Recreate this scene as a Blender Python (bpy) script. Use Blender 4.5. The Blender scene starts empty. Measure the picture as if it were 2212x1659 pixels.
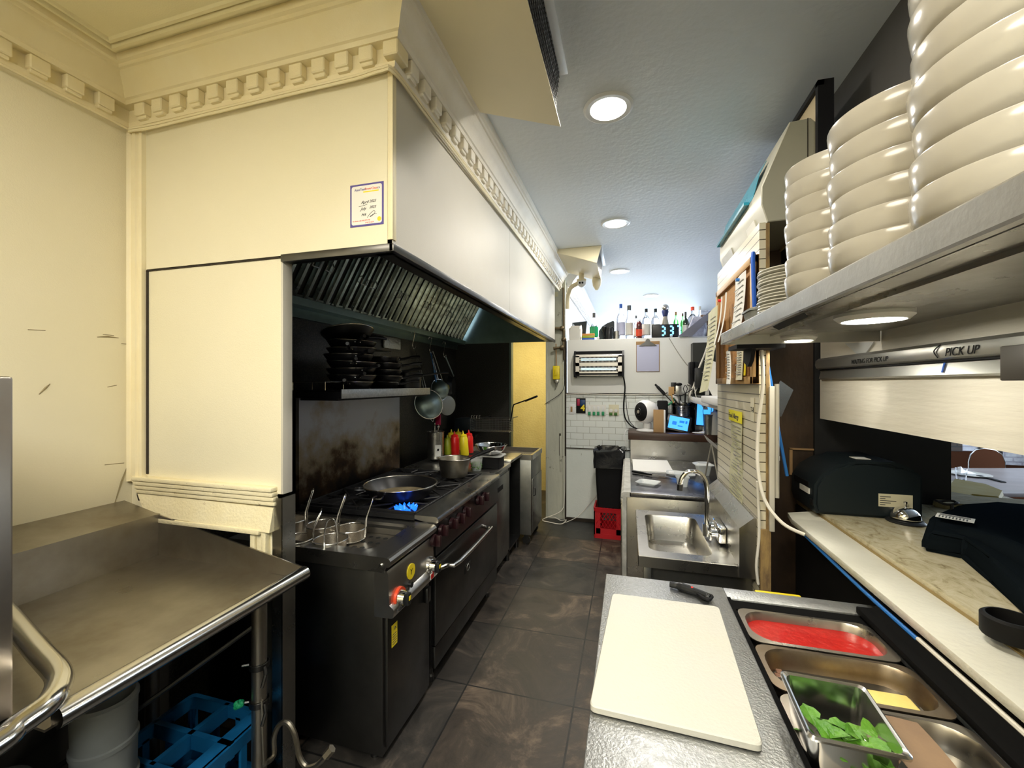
import bpy, bmesh, math, random
from mathutils import Vector, Matrix, Euler
from math import sin, cos, pi, radians as R, atan, sqrt
random.seed(7)
SC = bpy.context.scene
COL = SC.collection

# ---------------------------------------------------------------- camera
CX, CY, CZ = 0.0, 0.0, 1.70
FPX, U0, V0 = 900.0, 1106.0, 829.5          # focal length and centre, pixels of a 2212 x 1659 frame
YAW = atan(252.0 / FPX)
cd = bpy.data.cameras.new('camera'); cam = bpy.data.objects.new('camera', cd); COL.objects.link(cam)
cd.sensor_width = 36.0; cd.lens = 36.0 * FPX / 2212.0; cd.clip_start = 0.02; cd.clip_end = 60
cam.location = (CX, CY, CZ); cam.rotation_euler = (R(90), 0, YAW)
SC.camera = cam
# ---------------------------------------------------------------- world, exposure
w = bpy.data.worlds.new('world'); SC.world = w; w.use_nodes = True
bgn = w.node_tree.nodes['Background']; bgn.inputs[0].default_value = (0.75, 0.87, 1.0, 1); bgn.inputs[1].default_value = 1.2
SC.view_settings.view_transform = 'Standard'; SC.view_settings.look = 'None'
SC.view_settings.gamma = 1.0; SC.view_settings.use_curve_mapping = False
SC.view_settings.exposure = 1.15
SC.cycles.use_denoising = True
SC.cycles.max_bounces = 8; SC.cycles.diffuse_bounces = 5; SC.cycles.glossy_bounces = 4
SC.cycles.transmission_bounces = 8; SC.cycles.transparent_max_bounces = 16
SC.cycles.sample_clamp_indirect = 6.0
SC.cycles.caustics_reflective = False; SC.cycles.caustics_refractive = False

def area(name, loc, rot, sx, sy, power, col, shape='RECTANGLE', spread=None):
    ld = bpy.data.lights.new(name, 'AREA'); ld.shape = shape; ld.size = sx
    if shape in ('RECTANGLE', 'ELLIPSE'): ld.size_y = sy
    ld.energy = power; ld.color = col
    if spread: ld.spread = R(spread)
    o = bpy.data.objects.new(name, ld); COL.objects.link(o); o.location = loc; o.rotation_euler = rot
    return o
WARM = (1.0, 0.90, 0.72); SOFT = (1.0, 0.94, 0.85); COOL = (0.72, 0.86, 1.0)
# the seven ceiling downlights of the aisle (three of them behind the photographer)
DOWN = [(-0.10, 2.165), (-0.11, 3.735), (-0.11, 5.34), (0.34, 6.93), (-0.10, 0.56), (-0.10, -1.05)]
for i, (x, y) in enumerate(DOWN):
    area('downlight_lamp', (x, y, 3.086), (0, 0, 0), 0.13, 0.13, [5.5, 9, 9, 10, 4, 6][i], SOFT, 'DISK')
# warm ceiling lamp over the dish washing corner, behind and left of the photographer
area('dish_corner_lamp', (-1.15, -0.70, 3.03), (0, 0, 0), 1.1, 1.1, 31, WARM, 'DISK')
area('prep_fill_light', (0.15, -1.75, 3.03), (0, 0, 0), 0.9, 1.2, 45, (0.97, 1.0, 0.97))  # added fill light behind the camera, no known fixture
# under-shelf pucks
for x, y in ((0.60, 1.445), (0.62, 2.06)):
    area('puck_lamp', (x, y, 1.868), (0, 0, 0), 0.09, 0.09, 1.1, (1, 0.93, 0.78), 'DISK')
# daylight through the dining room's front windows and over the far partition
area('front_window_daylight', (1.5, 13.6, 1.75), (R(-90), 0, 0), 5.4, 2.4, 125, COOL)
area('side_window_daylight', (6.2, 5.4, 1.6), (0, R(90), 0), 1.8, 3.4, 100, COOL)
# lamp of the back corridor
area('corridor_lamp', (-1.45, 5.55, 2.70), (0, 0, 0), 0.3, 0.3, 11, (1.0, 0.86, 0.55))

# ---------------------------------------------------------------- pixel -> point on a known plane (metres)
_c, _s = cos(YAW), sin(YAW)
def on(axis, val, u, v):
    a = (u - U0) / FPX
    d = (a * _c - _s, a * _s + _c, -(v - V0) / FPX); o = (CX, CY, CZ); k = 'xyz'.index(axis)
    t = (val - o[k]) / d[k]
    return Vector((o[0] + t * d[0], o[1] + t * d[1], o[2] + t * d[2]))

# ---------------------------------------------------------------- materials
def new_mat(name):
    m = bpy.data.materials.new(name); m.use_nodes = True
    return m, m.node_tree, m.node_tree.nodes['Principled BSDF']
def N(nt, typ, **kw):
    n = nt.nodes.new(typ)
    for k, v in kw.items():
        if k in n.inputs.keys(): n.inputs[k].default_value = v
        else: setattr(n, k, v)
    return n
def coords(nt, scale=(1, 1, 1), rot=(0, 0, 0), loc=(0, 0, 0)):
    g = N(nt, 'ShaderNodeNewGeometry'); mp = N(nt, 'ShaderNodeMapping')
    mp.inputs['Scale'].default_value = scale; mp.inputs['Rotation'].default_value = rot; mp.inputs['Location'].default_value = loc
    nt.links.new(g.outputs['Position'], mp.inputs['Vector']); return mp
def ramp(nt, fac, stops):
    r = N(nt, 'ShaderNodeValToRGB'); els = r.color_ramp.elements
    while len(els) < len(stops): els.new(0.5)
    for e, (p, c) in zip(els, stops): e.position = p; e.color = (*c, 1) if len(c) == 3 else c
    nt.links.new(fac, r.inputs[0]); return r
def mixc(nt, fac, a, b, mode='MIX'):
    m = N(nt, 'ShaderNodeMix', data_type='RGBA', blend_type=mode)
    for s, v in ((0, fac), (6, a), (7, b)):
        if hasattr(v, 'links'): nt.links.new(v, m.inputs[s])
        else: m.inputs[s].default_value = v if s == 0 else ((*v, 1) if len(v) == 3 else v)
    return m.outputs[2]
MATS = {}
def mat(name, col, rough=0.5, metal=0.0, col2=None, ns=6.0, stretch=(1, 1, 1), bump=0.0, bs=60.0, dirt=None, dirt_s=9.0, dirt_t=0.62,
        emit=None, es=0.0, alpha=1.0, trans=0.0, coat=0.0, rvar=0.0, spec=None, sheen=0.0):
    m, nt, p = new_mat(name); MATS[name] = m
    p.inputs['Roughness'].default_value = rough; p.inputs['Metallic'].default_value = metal
    p.inputs['Base Color'].default_value = (*col, 1)
    c = None
    if col2:
        mp = coords(nt, stretch); n = N(nt, 'ShaderNodeTexNoise', Scale=ns, Detail=6.0, Roughness=0.6)
        nt.links.new(mp.outputs[0], n.inputs['Vector'])
        r = ramp(nt, n.outputs[0], [(0.35, col), (0.68, col2)]); c = r.outputs[0]
        if rvar:
            rr = ramp(nt, n.outputs[0], [(0.3, (rough - rvar,) * 3), (0.7, (rough + rvar,) * 3)])
            nt.links.new(rr.outputs[0], p.inputs['Roughness'])
    if dirt:
        mp = coords(nt); n = N(nt, 'ShaderNodeTexNoise', Scale=dirt_s, Detail=10.0, Roughness=0.75)
        nt.links.new(mp.outputs[0], n.inputs['Vector'])
        r = ramp(nt, n.outputs[0], [(dirt_t, (0, 0, 0)), (dirt_t + 0.06, (1, 1, 1))])
        c = mixc(nt, r.outputs[0], c if c else col, dirt)
    if c: nt.links.new(c, p.inputs['Base Color'])
    if bump:
        mp = coords(nt, stretch); n = N(nt, 'ShaderNodeTexNoise', Scale=bs, Detail=4.0)
        nt.links.new(mp.outputs[0], n.inputs['Vector'])
        b = N(nt, 'ShaderNodeBump', Strength=bump, Distance=0.01); nt.links.new(n.outputs[0], b.inputs['Height']); nt.links.new(b.outputs[0], p.inputs['Normal'])
    if emit: p.inputs['Emission Color'].default_value = (*emit, 1); p.inputs['Emission Strength'].default_value = es
    if alpha < 1: p.inputs['Alpha'].default_value = alpha
    if trans: p.inputs['Transmission Weight'].default_value = trans; p.inputs['IOR'].default_value = 1.4
    if coat: p.inputs['Coat Weight'].default_value = coat; p.inputs['Coat Roughness'].default_value = 0.08
    if spec is not None: p.inputs['Specular IOR Level'].default_value = spec
    return m
CREAM = (0.79, 0.735, 0.545)
mat('cream_paint', CREAM, 0.5, col2=(0.81, 0.755, 0.58), ns=1.3, bump=0.12, bs=220, dirt=(0.30, 0.26, 0.14), dirt_s=7, dirt_t=0.765)
mat('cream_ceiling', (0.76, 0.69, 0.44), 0.55, col2=(0.78, 0.71, 0.47), ns=1.1, bump=0.1, bs=200)
mat('cream_trim', (0.84, 0.74, 0.48), 0.45, col2=(0.87, 0.79, 0.56), ns=4, bump=0.1, bs=160)
mat('chipped_paint', (0.82, 0.73, 0.47), 0.5, col2=(0.86, 0.79, 0.56), ns=5, dirt=(0.26, 0.15, 0.06), dirt_s=26, dirt_t=0.63, bump=0.3, bs=90)
mat('offwhite_and_cool_lit', (0.57, 0.545, 0.475), 0.5, col2=(0.60, 0.575, 0.51), ns=1.5, bump=0.08, bs=180)  # off-white; on the hood front, cream paint with cooler light put into colour
mat('crown_cool_lit', (0.84, 0.80, 0.70), 0.45, col2=(0.78, 0.73, 0.62), ns=7, bump=0.12, bs=120)  # same trim paint, the cooler light on the hood side put into colour
mat('white_ceiling', (0.76, 0.80, 0.83), 0.6, col2=(0.79, 0.83, 0.86), ns=1.4, bump=0.25, bs=30)
mat('white_panel', (0.87, 0.88, 0.84), 0.4, col2=(0.90, 0.90, 0.87), ns=2.4, bump=0.05, bs=120, dirt=(0.35, 0.31, 0.24), dirt_s=12, dirt_t=0.75)
mat('dirty_white', (0.76, 0.81, 0.77), 0.5, col2=(0.82, 0.86, 0.82), ns=3, dirt=(0.20, 0.19, 0.12), dirt_s=11, dirt_t=0.66, bump=0.15, bs=50)
mat('post_paint', (0.52, 0.53, 0.44), 0.55, col2=(0.62, 0.62, 0.52), ns=4, stretch=(1, 1, .35), dirt=(0.12, 0.11, 0.07), dirt_s=9, dirt_t=0.61, bump=0.3, bs=40)
mat('pale_wall', (0.80, 0.78, 0.76), 0.5)
mat('yellow_plaster', (0.85, 0.72, 0.30), 0.6, col2=(0.80, 0.66, 0.26), ns=6, bump=0.5, bs=40)
mat('taupe_wall', (0.072, 0.068, 0.063), 0.6, col2=(0.09, 0.085, 0.078), ns=3)
mat('black_wall', (0.008, 0.008, 0.009), 0.7)
mat('black_trim', (0.008, 0.008, 0.010), 0.55, spec=.2)
mat('scuff', (0.28, 0.23, 0.13), 0.8)
mat('crack', (0.03, 0.022, 0.014), 0.9)
mat('dark_wood', (0.022, 0.013, 0.007), 0.62, col2=(0.07, 0.038, 0.018), ns=5, stretch=(1, 1, .5), dirt=(0.13, 0.075, 0.04), dirt_s=7, dirt_t=0.66, bump=0.3, bs=30)
mat('shelf_wood', (0.035, 0.016, 0.010), 0.4, col2=(0.06, 0.028, 0.016), ns=12, stretch=(.3, 1, 1))
mat('ply_edge', (0.36, 0.24, 0.09), 0.8, col2=(0.16, 0.10, 0.05), ns=40, stretch=(1, 1, .3), bump=0.4)
mat('white_board', (0.80, 0.77, 0.68), 0.4, col2=(0.74, 0.70, 0.60), ns=7, stretch=(1, .12, 1), bump=0.35, bs=35)
mat('ledge_paint', (0.80, 0.79, 0.69), 0.45, col2=(0.85, 0.84, 0.74), ns=6, dirt=(0.12, 0.09, 0.05), dirt_s=24, dirt_t=0.69, bump=0.25, bs=60)
mat('steel', (0.50, 0.49, 0.46), 0.30, 1.0, col2=(0.40, 0.39, 0.36), ns=5, bump=0.04, bs=90, rvar=0.07)
mat('worn_steel', (0.46, 0.44, 0.40), 0.36, 1.0, col2=(0.30, 0.265, 0.21), ns=3.2, dirt=(0.20, 0.15, 0.10), dirt_s=5, dirt_t=0.66, rvar=0.09)
mat('dark_steel', (0.13, 0.13, 0.13), 0.34, 1.0, col2=(0.09, 0.09, 0.088), ns=3, rvar=0.06)
mat('bright_brushed', (0.62, 0.60, 0.56), 0.3, 1.0, col2=(0.52, 0.50, 0.46), ns=4)
mat('bright_steel', (0.66, 0.65, 0.62), 0.2, 1.0)
mat('void_black', (0.004, 0.004, 0.004), 0.8, spec=.05)
mat('scratched_steel', (0.52, 0.53, 0.53), 0.42, 1.0, col2=(0.40, 0.41, 0.41), ns=60, bump=0.2, bs=160, rvar=0.08)
mat('chrome', (0.80, 0.80, 0.80), 0.07, 1.0)
mat('filter_steel', (0.38, 0.45, 0.43), 0.24, 1.0, col2=(0.15, 0.16, 0.14), ns=9, stretch=(1, .2, 1), rvar=0.1)
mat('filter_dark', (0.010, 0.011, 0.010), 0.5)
mat('hood_steel', (0.22, 0.30, 0.29), 0.32, 1.0, col2=(0.16, 0.22, 0.21), ns=4)
mat('cast_iron', (0.010, 0.010, 0.011), 0.5, 0.0, bump=0.2, bs=120)
mat('pan_black', (0.008, 0.008, 0.009), 0.35, spec=.4)
mat('pan_inner', (0.022, 0.018, 0.014), 0.45, 0.0, col2=(0.02, 0.018, 0.016), ns=20)
mat('pan_rim', (0.55, 0.52, 0.46), 0.25, 1.0)
mat('pot_alu', (0.42, 0.40, 0.35), 0.38, 1.0, col2=(0.22, 0.19, 0.14), ns=6, rvar=0.08)
mat('mesh_wire', (0.62, 0.58, 0.50), 0.35, 1.0)
mat('teal_metal', (0.22, 0.30, 0.30), 0.4, 0.8, col2=(0.34, 0.42, 0.41), ns=8)
mat('black_plastic', (0.011, 0.012, 0.013), 0.35, spec=.35)
mat('matte_black', (0.007, 0.007, 0.008), 0.65, spec=.2)
mat('slate_plastic', (0.010, 0.016, 0.020), 0.42, spec=.3)
mat('navy_black', (0.007, 0.010, 0.013), 0.6, spec=0.0)
mat('greasy_pan', (0.36, 0.30, 0.23), 0.36, 1.0, col2=(0.22, 0.16, 0.10), ns=9, rvar=.08)
mat('white_plastic', (0.80, 0.80, 0.80), 0.3)
mat('cutting_board', (0.55, 0.54, 0.485), 0.45, col2=(0.565, 0.55, 0.465), ns=4, dirt=(0.50, 0.45, 0.32), dirt_s=5, dirt_t=0.64, bump=0.12, bs=150)
mat('ceramic', (0.42, 0.39, 0.325), 0.2, col2=(0.44, 0.41, 0.345), ns=3, coat=0.3)
mat('plate_white', (0.62, 0.60, 0.53), 0.2, coat=0.4)
mat('red_sauce', (0.40, 0.006, 0.004), 0.3, col2=(0.50, 0.010, 0.006), ns=30, bump=0.25, bs=60, coat=0.4)
mat('mince', (0.20, 0.10, 0.06), 0.6, col2=(0.34, 0.18, 0.11), ns=60, bump=0.8, bs=70)
mat('cheese', (0.85, 0.68, 0.22), 0.45, col2=(0.80, 0.60, 0.16), ns=20, dirt=(0.2, 0.15, 0.03), dirt_s=60, dirt_t=0.72)
mat('leaf', (0.06, 0.21, 0.012), 0.42, col2=(0.15, 0.36, 0.03), ns=22, bump=0.4, bs=110)
mat('leaf_dark', (0.03, 0.13, 0.015), 0.45, col2=(0.06, 0.22, 0.02), ns=25)
mat('brown_paper', (0.23, 0.145, 0.085), 0.8, col2=(0.28, 0.18, 0.10), ns=9, bump=0.2)
mat('card', (0.42, 0.26, 0.12), 0.8)
mat('paper', (0.80, 0.79, 0.74), 0.7)
mat('cream_card', (0.72, 0.68, 0.50), 0.7)
mat('aged_paper', (0.70, 0.67, 0.48), 0.6, col2=(0.62, 0.62, 0.38), ns=14)
mat('receipt_print', (0.06, 0.06, 0.06), 0.7)
mat('blue_paper', (0.62, 0.64, 0.86), 0.6)
mat('cork', (0.50, 0.27, 0.09), 0.8, col2=(0.40, 0.20, 0.06), ns=60, bump=0.3, bs=150)
mat('pine', (0.58, 0.36, 0.15), 0.5, col2=(0.50, 0.29, 0.11), ns=10, stretch=(1, .2, 1))
mat('yellow', (0.90, 0.72, 0.02), 0.35); mat('label_yellow', (0.85, 0.66, 0.02), 0.4)
mat('green_sauce', (0.42, 0.50, 0.03), 0.35); mat('red', (0.75, 0.015, 0.012), 0.32)
mat('magenta', (0.40, 0.01, 0.06), 0.4); mat('orange_red', (0.75, 0.07, 0.02), 0.35)
mat('blue_crate', (0.006, 0.11, 0.27), 0.4); mat('red_crate', (0.55, 0.012, 0.02), 0.4)
mat('blue', (0.02, 0.12, 0.60), 0.4); mat('cable_blue', (0.02, 0.16, 0.50), 0.45)
mat('cable_white', (0.75, 0.72, 0.64), 0.45); mat('teal_wrap', (0.02, 0.33, 0.48), 0.2, coat=0.6)
mat('purple_edge', (0.09, 0.07, 0.30), 0.5)
mat('green', (0.01, 0.28, 0.11), 0.4); mat('brass_old', (0.12, 0.09, 0.05), 0.5, 0.8)
mat('brown', (0.10, 0.05, 0.03), 0.5)
mat('glass', (0.95, 0.97, 1.0), 0.03, trans=1.0); mat('green_glass', (0.12, 0.75, 0.12), 0.04, trans=1.0)
mat('olive_glass', (0.01, 0.025, 0.01), 0.08, coat=0.5); mat('frost', (0.46, 0.48, 0.46), 0.4, trans=0.3, col2=(0.38, 0.40, 0.38), ns=5)
mat('clear_plastic', (0.9, 0.92, 0.92), 0.12, alpha=0.30); mat('cloudy', (0.70, 0.72, 0.70), 0.35, alpha=0.72)
mat('bag_plastic', (0.016, 0.017, 0.019), 0.22, bump=0.6, bs=18)
mat('grey_frame', (0.50, 0.48, 0.42), 0.35, 0.3); mat('box_beige', (0.40, 0.39, 0.31), 0.42, 0.1, col2=(0.46, 0.44, 0.35), ns=2)
mat('duct_cream', (0.80, 0.72, 0.50), 0.45)
mat('screen_blue', (0.05, 0.2, 0.6), 0.2, emit=(0.05, 0.33, 1.0), es=0.75)
mat('led_blue', (0.2, 0.6, 1.0), 0.3, emit=(0.16, 0.56, 1.0), es=1.2)
mat('uv_tube', (0.6, 0.9, 1.0), 0.3, emit=(0.50, 0.92, 1.0), es=0.85)
mat('flame', (0.0, 0.1, 0.6), 0.3, emit=(0.01, 0.11, 1.0), es=1.1)
mat('lamp_glow', (1, 1, 1), 0.3, emit=(1.0, 0.94, 0.78), es=14)
mat('puck_glow', (1, 1, 1), 0.3, emit=(1.0, 0.95, 0.80), es=9)
mat('lamp_trim', (0.82, 0.82, 0.80), 0.35)
mat('daylight_pane', (0.8, 0.9, 1), 0.3, emit=(0.80, 0.90, 1.0), es=3.2)
mat('table_wood', (0.30, 0.27, 0.27), 0.28, col2=(0.38, 0.34, 0.34), ns=8, stretch=(.2, 1, 1)); mat('chair_wood', (0.055, 0.022, 0.012), 0.6, spec=0.0)
mat('marble', (0.70, 0.70, 0.76), 0.4, col2=(0.30, 0.30, 0.36), ns=14)
mat('yellow_fabric', (0.26, 0.19, 0.015), 0.7, col2=(0.30, 0.24, 0.07), ns=8); mat('olive_cloth', (0.20, 0.17, 0.08), 0.8, col2=(0.13, 0.11, 0.05), ns=9, bump=0.4, bs=20)
mat('knob_black', (0.022, 0.006, 0.008), 0.35)
mat('steel_dim', (0.30, 0.30, 0.28), 0.36, 1.0, col2=(0.20, 0.20, 0.19), ns=4, rvar=.08)
mat('oily_base', (0.40, 0.33, 0.20), 0.3, col2=(0.18, 0.14, 0.08), ns=14, coat=.5)
mat('foil', (0.55, 0.56, 0.52), 0.35, 0.9, bump=.9, bs=50)
mat('lid_grey', (0.45, 0.47, 0.44), 0.5, 0.4)
mat('yellow_dull', (0.40, 0.36, 0.05), 0.6)
mat('steel_warm', (0.40, 0.37, 0.33), 0.34, 1.0, col2=(0.32, 0.28, 0.24), ns=3, rvar=.07)
mat('chrome_soft', (0.72, 0.71, 0.68), 0.16, 1.0)
mat('pan_steel', (0.50, 0.47, 0.42), 0.3, 1.0, col2=(0.38, 0.34, 0.28), ns=6, rvar=.06)
mat('smoke_plastic', (0.10, 0.12, 0.14), 0.25, alpha=.35)
mat('painted_shade', (0.045, 0.042, 0.035), 0.6)  # dark tone standing for the shade under the drain table
mat('ledge_edge', (0.30, 0.22, 0.09), 0.6)
mat('rail_alu', (0.46, 0.47, 0.45), 0.32, .85)
mat('brown_dark', (0.035, 0.030, 0.024), 0.5)
mat('cork_pale', (0.55, 0.45, 0.28), 0.7)
mat('receipt_print_soft', (0.32, 0.32, 0.30), 0.7)
mat('highlight', (0.88, 0.80, 0.03), 0.6)
mat('paper_yellowed', (0.74, 0.70, 0.54), 0.7)
mat('counter_steel', (0.16, 0.165, 0.19), 0.22, 1.0, col2=(0.26, 0.26, 0.28), ns=7, rvar=.08)
mat('offwhite_worn', (0.55, 0.55, 0.52), 0.45, col2=(0.34, 0.34, 0.32), ns=12)
mat('clear_frost', (0.80, 0.84, 0.84), 0.25, alpha=.5)
mat('silver_case', (0.62, 0.59, 0.54), 0.35, .5)
mat('navy_patch', (0.01, 0.05, 0.16), 0.4)
mat('screen_dark', (0.0, 0.08, 0.3), 0.3, emit=(0.0, 0.10, 0.42), es=.8)
mat('tin_dark', (0.10, 0.10, 0.10), 0.22, 1.0)
mat('cabinet_shade', (0.03, 0.032, 0.028), 0.6)
mat('blue_dark', (0.01, 0.02, 0.10), 0.4)
mat('orange_soft', (0.80, 0.35, 0.08), 0.5)
mat('brown_soft', (0.18, 0.11, 0.07), 0.7)
mat('cola', (0.10, 0.01, 0.01), 0.15, coat=0.5); mat('silver_ball', (0.6, 0.58, 0.55), 0.2, 0.9)
mat('amber_wood', (0.45, 0.25, 0.04), 0.6, col2=(0.30, 0.15, 0.03), ns=30)

def brick_mat(name, c1, c2, mortar, bw, bh, ms, rot=(0, 0, 0), offset=0.5, rough=0.25, loc=(0, 0, 0), bump=0.5, tint=None):
    m, nt, p = new_mat(name); MATS[name] = m
    mp = coords(nt, (1, 1, 1), rot, loc)
    b = N(nt, 'ShaderNodeTexBrick', Scale=1.0); b.offset = offset
    b.inputs['Color1'].default_value = (*c1, 1); b.inputs['Color2'].default_value = (*c2, 1); b.inputs['Mortar'].default_value = (*mortar, 1)
    b.inputs['Mortar Size'].default_value = ms; b.inputs['Brick Width'].default_value = bw; b.inputs['Row Height'].default_value = bh
    b.inputs['Mortar Smooth'].default_value = 0.1
    nt.links.new(mp.outputs[0], b.inputs['Vector']); c = b.outputs['Color']
    if tint:
        n = N(nt, 'ShaderNodeTexNoise', Scale=tint[0], Detail=9.0, Roughness=0.7); g = coords(nt); nt.links.new(g.outputs[0], n.inputs['Vector'])
        r = ramp(nt, n.outputs[0], [(0.40, (1, 1, 1)), (0.70, tint[1])]); c = mixc(nt, 1.0, c, r.outputs[0], 'MULTIPLY')
    nt.links.new(c, p.inputs['Base Color']); p.inputs['Roughness'].default_value = rough
    bp = N(nt, 'ShaderNodeBump', Strength=bump, Distance=0.004, invert=True); nt.links.new(b.outputs['Fac'], bp.inputs['Height']); nt.links.new(bp.outputs[0], p.inputs['Normal'])
    return m
# x-z faces: rotate so the brick pattern lies in x,z ; y-z faces likewise
brick_mat('subway_tile', (0.84, 0.88, 0.86), (0.80, 0.84, 0.82), (0.50, 0.51, 0.47), 0.155, 0.078, 0.003, (R(90), 0, 0), rough=0.18)
brick_mat('narrow_tile', (0.70, 0.65, 0.50), (0.66, 0.61, 0.46), (0.06, 0.045, 0.02), 3.0, 0.0435, 0.0022, (0, R(-90), R(-90)), offset=0.0, rough=0.3, bump=0.8)
brick_mat('white_brick', (0.86, 0.86, 0.90), (0.80, 0.80, 0.86), (0.62, 0.60, 0.66), 0.22, 0.075, 0.012, (R(90), 0, 0), rough=0.6, tint=(7, (0.55, 0.55, 0.62)))
brick_mat('brown_brick', (0.05, 0.03, 0.02), (0.035, 0.02, 0.015), (0.015, 0.012, 0.01), 0.22, 0.075, 0.012, (R(90), 0, 0), rough=0.6)

def floor_material():
    m, nt, p = new_mat('slate_floor'); MATS['slate_floor'] = m
    mp = coords(nt, (1, 1, 1), (0, 0, 0), (0.88, -2.20, 0))
    b = N(nt, 'ShaderNodeTexBrick', Scale=1.0); b.offset = 0.0
    b.inputs['Color1'].default_value = (0, 0, 0, 1); b.inputs['Color2'].default_value = (1, 1, 1, 1); b.inputs['Mortar'].default_value = (0.5, 0.5, 0.5, 1)
    b.inputs['Mortar Size'].default_value = 0.005; b.inputs['Brick Width'].default_value = 0.6; b.inputs['Row Height'].default_value = 0.6
    nt.links.new(mp.outputs[0], b.inputs['Vector'])
    g = coords(nt); n1 = N(nt, 'ShaderNodeTexNoise', Scale=3.0, Detail=10.0, Roughness=0.72, Distortion=1.2); nt.links.new(g.outputs[0], n1.inputs['Vector'])
    a = ramp(nt, n1.outputs[0], [(0.36, (0.022, 0.018, 0.015)), (0.52, (0.055, 0.042, 0.032)), (0.68, (0.19, 0.14, 0.10))])
    d = ramp(nt, n1.outputs[0], [(0.38, (0.017, 0.018, 0.018)), (0.60, (0.028, 0.029, 0.028)), (0.80, (0.10, 0.095, 0.08))])
    c = mixc(nt, b.outputs['Color'], a.outputs[0], d.outputs[0])
    c2 = mixc(nt, b.outputs['Fac'], c, (0.008, 0.008, 0.008))
    nt.links.new(c2, p.inputs['Base Color'])
    rr = ramp(nt, n1.outputs[0], [(0.3, (0.35,) * 3), (0.7, (0.6,) * 3)]); nt.links.new(rr.outputs[0], p.inputs['Roughness'])
    bp = N(nt, 'ShaderNodeBump', Strength=0.35, Distance=0.01); nt.links.new(n1.outputs[0], bp.inputs['Height']); nt.links.new(bp.outputs[0], p.inputs['Normal'])
floor_material()
def granite_material():
    m, nt, p = new_mat('dark_granite'); MATS['dark_granite'] = m
    g = coords(nt); v = N(nt, 'ShaderNodeTexNoise', Scale=150.0, Detail=3.0); nt.links.new(g.outputs[0], v.inputs['Vector'])
    r = ramp(nt, v.outputs[0], [(0.45, (0.010, 0.010, 0.009)), (0.66, (0.055, 0.052, 0.042))])
    nt.links.new(r.outputs[0], p.inputs['Base Color']); p.inputs['Roughness'].default_value = 0.35
granite_material()
def counter_stone():
    m, nt, p = new_mat('counter_stone'); MATS['counter_stone'] = m
    g = coords(nt, (1.0, .55, 1), (0, 0, R(25))); v = N(nt, 'ShaderNodeTexNoise', Scale=16.0, Detail=10.0, Roughness=0.7, Distortion=1.6); nt.links.new(g.outputs[0], v.inputs['Vector'])
    r = ramp(nt, v.outputs[0], [(0.30, (0.22, 0.17, 0.09)), (0.45, (0.56, 0.50, 0.33)), (0.62, (0.68, 0.63, 0.47)), (0.80, (0.46, 0.40, 0.24))])
    nt.links.new(r.outputs[0], p.inputs['Base Color']); p.inputs['Roughness'].default_value = 0.22
counter_stone()
def scorched_steel():
    m, nt, p = new_mat('scorched_steel'); MATS['scorched_steel'] = m
    g = coords(nt, (1, 1, 1)); n = N(nt, 'ShaderNodeTexNoise', Scale=3.4, Detail=7.0, Roughness=0.6); nt.links.new(g.outputs[0], n.inputs['Vector'])
    sp = N(nt, 'ShaderNodeSeparateXYZ'); nt.links.new(g.outputs[0], sp.inputs[0])
    mr = N(nt, 'ShaderNodeMapRange'); mr.inputs['From Min'].default_value = 1.0; mr.inputs['From Max'].default_value = 1.5
    mr.inputs['To Min'].default_value = 0.30; mr.inputs['To Max'].default_value = -0.16
    nt.links.new(sp.outputs[2], mr.inputs[0])
    ad = N(nt, 'ShaderNodeMath', operation='ADD'); nt.links.new(n.outputs[0], ad.inputs[0]); nt.links.new(mr.outputs[0], ad.inputs[1])
    r = ramp(nt, ad.outputs[0], [(0.44, (0.34, 0.34, 0.36)), (0.60, (0.26, 0.21, 0.14)), (0.70, (0.07, 0.04, 0.02)), (0.82, (0.015, 0.012, 0.010))])
    nt.links.new(r.outputs[0], p.inputs['Base Color']); p.inputs['Metallic'].default_value = 0.75; p.inputs['Roughness'].default_value = 0.42
scorched_steel()

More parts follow.
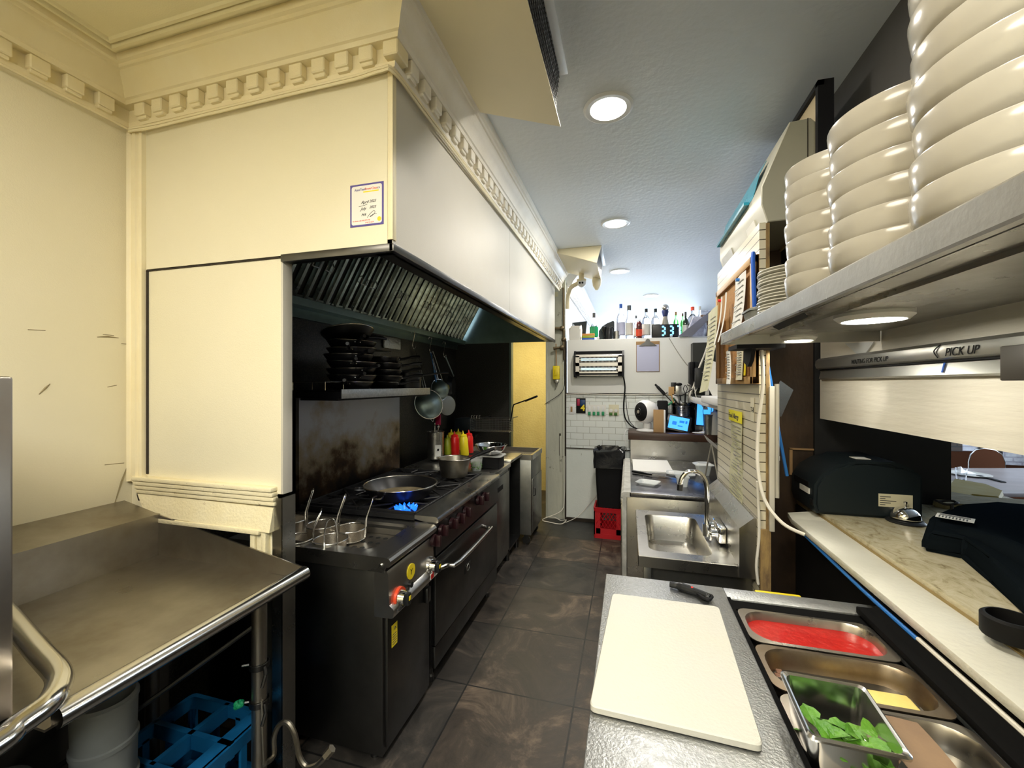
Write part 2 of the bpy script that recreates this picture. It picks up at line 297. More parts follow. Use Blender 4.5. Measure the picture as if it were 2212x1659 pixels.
# ---------------------------------------------------------------- geometry helpers
ORG = {}
class MB:
    def __init__(s): s.bm = bmesh.new(); s.mi = 0; s.mark = 0
    def face(s, vs):
        try: f = s.bm.faces.new(vs); f.material_index = s.mi; return f
        except ValueError: return None
    def box(s, x0, x1, y0, y1, z0, z1, b=0.0, seg=2):
        v = [s.bm.verts.new((x, y, z)) for x in (x0, x1) for y in (y0, y1) for z in (z0, z1)]
        fs = [s.face([v[i] for i in q]) for q in ((0, 1, 3, 2), (4, 6, 7, 5), (0, 4, 5, 1), (2, 3, 7, 6), (0, 2, 6, 4), (1, 5, 7, 3))]
        if b:
            es = list({e for f in fs for e in f.edges})
            bmesh.ops.bevel(s.bm, geom=es, offset=min(b, .49 * min(abs(x1 - x0), abs(y1 - y0), abs(z1 - z0))), segments=seg, affect='EDGES', profile=0.5)
        return s
    def hexa(s, a, c):
        """two matching quads (lists of 4 points) -> closed solid"""
        return s.loft([a, c])
    def loft(s, loops, cap0=True, cap1=True, closed=True):
        L = [[s.bm.verts.new(p) for p in lp] for lp in loops]; n = len(L[0])
        for a, b in zip(L, L[1:]):
            for i in range(n if closed else n - 1):
                s.face([a[i], a[(i + 1) % n], b[(i + 1) % n], b[i]])
        if cap0: s.face(L[0][::-1])
        if cap1: s.face(L[-1])
        return s
    def prism(s, pts, axis, a, b):
        def P(p, t): return {'x': (t, p[0], p[1]), 'y': (p[0], t, p[1]), 'z': (p[0], p[1], t)}[axis]
        return s.loft([[P(p, a) for p in pts], [P(p, b) for p in pts]])
    def lathe(s, prof, c=(0, 0, 0), n=28, cap0=False, cap1=False, sx=1, sy=1, T=None):
        loops = []
        for r, z in prof:
            lp = [Vector((c[0] + sx * r * cos(2 * pi * i / n), c[1] + sy * r * sin(2 * pi * i / n), c[2] + z)) for i in range(n)]
            loops.append([T @ p for p in lp] if T else lp)
        return s.loft(loops, cap0, cap1)
    def tube(s, pts, r, n=8, closed=False, smooth=0, cap=True):
        P = [Vector(p) for p in pts]
        if smooth: P = spline(P, smooth, closed)
        m = len(P); rr = r if isinstance(r, (list, tuple)) else [r] * m
        if len(rr) != m: rr = [rr[int(i * (len(rr) - 1) / max(1, m - 1))] for i in range(m)]
        loops = []; up = None
        for i in range(m):
            a = P[i - 1] if (i or closed) else P[0]; b = P[(i + 1) % m] if (i < m - 1 or closed) else P[-1]
            t = (b - a)
            t = t.normalized() if t.length > 1e-9 else Vector((0, 0, 1))
            if up is None: up = Vector((0, 0, 1)) if abs(t.z) < .9 else Vector((1, 0, 0))
            s1 = t.cross(up)
            if s1.length < 1e-4: s1 = t.cross(Vector((0, 1, 0.3)))
            s1.normalize(); s2 = s1.cross(t).normalized(); up = s2
            loops.append([P[i] + rr[i] * (cos(2 * pi * k / n) * s1 + sin(2 * pi * k / n) * s2) for k in range(n)])
        if closed: loops.append(loops[0]); cap = False
        return s.loft(loops, cap, cap)
    def cyl(s, p0, p1, r, r1=None, n=20): return s.tube([p0, p1], [r, r if r1 is None else r1], n)
    def ball(s, c, r, n=16, sz=1.0):
        prof = [(max(1e-4, r * sin(pi * i / 10)), -r * sz * cos(pi * i / 10)) for i in range(11)]
        return s.lathe(prof, c, n)
    def sheet(s, pts, th=0.0006):
        """paper: a grid of rows of points given thickness along its normal"""
        rows = [[Vector(p) for p in r] for r in pts]
        nrm = (rows[0][1] - rows[0][0]).cross(rows[1][0] - rows[0][0]).normalized() * th
        V = [[[s.bm.verts.new(p + k * nrm) for p in r] for r in rows] for k in (0, 1)]
        h, w_ = len(rows), len(rows[0])
        for i in range(h - 1):
            for j in range(w_ - 1):
                s.face([V[0][i][j], V[0][i][j + 1], V[0][i + 1][j + 1], V[0][i + 1][j]])
                s.face([V[1][i][j], V[1][i + 1][j], V[1][i + 1][j + 1], V[1][i][j + 1]])
        rim = [(0, j) for j in range(w_)] + [(i, w_ - 1) for i in range(1, h)] + [(h - 1, j) for j in range(w_ - 2, -1, -1)] + [(i, 0) for i in range(h - 2, 0, -1)]
        for (a, b), (c, d) in zip(rim, rim[1:] + rim[:1]): s.face([V[0][a][b], V[1][a][b], V[1][c][d], V[0][c][d]])
        return s
    def xf(s, M):
        for v in s.bm.verts: v.co = M @ v.co
        return s
    def build(s, name, m, parent=None, smooth=35, kind=None, fix=True):
        bm = s.bm
        if fix: bmesh.ops.recalc_face_normals(bm, faces=bm.faces)
        me = bpy.data.meshes.new(name)
        if parent is not None: org = ORG[parent.name]
        else:
            xs = [v.co for v in bm.verts]
            org = Vector(((min(p.x for p in xs) + max(p.x for p in xs)) / 2, (min(p.y for p in xs) + max(p.y for p in xs)) / 2, min(p.z for p in xs)))
        for v in bm.verts: v.co -= org
        bm.to_mesh(me); bm.free()
        for mm in (m if isinstance(m, (list, tuple)) else [m]): me.materials.append(MATS[mm])
        if smooth:
            for p in me.polygons: p.use_smooth = True
            try: me.set_sharp_from_angle(angle=R(smooth))
            except Exception: pass
        o = bpy.data.objects.new(name, me); COL.objects.link(o)
        if parent is not None: o.parent = parent
        else: o.location = org
        ORG[o.name] = Vector(org)
        if kind: o['kind'] = kind
        return o
def spline(P, k, closed=False):
    out = []; n = len(P)
    rng = range(n) if closed else range(n - 1)
    for i in rng:
        p0 = P[(i - 1) % n] if (closed or i) else P[0]; p1 = P[i]; p2 = P[(i + 1) % n]; p3 = P[(i + 2) % n] if (closed or i < n - 2) else P[-1]
        for j in range(k):
            t = j / k
            out.append(0.5 * ((2 * p1) + (p2 - p0) * t + (2 * p0 - 5 * p1 + 4 * p2 - p3) * t * t + (3 * p1 - p0 - 3 * p2 + p3) * t ** 3))
    if not closed: out.append(P[-1])
    return out
def rr(x0, x1, y0, y1, r, z, n=5):
    pts = []
    for cx, cy, a0 in ((x1 - r, y1 - r, 0), (x0 + r, y1 - r, 90), (x0 + r, y0 + r, 180), (x1 - r, y0 + r, 270)):
        for i in range(n + 1):
            a = R(a0 + 90 * i / n); pts.append((cx + r * cos(a), cy + r * sin(a), z))
    return pts
def thing(name, label, cat, loc=(0, 0, 0), rz=0, group=None):
    o = bpy.data.objects.new(name, None); COL.objects.link(o); o.empty_display_size = 0.05
    o.location = loc; o.rotation_euler = (0, 0, rz); o['label'] = label; o['category'] = cat
    if group: o['group'] = group
    ORG[o.name] = Vector(loc) if not rz else Vector((0, 0, 0))
    return o
def tag(o, label, cat, group=None, kind=None):
    o['label'] = label; o['category'] = cat
    if group: o['group'] = group
    if kind: o['kind'] = kind
    return o
def struct(o, label=None):
    o['kind'] = 'structure'
    if label: o['label'] = label
    return o
def dup(root, loc, rot=None, label=None, group=None):
    r = root.copy(); COL.objects.link(r); r.location = loc
    if rot is not None: r.rotation_euler = rot
    if label: r['label'] = label
    if group: r['group'] = group
    ORG[r.name] = Vector(loc)
    for ch in list(root.children):
        c = ch.copy(); COL.objects.link(c); c.parent = r
        for g in ch.children:
            d = g.copy(); COL.objects.link(d); d.parent = c
    return r
FACE = {'-y': Euler((R(90), 0, 0)), '+x': Euler((R(90), 0, R(90))), '-x': Euler((R(90), 0, R(-90))), '+z': Euler((0, 0, 0))}
def text(body, size, loc, rot, m, parent=None, name='lettering', ex=0.0004, align='LEFT', spin=0.0, shear=0.0, sx=1.0, bold=0.0):
    cu = bpy.data.curves.new(name, 'FONT'); cu.body = body; cu.size = size; cu.extrude = ex; cu.align_x = align; cu.shear = shear; cu.offset = bold
    tmp = bpy.data.objects.new('tmp_text', cu); COL.objects.link(tmp)
    dg = bpy.context.evaluated_depsgraph_get(); me = bpy.data.meshes.new_from_object(tmp.evaluated_get(dg)); me.name = name
    bpy.data.objects.remove(tmp); bpy.data.curves.remove(cu)
    M = (FACE[rot] if isinstance(rot, str) else rot).to_matrix().to_4x4() @ Matrix.Rotation(spin, 4, 'Z') @ Matrix.Diagonal((sx, 1, 1, 1))
    org = ORG[parent.name] if parent is not None else Vector(loc)
    me.transform(Matrix.Translation(Vector(loc) - org) @ M)
    me.materials.clear(); me.materials.append(MATS[m])
    o = bpy.data.objects.new(name, me); COL.objects.link(o)
    if parent is not None: o.parent = parent
    else: o.location = org
    ORG[o.name] = Vector(org)
    return o
ORD = ['bottom', 'second', 'third', 'fourth', 'fifth', 'sixth', 'seventh', 'eighth', 'ninth', 'tenth', 'eleventh', 'twelfth', 'thirteenth', 'fourteenth', 'fifteenth', 'sixteenth']

# =====================================================================  SETTING
XL = -2.216        # left wall face
XR = 0.94          # pass-through wall face
ZC = 3.10
def sbox(name, m, x0, x1, y0, y1, z0, z1, b=0): return struct(MB().box(x0, x1, y0, y1, z0, z1, b).build(name, m))
sbox('floor', 'slate_floor', -3.2, 6.4, -2.7, 14.0, -0.06, 0.0)
sbox('ceiling', 'white_ceiling', -0.84, 6.4, -2.7, 14.0, ZC, ZC + .08)
sbox('ceiling', 'cream_ceiling', -2.35, -0.86, -2.7, 5.2, ZC - .01, ZC + .07)
sbox('ceiling', 'cream_ceiling', -3.2, -0.86, 5.2, 8.0, 2.80, 2.86)
sbox('wall_left', 'cream_paint', XL - .10, XL, -2.7, 1.44, .90, ZC)
sbox('wall_left_shade', 'painted_shade', XL - .10, XL, -2.7, 1.44, 0, .90)  # shade below the drain table, put into the lower wall's colour
sbox('wall_behind', 'cream_paint', -2.35, 1.1, -2.75, -2.65, 0, ZC)
# cooking alcove lined in dark speckled stone
sbox('wall_alcove', 'dark_granite', XL - .10, -2.09, 1.44, 4.86, 0, 2.30)
mb = MB(); mb.box(-2.20, -1.39, 4.86, 4.92, 0, 2.22); struct(mb.build('wall_alcove_end', 'dark_granite'))
struct(MB().box(-1.39, -1.366, 4.845, 4.935, 0, 2.22).build('trim_4', 'hood_steel'))
# ---- partition that closes off the cook line: board over a panelled opening
PY = 1.38
mb = MB()
mb.box(XL, -1.362, PY + .004, PY + .05, 1.25, 2.215)            # big flat board
mb.box(XL, -2.05, PY + .004, PY + .05, 0.9, 1.25)
mb.box(-1.50, -1.40, PY + .004, PY + .05, 0.9, 1.25)
mb.box(-2.08, -1.40, PY + .004, PY + .05, 1.09, 1.25)
struct(mb.build('wall_partition', 'cream_paint'))
mb = MB(); mb.box(XL, -2.05, PY + .004, PY + .05, 0, .9); mb.box(-1.50, -1.40, PY + .004, PY + .05, 0, .9); struct(mb.build('wall_partition_shade', 'painted_shade'))  # lower stiles, coloured dark as painted shade
mb = MB()                                                       # chipped mouldings around the opening
for k in range(4): mb.box(-2.17, -1.385, PY - .030 + .006 * k, PY + .01, 1.262 - .020 * k, 1.280 - .020 * k, .004)
mb.hexa([(-2.17, PY - .004, 1.20), (-1.392, PY - .010, 1.195), (-1.392, PY + .01, 1.195), (-2.17, PY + .01, 1.20)],
        [(-2.08, PY - .03, 1.115), (-1.392, PY - .03, 1.10), (-1.392, PY + .01, 1.10), (-2.08, PY + .01, 1.115)])
mb.box(-2.09, -1.44, PY - .036, PY + .004, 1.088, 1.108, .004)
for k in range(3): mb.box(-1.500 + .028 * k, -1.476 + .028 * k, PY - .022 + .006 * (k % 2), PY + .01, .9, 1.098, .004)
struct(mb.build('trim_2', 'chipped_paint'))
mb = MB()                                                       # fluted casing in the wall corner
prof = [(XL, 0), (XL, -.020), (XL + .012, -.030), (XL + .022, -.018), (XL + .034, -.018), (XL + .040, -.026), (XL + .060, -.026), (XL + .066, -.016), (XL + .078, -.016), (XL + .083, -.024), (XL + .095, -.022), (XL + .096, 0)]
mb.prism([(x, PY + .004 + y) for x, y in prof], 'z', 1.255, 2.872)
struct(mb.build('trim_3', 'cream_trim'))
mb = MB(); mb.box(-2.118, -2.108, PY - .001, PY + .02, 1.29, 2.215); mb.box(-2.118, -1.362, PY - .001, PY + .02, 2.213, 2.2185)
mb.prism([(-2.19, 1.25), (-2.16, 1.235), (-2.15, 1.19), (-2.165, 1.165), (-2.175, 1.19), (-2.172, 1.215), (-2.20, 1.255)], 'y', PY - .003, PY + .003)
struct(mb.build('trim_5', 'crack'))
struct(MB().box(-1.366, -1.3555, PY + .002, PY + .052, 1.25, 2.21, .002).build('trim_6', 'offwhite_and_cool_lit'))
mb = MB()
for pts in (((210, 728), (232, 727), (256, 730)), ((222, 722), (246, 725)), ((84, 852), (98, 838), (108, 829)), ((60, 712), (98, 714)), ((248, 1086), (262, 1040), (276, 1004)), ((232, 836), (252, 832)), ((226, 1004), (268, 1000)), ((262, 742), (280, 744))):
    mb.tube([on('x', XL, *p) for p in pts], [.0015] + [.004] * (len(pts) - 2) + [.0015], 5)
struct(mb.build('trim_19', 'scuff'))
# ---- crown moulding with dentils (one run around the dish corner and along the hood)
CP = [(0, 2.868), (.022, 2.868), (.026, 2.886), (.018, 2.888), (.018, 2.946), (.052, 2.948), (.058, 2.962), (.066, 2.966), (.070, 2.978), (.078, 2.996), (.092, 3.018), (.108, 3.034), (.112, 3.048), (.120, 3.050), (.124, 3.062), (.136, 3.066), (.142, 3.080), (.142, 3.101), (0, 3.101)]
def crown(path, name, m):
    mb = MB(); loops = []
    for (x, y, dx, dy) in path: loops.append([(x + dx * p, y + dy * p, z) for p, z in CP])
    mb.loft(loops)
    return mb
mb = crown([(XL, -2.65, 1, 0), (XL, PY, 1, -1), (-.85, PY, 1, -1)], 'trim_1', 'crown_cool_lit')
def dentil_x(x, y):   # on a face looking along -y
    mb.box(x - .030, x + .030, y - .050, y - .016, 2.893, 2.947, .004, 1); mb.box(x - .026, x + .026, y - .040, y - .016, 2.880, 2.895, .003, 1)
def dentil_y(x, y):
    mb.box(x + .016, x + .050, y - .030, y + .030, 2.893, 2.947, .004, 1); mb.box(x + .016, x + .040, y - .026, y + .026, 2.880, 2.895, .003, 1)
mb.box(-.862, -.800, PY - .050, PY + .030, 2.893, 2.947, .004, 1)
x = -.935
while x > XL + .05: dentil_x(x, PY); x -= .105
y = PY - .12
while y > -.6: dentil_y(XL, y); y -= .105
struct(mb.build('trim_1', 'cream_trim'))
mb = crown([(-.85, PY, 1, -1), (-.85, 5.18, 1, 0)], 'trim_18', 'crown_cool_lit')
y = PY + .085
while y < 5.15: dentil_y(-.85, y); y += .105
struct(mb.build('trim_18', 'crown_cool_lit'))  # hood-side run: cooler light painted into its colour
mb = crown([(-.76, 5.30, 1, 0), (-.76, 13.9, 1, 0)], 'trim', 'crown_cool_lit')
y = 5.4
while y < 10: dentil_y(-.76, y); y += .105
struct(mb.build('trim_7', 'pale_wall'))
# ceiling moulding that frames the cream panel of the dish corner
mb = MB()
for off, h in ((.165, .022), (.188, .012)):
    loops = []
    for (x, y, dx, dy) in [(XL, -2.6, 1, 0), (XL, PY, 1, -1), (-.72, PY, 1, -1)]:
        loops.append([(x + dx * (off + a), y + dy * (off + a), 3.092 - b) for a, b in ((0, 0), (.004, h), (.016, h), (.022, 0))])
    loops[-1] = [(-.72, q[1], q[2]) for q in loops[-1]]
    mb.loft(loops)
struct(mb.build('trim_8', 'cream_ceiling'))
# ---- back of the aisle: door post, half-height partition, the corridor behind
sbox('wall_post', 'post_paint', -1.01, -.765, 5.205, 5.36, 0, 3.0)
mb = MB(); mb.box(-1.012, -.985, 5.198, 5.21, 0, 2.25, .004); mb.box(-.80, -.775, 5.190, 5.21, 0.02, 2.3, .004); mb.box(-.835, -.812, 5.196, 5.21, .6, 1.05, .003)
struct(mb.build('trim_9', 'post_paint'))
struct(MB().box(-.840, -.820, 5.199, 5.2055, .80, 1.08).build('trim_10', 'crack'))
sbox('wall_back', 'dirty_white', -.755, 1.08, 5.215, 5.33, 0.0, 0.90)
sbox('wall_back_tiled', 'subway_tile', -.755, 1.08, 5.210, 5.33, 0.905, 1.575)
sbox('wall_back_upper', 'white_panel', -.735, 1.08, 5.185, 5.40, 1.588, 2.246, .004)
mb = MB(); mb.box(-.755, .95, 5.200, 5.215, 1.572, 1.590); mb.box(-.760, .95, 5.203, 5.216, .896, .906); mb.box(-.77, -.752, 5.2, 5.25, 0, 2.24)
mb.box(-.75, .1, 5.195, 5.216, 0, .035); struct(mb.build('trim_11', 'crack'))
sbox('wall_corridor', 'yellow_plaster', -3.1, -.78, 6.55, 6.63, 0, 2.85)
sbox('wall_corridor_side', 'yellow_plaster', -3.1, -3.02, 4.9, 6.6, 0, 2.85)
sbox('wall_corridor_right', 'pale_wall', -.84, -.765, 5.36, 13.9, 0, ZC)
sbox('wall_corridor_front', 'black_wall', -3.1, -2.2, 4.86, 4.9, 0, 2.85)
sbox('door_1', 'pale_wall', -1.10, -1.03, 6.50, 6.546, 0.02, .62)
# ---- pass-through wall on the right
sbox('wall_right', 'taupe_wall', .955, 1.10, -2.7, 2.60, 1.93, ZC)
sbox('wall_right_low', 'black_wall', .868, 1.05, -2.7, 2.60, 0, 1.050)
sbox('wall_right_jamb', 'black_wall', .95, 1.53, 2.56, 2.80, 1.095, ZC)
sbox('wall_right_jamb_foot', 'black_wall', .95, 1.53, 2.60, 2.80, 0, 1.055)
mb = MB(); mb.box(.94, 1.10, -2.6, 2.47, 1.524, 1.722); mb.box(.942, 1.10, -2.6, 2.47, 1.722, 1.932); struct(mb.build('trim_12', 'white_board'))
mb = MB(); mb.box(.66, 1.02, 2.58, 2.62, 0, 2.5); struct(mb.build('wall_wood', 'dark_wood'))
# tiled wing wall that carries the notice board and the hand sink
sbox('wall_tiled', 'narrow_tile', .566, .592, 2.105, 3.02, 0, 2.425)
mb = MB(); mb.box(.592, .606, 2.100, 3.02, 0, 2.42); mb.box(.566, .608, 2.088, 2.106, 0, 1.05); struct(mb.build('trim_13', 'ply_edge'))
sbox('wall_recess', 'white_panel', 1.06, 1.12, 3.0, 5.4, 0, 2.25)
sbox('wall_recess_return', 'black_wall', .606, 1.06, 3.0, 3.02, 0, 2.42)
# ---- dining room beyond
mb = MB(); mb.box(5.9, 6.4, 2.0, 3.8, 0, ZC); struct(mb.build('wall_dining_side', 'pale_wall'))
mb = MB(); mb.box(-.8, 6.4, 13.8, 14.0, 0, .8); mb.box(-.8, 6.4, 13.8, 14.0, 2.95, ZC); struct(mb.build('wall_front', 'pale_wall'))
struct(MB().box(-.8, 6.4, 13.85, 13.9, .8, 2.95).build('window_1', 'daylight_pane'))
mb = MB()
for x in (-.78, 1.0, 2.8, 4.6, 6.3): mb.box(x - .05, x + .05, 13.76, 13.84, .8, 2.95)
struct(mb.build('trim_14', 'white_plastic'))
sbox('wall_dining_far', 'white_brick', 1.3, 6.4, 8.6, 8.75, 0, ZC)
sbox('wall_dining_right', 'pale_wall', 6.3, 6.4, -2.7, 14, 0, ZC)
sbox('wall_dining_near', 'taupe_wall', 1.1, 6.4, -2.75, -2.65, 0, ZC)
sbox('wall_outer_left', 'black_wall', -3.2, -3.1, 4.8, 8.0, 0, ZC)
mb = MB(); mb.box(4.4, 5.24, 8.52, 8.62, 0, ZC); mb.box(5.50, 5.74, 8.50, 8.62, 0, ZC); struct(mb.build('trim_15', 'brown_brick'))
mb = MB(); mb.box(2.0, 6.3, 8.48, 8.60, 0, .40); mb.box(2.0, 5.52, 8.48, 8.60, .40, .60); struct(mb.build('baseboard_1', 'chair_wood'))

# =====================================================================  RANGE HOOD
hood = thing('range_hood', 'long cream-clad exhaust hood with steel baffle filters above the cook line', 'range hood', (-1.45, 3.1, 2.22))
mb = MB(); mb.box(-2.118, -.852, PY, PY + .03, 2.222, 2.87); mb.build('end_panel', 'cream_paint', hood)
mb = MB(); mb.box(-.872, -.85, PY, 2.968, 2.222, 2.87); mb.build('front_panel', 'offwhite_and_cool_lit', hood)  # same paint as the end panel, cooler light put into the colour
mb = MB(); mb.box(-.872, -.85, 2.972, 4.93, 2.222, 2.87); mb.build('front_panel', 'offwhite_and_cool_lit', hood)
mb = MB(); mb.box(-.8495, -.846, PY - .004, PY + .02, 2.24, 2.87, .001); mb.box(-.868, -.846, PY - .006, PY - .001, 2.24, 2.87, .001); mb.build('corner_bead', 'cream_trim', hood)
mb = MB()
mb.box(-1.36, -.846, PY - .006, PY + .012, 2.196, 2.226, .002); mb.box(-.862, -.842, PY - .006, 4.93, 2.196, 2.226, .002)
mb.box(-.935, -.862, PY + .01, 4.9, 2.200, 2.206); mb.box(-.94, -.932, PY + .01, 4.9, 2.200, 2.26)
mb.box(-2.0, -.86, PY + .012, PY + .05, 2.200, 2.206)
mb.build('rim', 'dark_steel', hood)
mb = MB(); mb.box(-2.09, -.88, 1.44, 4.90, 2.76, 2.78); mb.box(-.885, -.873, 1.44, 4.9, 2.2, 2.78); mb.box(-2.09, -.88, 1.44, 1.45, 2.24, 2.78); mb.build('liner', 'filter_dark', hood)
mb = MB(); mb.prism([(-2.09, 2.20), (-.88, 2.20), (-.88, 2.76), (-2.09, 2.76)], 'y', 4.84, 4.856); mb.build('end_liner', 'hood_steel', hood)
mb = MB(); mb.prism([(-2.09, 2.19), (-1.96, 2.19), (-1.955, 2.235), (-1.97, 2.24), (-1.975, 2.205), (-2.09, 2.205)], 'y', 1.45, 4.84)
mb.box(-2.088, -2.06, 1.45, 4.84, 2.13, 2.19); mb.build('grease_gutter', 'hood_steel', hood)
# baffle filters, leaning from the gutter up to the front
FA = Vector((-1.985, 0, 2.235)); FB = Vector((-1.70, 0, 2.735)); fd = (FB - FA).normalized(); fn = Vector((fd.z, 0, -fd.x))
def filt(y0, wd):
    m1 = MB(); back = MB()
    def P(t, y, h): q = FA + (FB - FA) * t + fn * h; return (q.x, y, q.z)
    back.loft([[P(0, y, -.012), P(1, y, -.012), P(1, y, -.006), P(0, y, -.006)] for y in (y0, y0 + wd)])
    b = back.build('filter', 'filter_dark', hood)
    for a, c in ((0, .05), (.95, 1)): m1.loft([[P(a, y, -.004), P(c, y, -.004), P(c, y, .016), P(a, y, .016)] for y in (y0 + .004, y0 + wd - .004)])
    n = 5; st = wd / n
    for k in range(n):
        yc = y0 + st * (k + .5); hw = st * .24
        m1.loft([[P(t, yc - hw, .002), P(t, yc - hw * .5, .026), P(t, yc + hw * .5, .026), P(t, yc + hw, .002)] for t in (.03, .97)])
    m1.build('baffle', 'filter_steel', b)
    for dy in (-.055, .055):
        h = MB(); c0 = y0 + wd / 2 + dy
        h.tube([P(.50, c0 - .03, .020), P(.46, c0 - .03, .045), P(.40, c0 - .03, .045), P(.40, c0 + .03, .045), P(.46, c0 + .03, .045), P(.50, c0 + .03, .020)], .0035, 6)
        h.build('bail', 'steel', b)
for k in range(7): filt(1.47 + k * .472, .466)
# inspection sticker on the hood's cream end
st = thing('inspection_sticker', 'white inspection sticker with purple border and handwritten dates on cream hood end', 'sticker', (-1.0, PY - .001, 2.45))
a, b_ = on('y', PY, 757, 427), on('y', PY, 829, 493); x0, x1, z0, z1 = a.x, b_.x, 2.302, 2.464
MB().box(x0, x1, PY - .0014, PY - .0002, z0, z1).build('border', 'purple_edge', st)
mb = MB(); mb.loft([[(p[0], yy, p[1]) for p in rr(x0 + .007, x1 - .007, z0 + .007, z1 - .007, .008, 0)] for yy in (PY - .0020, PY - .0012)]); mb.build('sheet', 'paper', st)
def T(s, sz, fx, fz, m, **k): return text(s, sz, (x0 + (x1 - x0) * fx, PY - .0022, z0 + (z1 - z0) * fz), '-y', m, st, **k)
T('AquaTeam', .0125, .13, .845, 'purple_edge', sx=.92, shear=.2); T('PowerClean', .0125, .44, .845, 'orange_red', sx=.9, shear=.2); T('.ca', .0125, .80, .845, 'purple_edge', shear=.2)
MB().box(x0 + (x1 - x0) * .40, x0 + (x1 - x0) * .86, PY - .0024, PY - .002, z0 + .128, z0 + .1325).build('stripe', 'yellow', st)
T('April', .016, .33, .53, 'matte_black', shear=.5); T('2025', .014, .58, .54, 'matte_black', shear=.4); T('July', .016, .32, .38, 'matte_black', shear=.5); T('2025', .014, .58, .40, 'matte_black', shear=.4)
T('MA', .014, .34, .24, 'matte_black', shear=.5)
mb = MB(); mb.tube([(x0 + (x1 - x0) * f, PY - .0024, z0 + (z1 - z0) * g) for f, g in ((.52, .19), (.60, .27), (.72, .34), (.75, .29), (.66, .22), (.60, .21), (.72, .26), (.80, .26))], .0007, 5, smooth=4)
mb.tube([(x0 + (x1 - x0) * f, PY - .0024, z0 + (z1 - z0) * g) for f, g in ((.27, .47), (.52, .50))], .0007, 5); mb.build('signature', 'matte_black', st)
T('For Service call: (416) 977-7747', .0070, .08, .12, 'orange_red', sx=.85); T('(416) 575-2274', .0070, .46, .065, 'orange_red', sx=.85)
mb = MB(); mb.cyl((x1 - .018, PY - .0018, z0 + .022), (x1 - .018, PY - .0026, z0 + .022), .0085); mb.build('badge', 'label_yellow', st)
# white flex cables that droop under the crown
for k, (dz, nm) in enumerate(((0, 'upper of two painted cables clipped under the crown moulding'), (-.012, 'lower of two painted cables clipped under the crown moulding'))):
    pts = [(XL + .035, -1.2, 2.866), (XL + .030, .4, 2.858), (XL + .034, PY - .10, 2.856), (XL + .07, PY - .035, 2.852 + dz), (-1.75, PY - .026, 2.856 + dz), (-1.3, PY - .024, 2.862 + dz), (-1.0, PY - .026, 2.862 + dz), (-.88, PY - .03, 2.866 + dz), (-.835, PY - .01, 2.862 + dz), (-.826, 1.6, 2.856 + dz * 1.5), (-.83, 2.4, 2.858 + dz), (-.828, 3.4, 2.862 + dz), (-.83, 4.6, 2.864 + dz), (-.815, 5.05, 2.85 + dz)]
    tag(MB().tube(pts, .0055, 6, smooth=5).build('cable', 'cream_trim'), nm, 'cable', 'painted cables under the crown')
# fire suppression pipework inside the hood's far end
fp = thing('suppression_pipe', 'black pipe with spray nozzles hanging inside the far end of the hood', 'pipe', (-1.25, 4.0, 2.4))
mb = MB()
mb.tube([(-1.12, 3.86, 2.45), (-1.10, 3.90, 2.52), (-1.05, 4.05, 2.53), (-1.0, 4.25, 2.52), (-.99, 4.36, 2.46), (-.99, 4.38, 2.40)], .014, 8); mb.tube([(-1.03, 4.13, 2.53), (-1.03, 4.13, 2.75)], .012, 8)
for p in ((-1.10, 3.90, 2.52), (-1.03, 4.13, 2.53), (-1.0, 4.28, 2.52)): mb.ball(p, .022, 10)
mb.build('pipe', 'black_plastic', fp)
for p in ((-1.12, 3.85, 2.44), (-.99, 4.38, 2.38)): mb = MB(); mb.cyl(p, (p[0], p[1] - .01, p[2] - .07), .016, .012, 10); mb.build('nozzle', 'chrome', fp)
np_ = thing('suppression_nozzle', 'single black spray nozzle at the hood corner by the doorway', 'nozzle', (-.95, 4.72, 2.3))
mb = MB(); mb.tube([(-.93, 4.75, 2.75), (-.93, 4.75, 2.33), (-.96, 4.72, 2.27)], .013, 8); mb.ball((-.93, 4.75, 2.34), .022, 10); mb.build('pipe', 'black_plastic', np_)
mb = MB(); mb.cyl((-.96, 4.72, 2.27), (-.98, 4.70, 2.22), .014, .010, 10); mb.build('tip', 'chrome', np_)

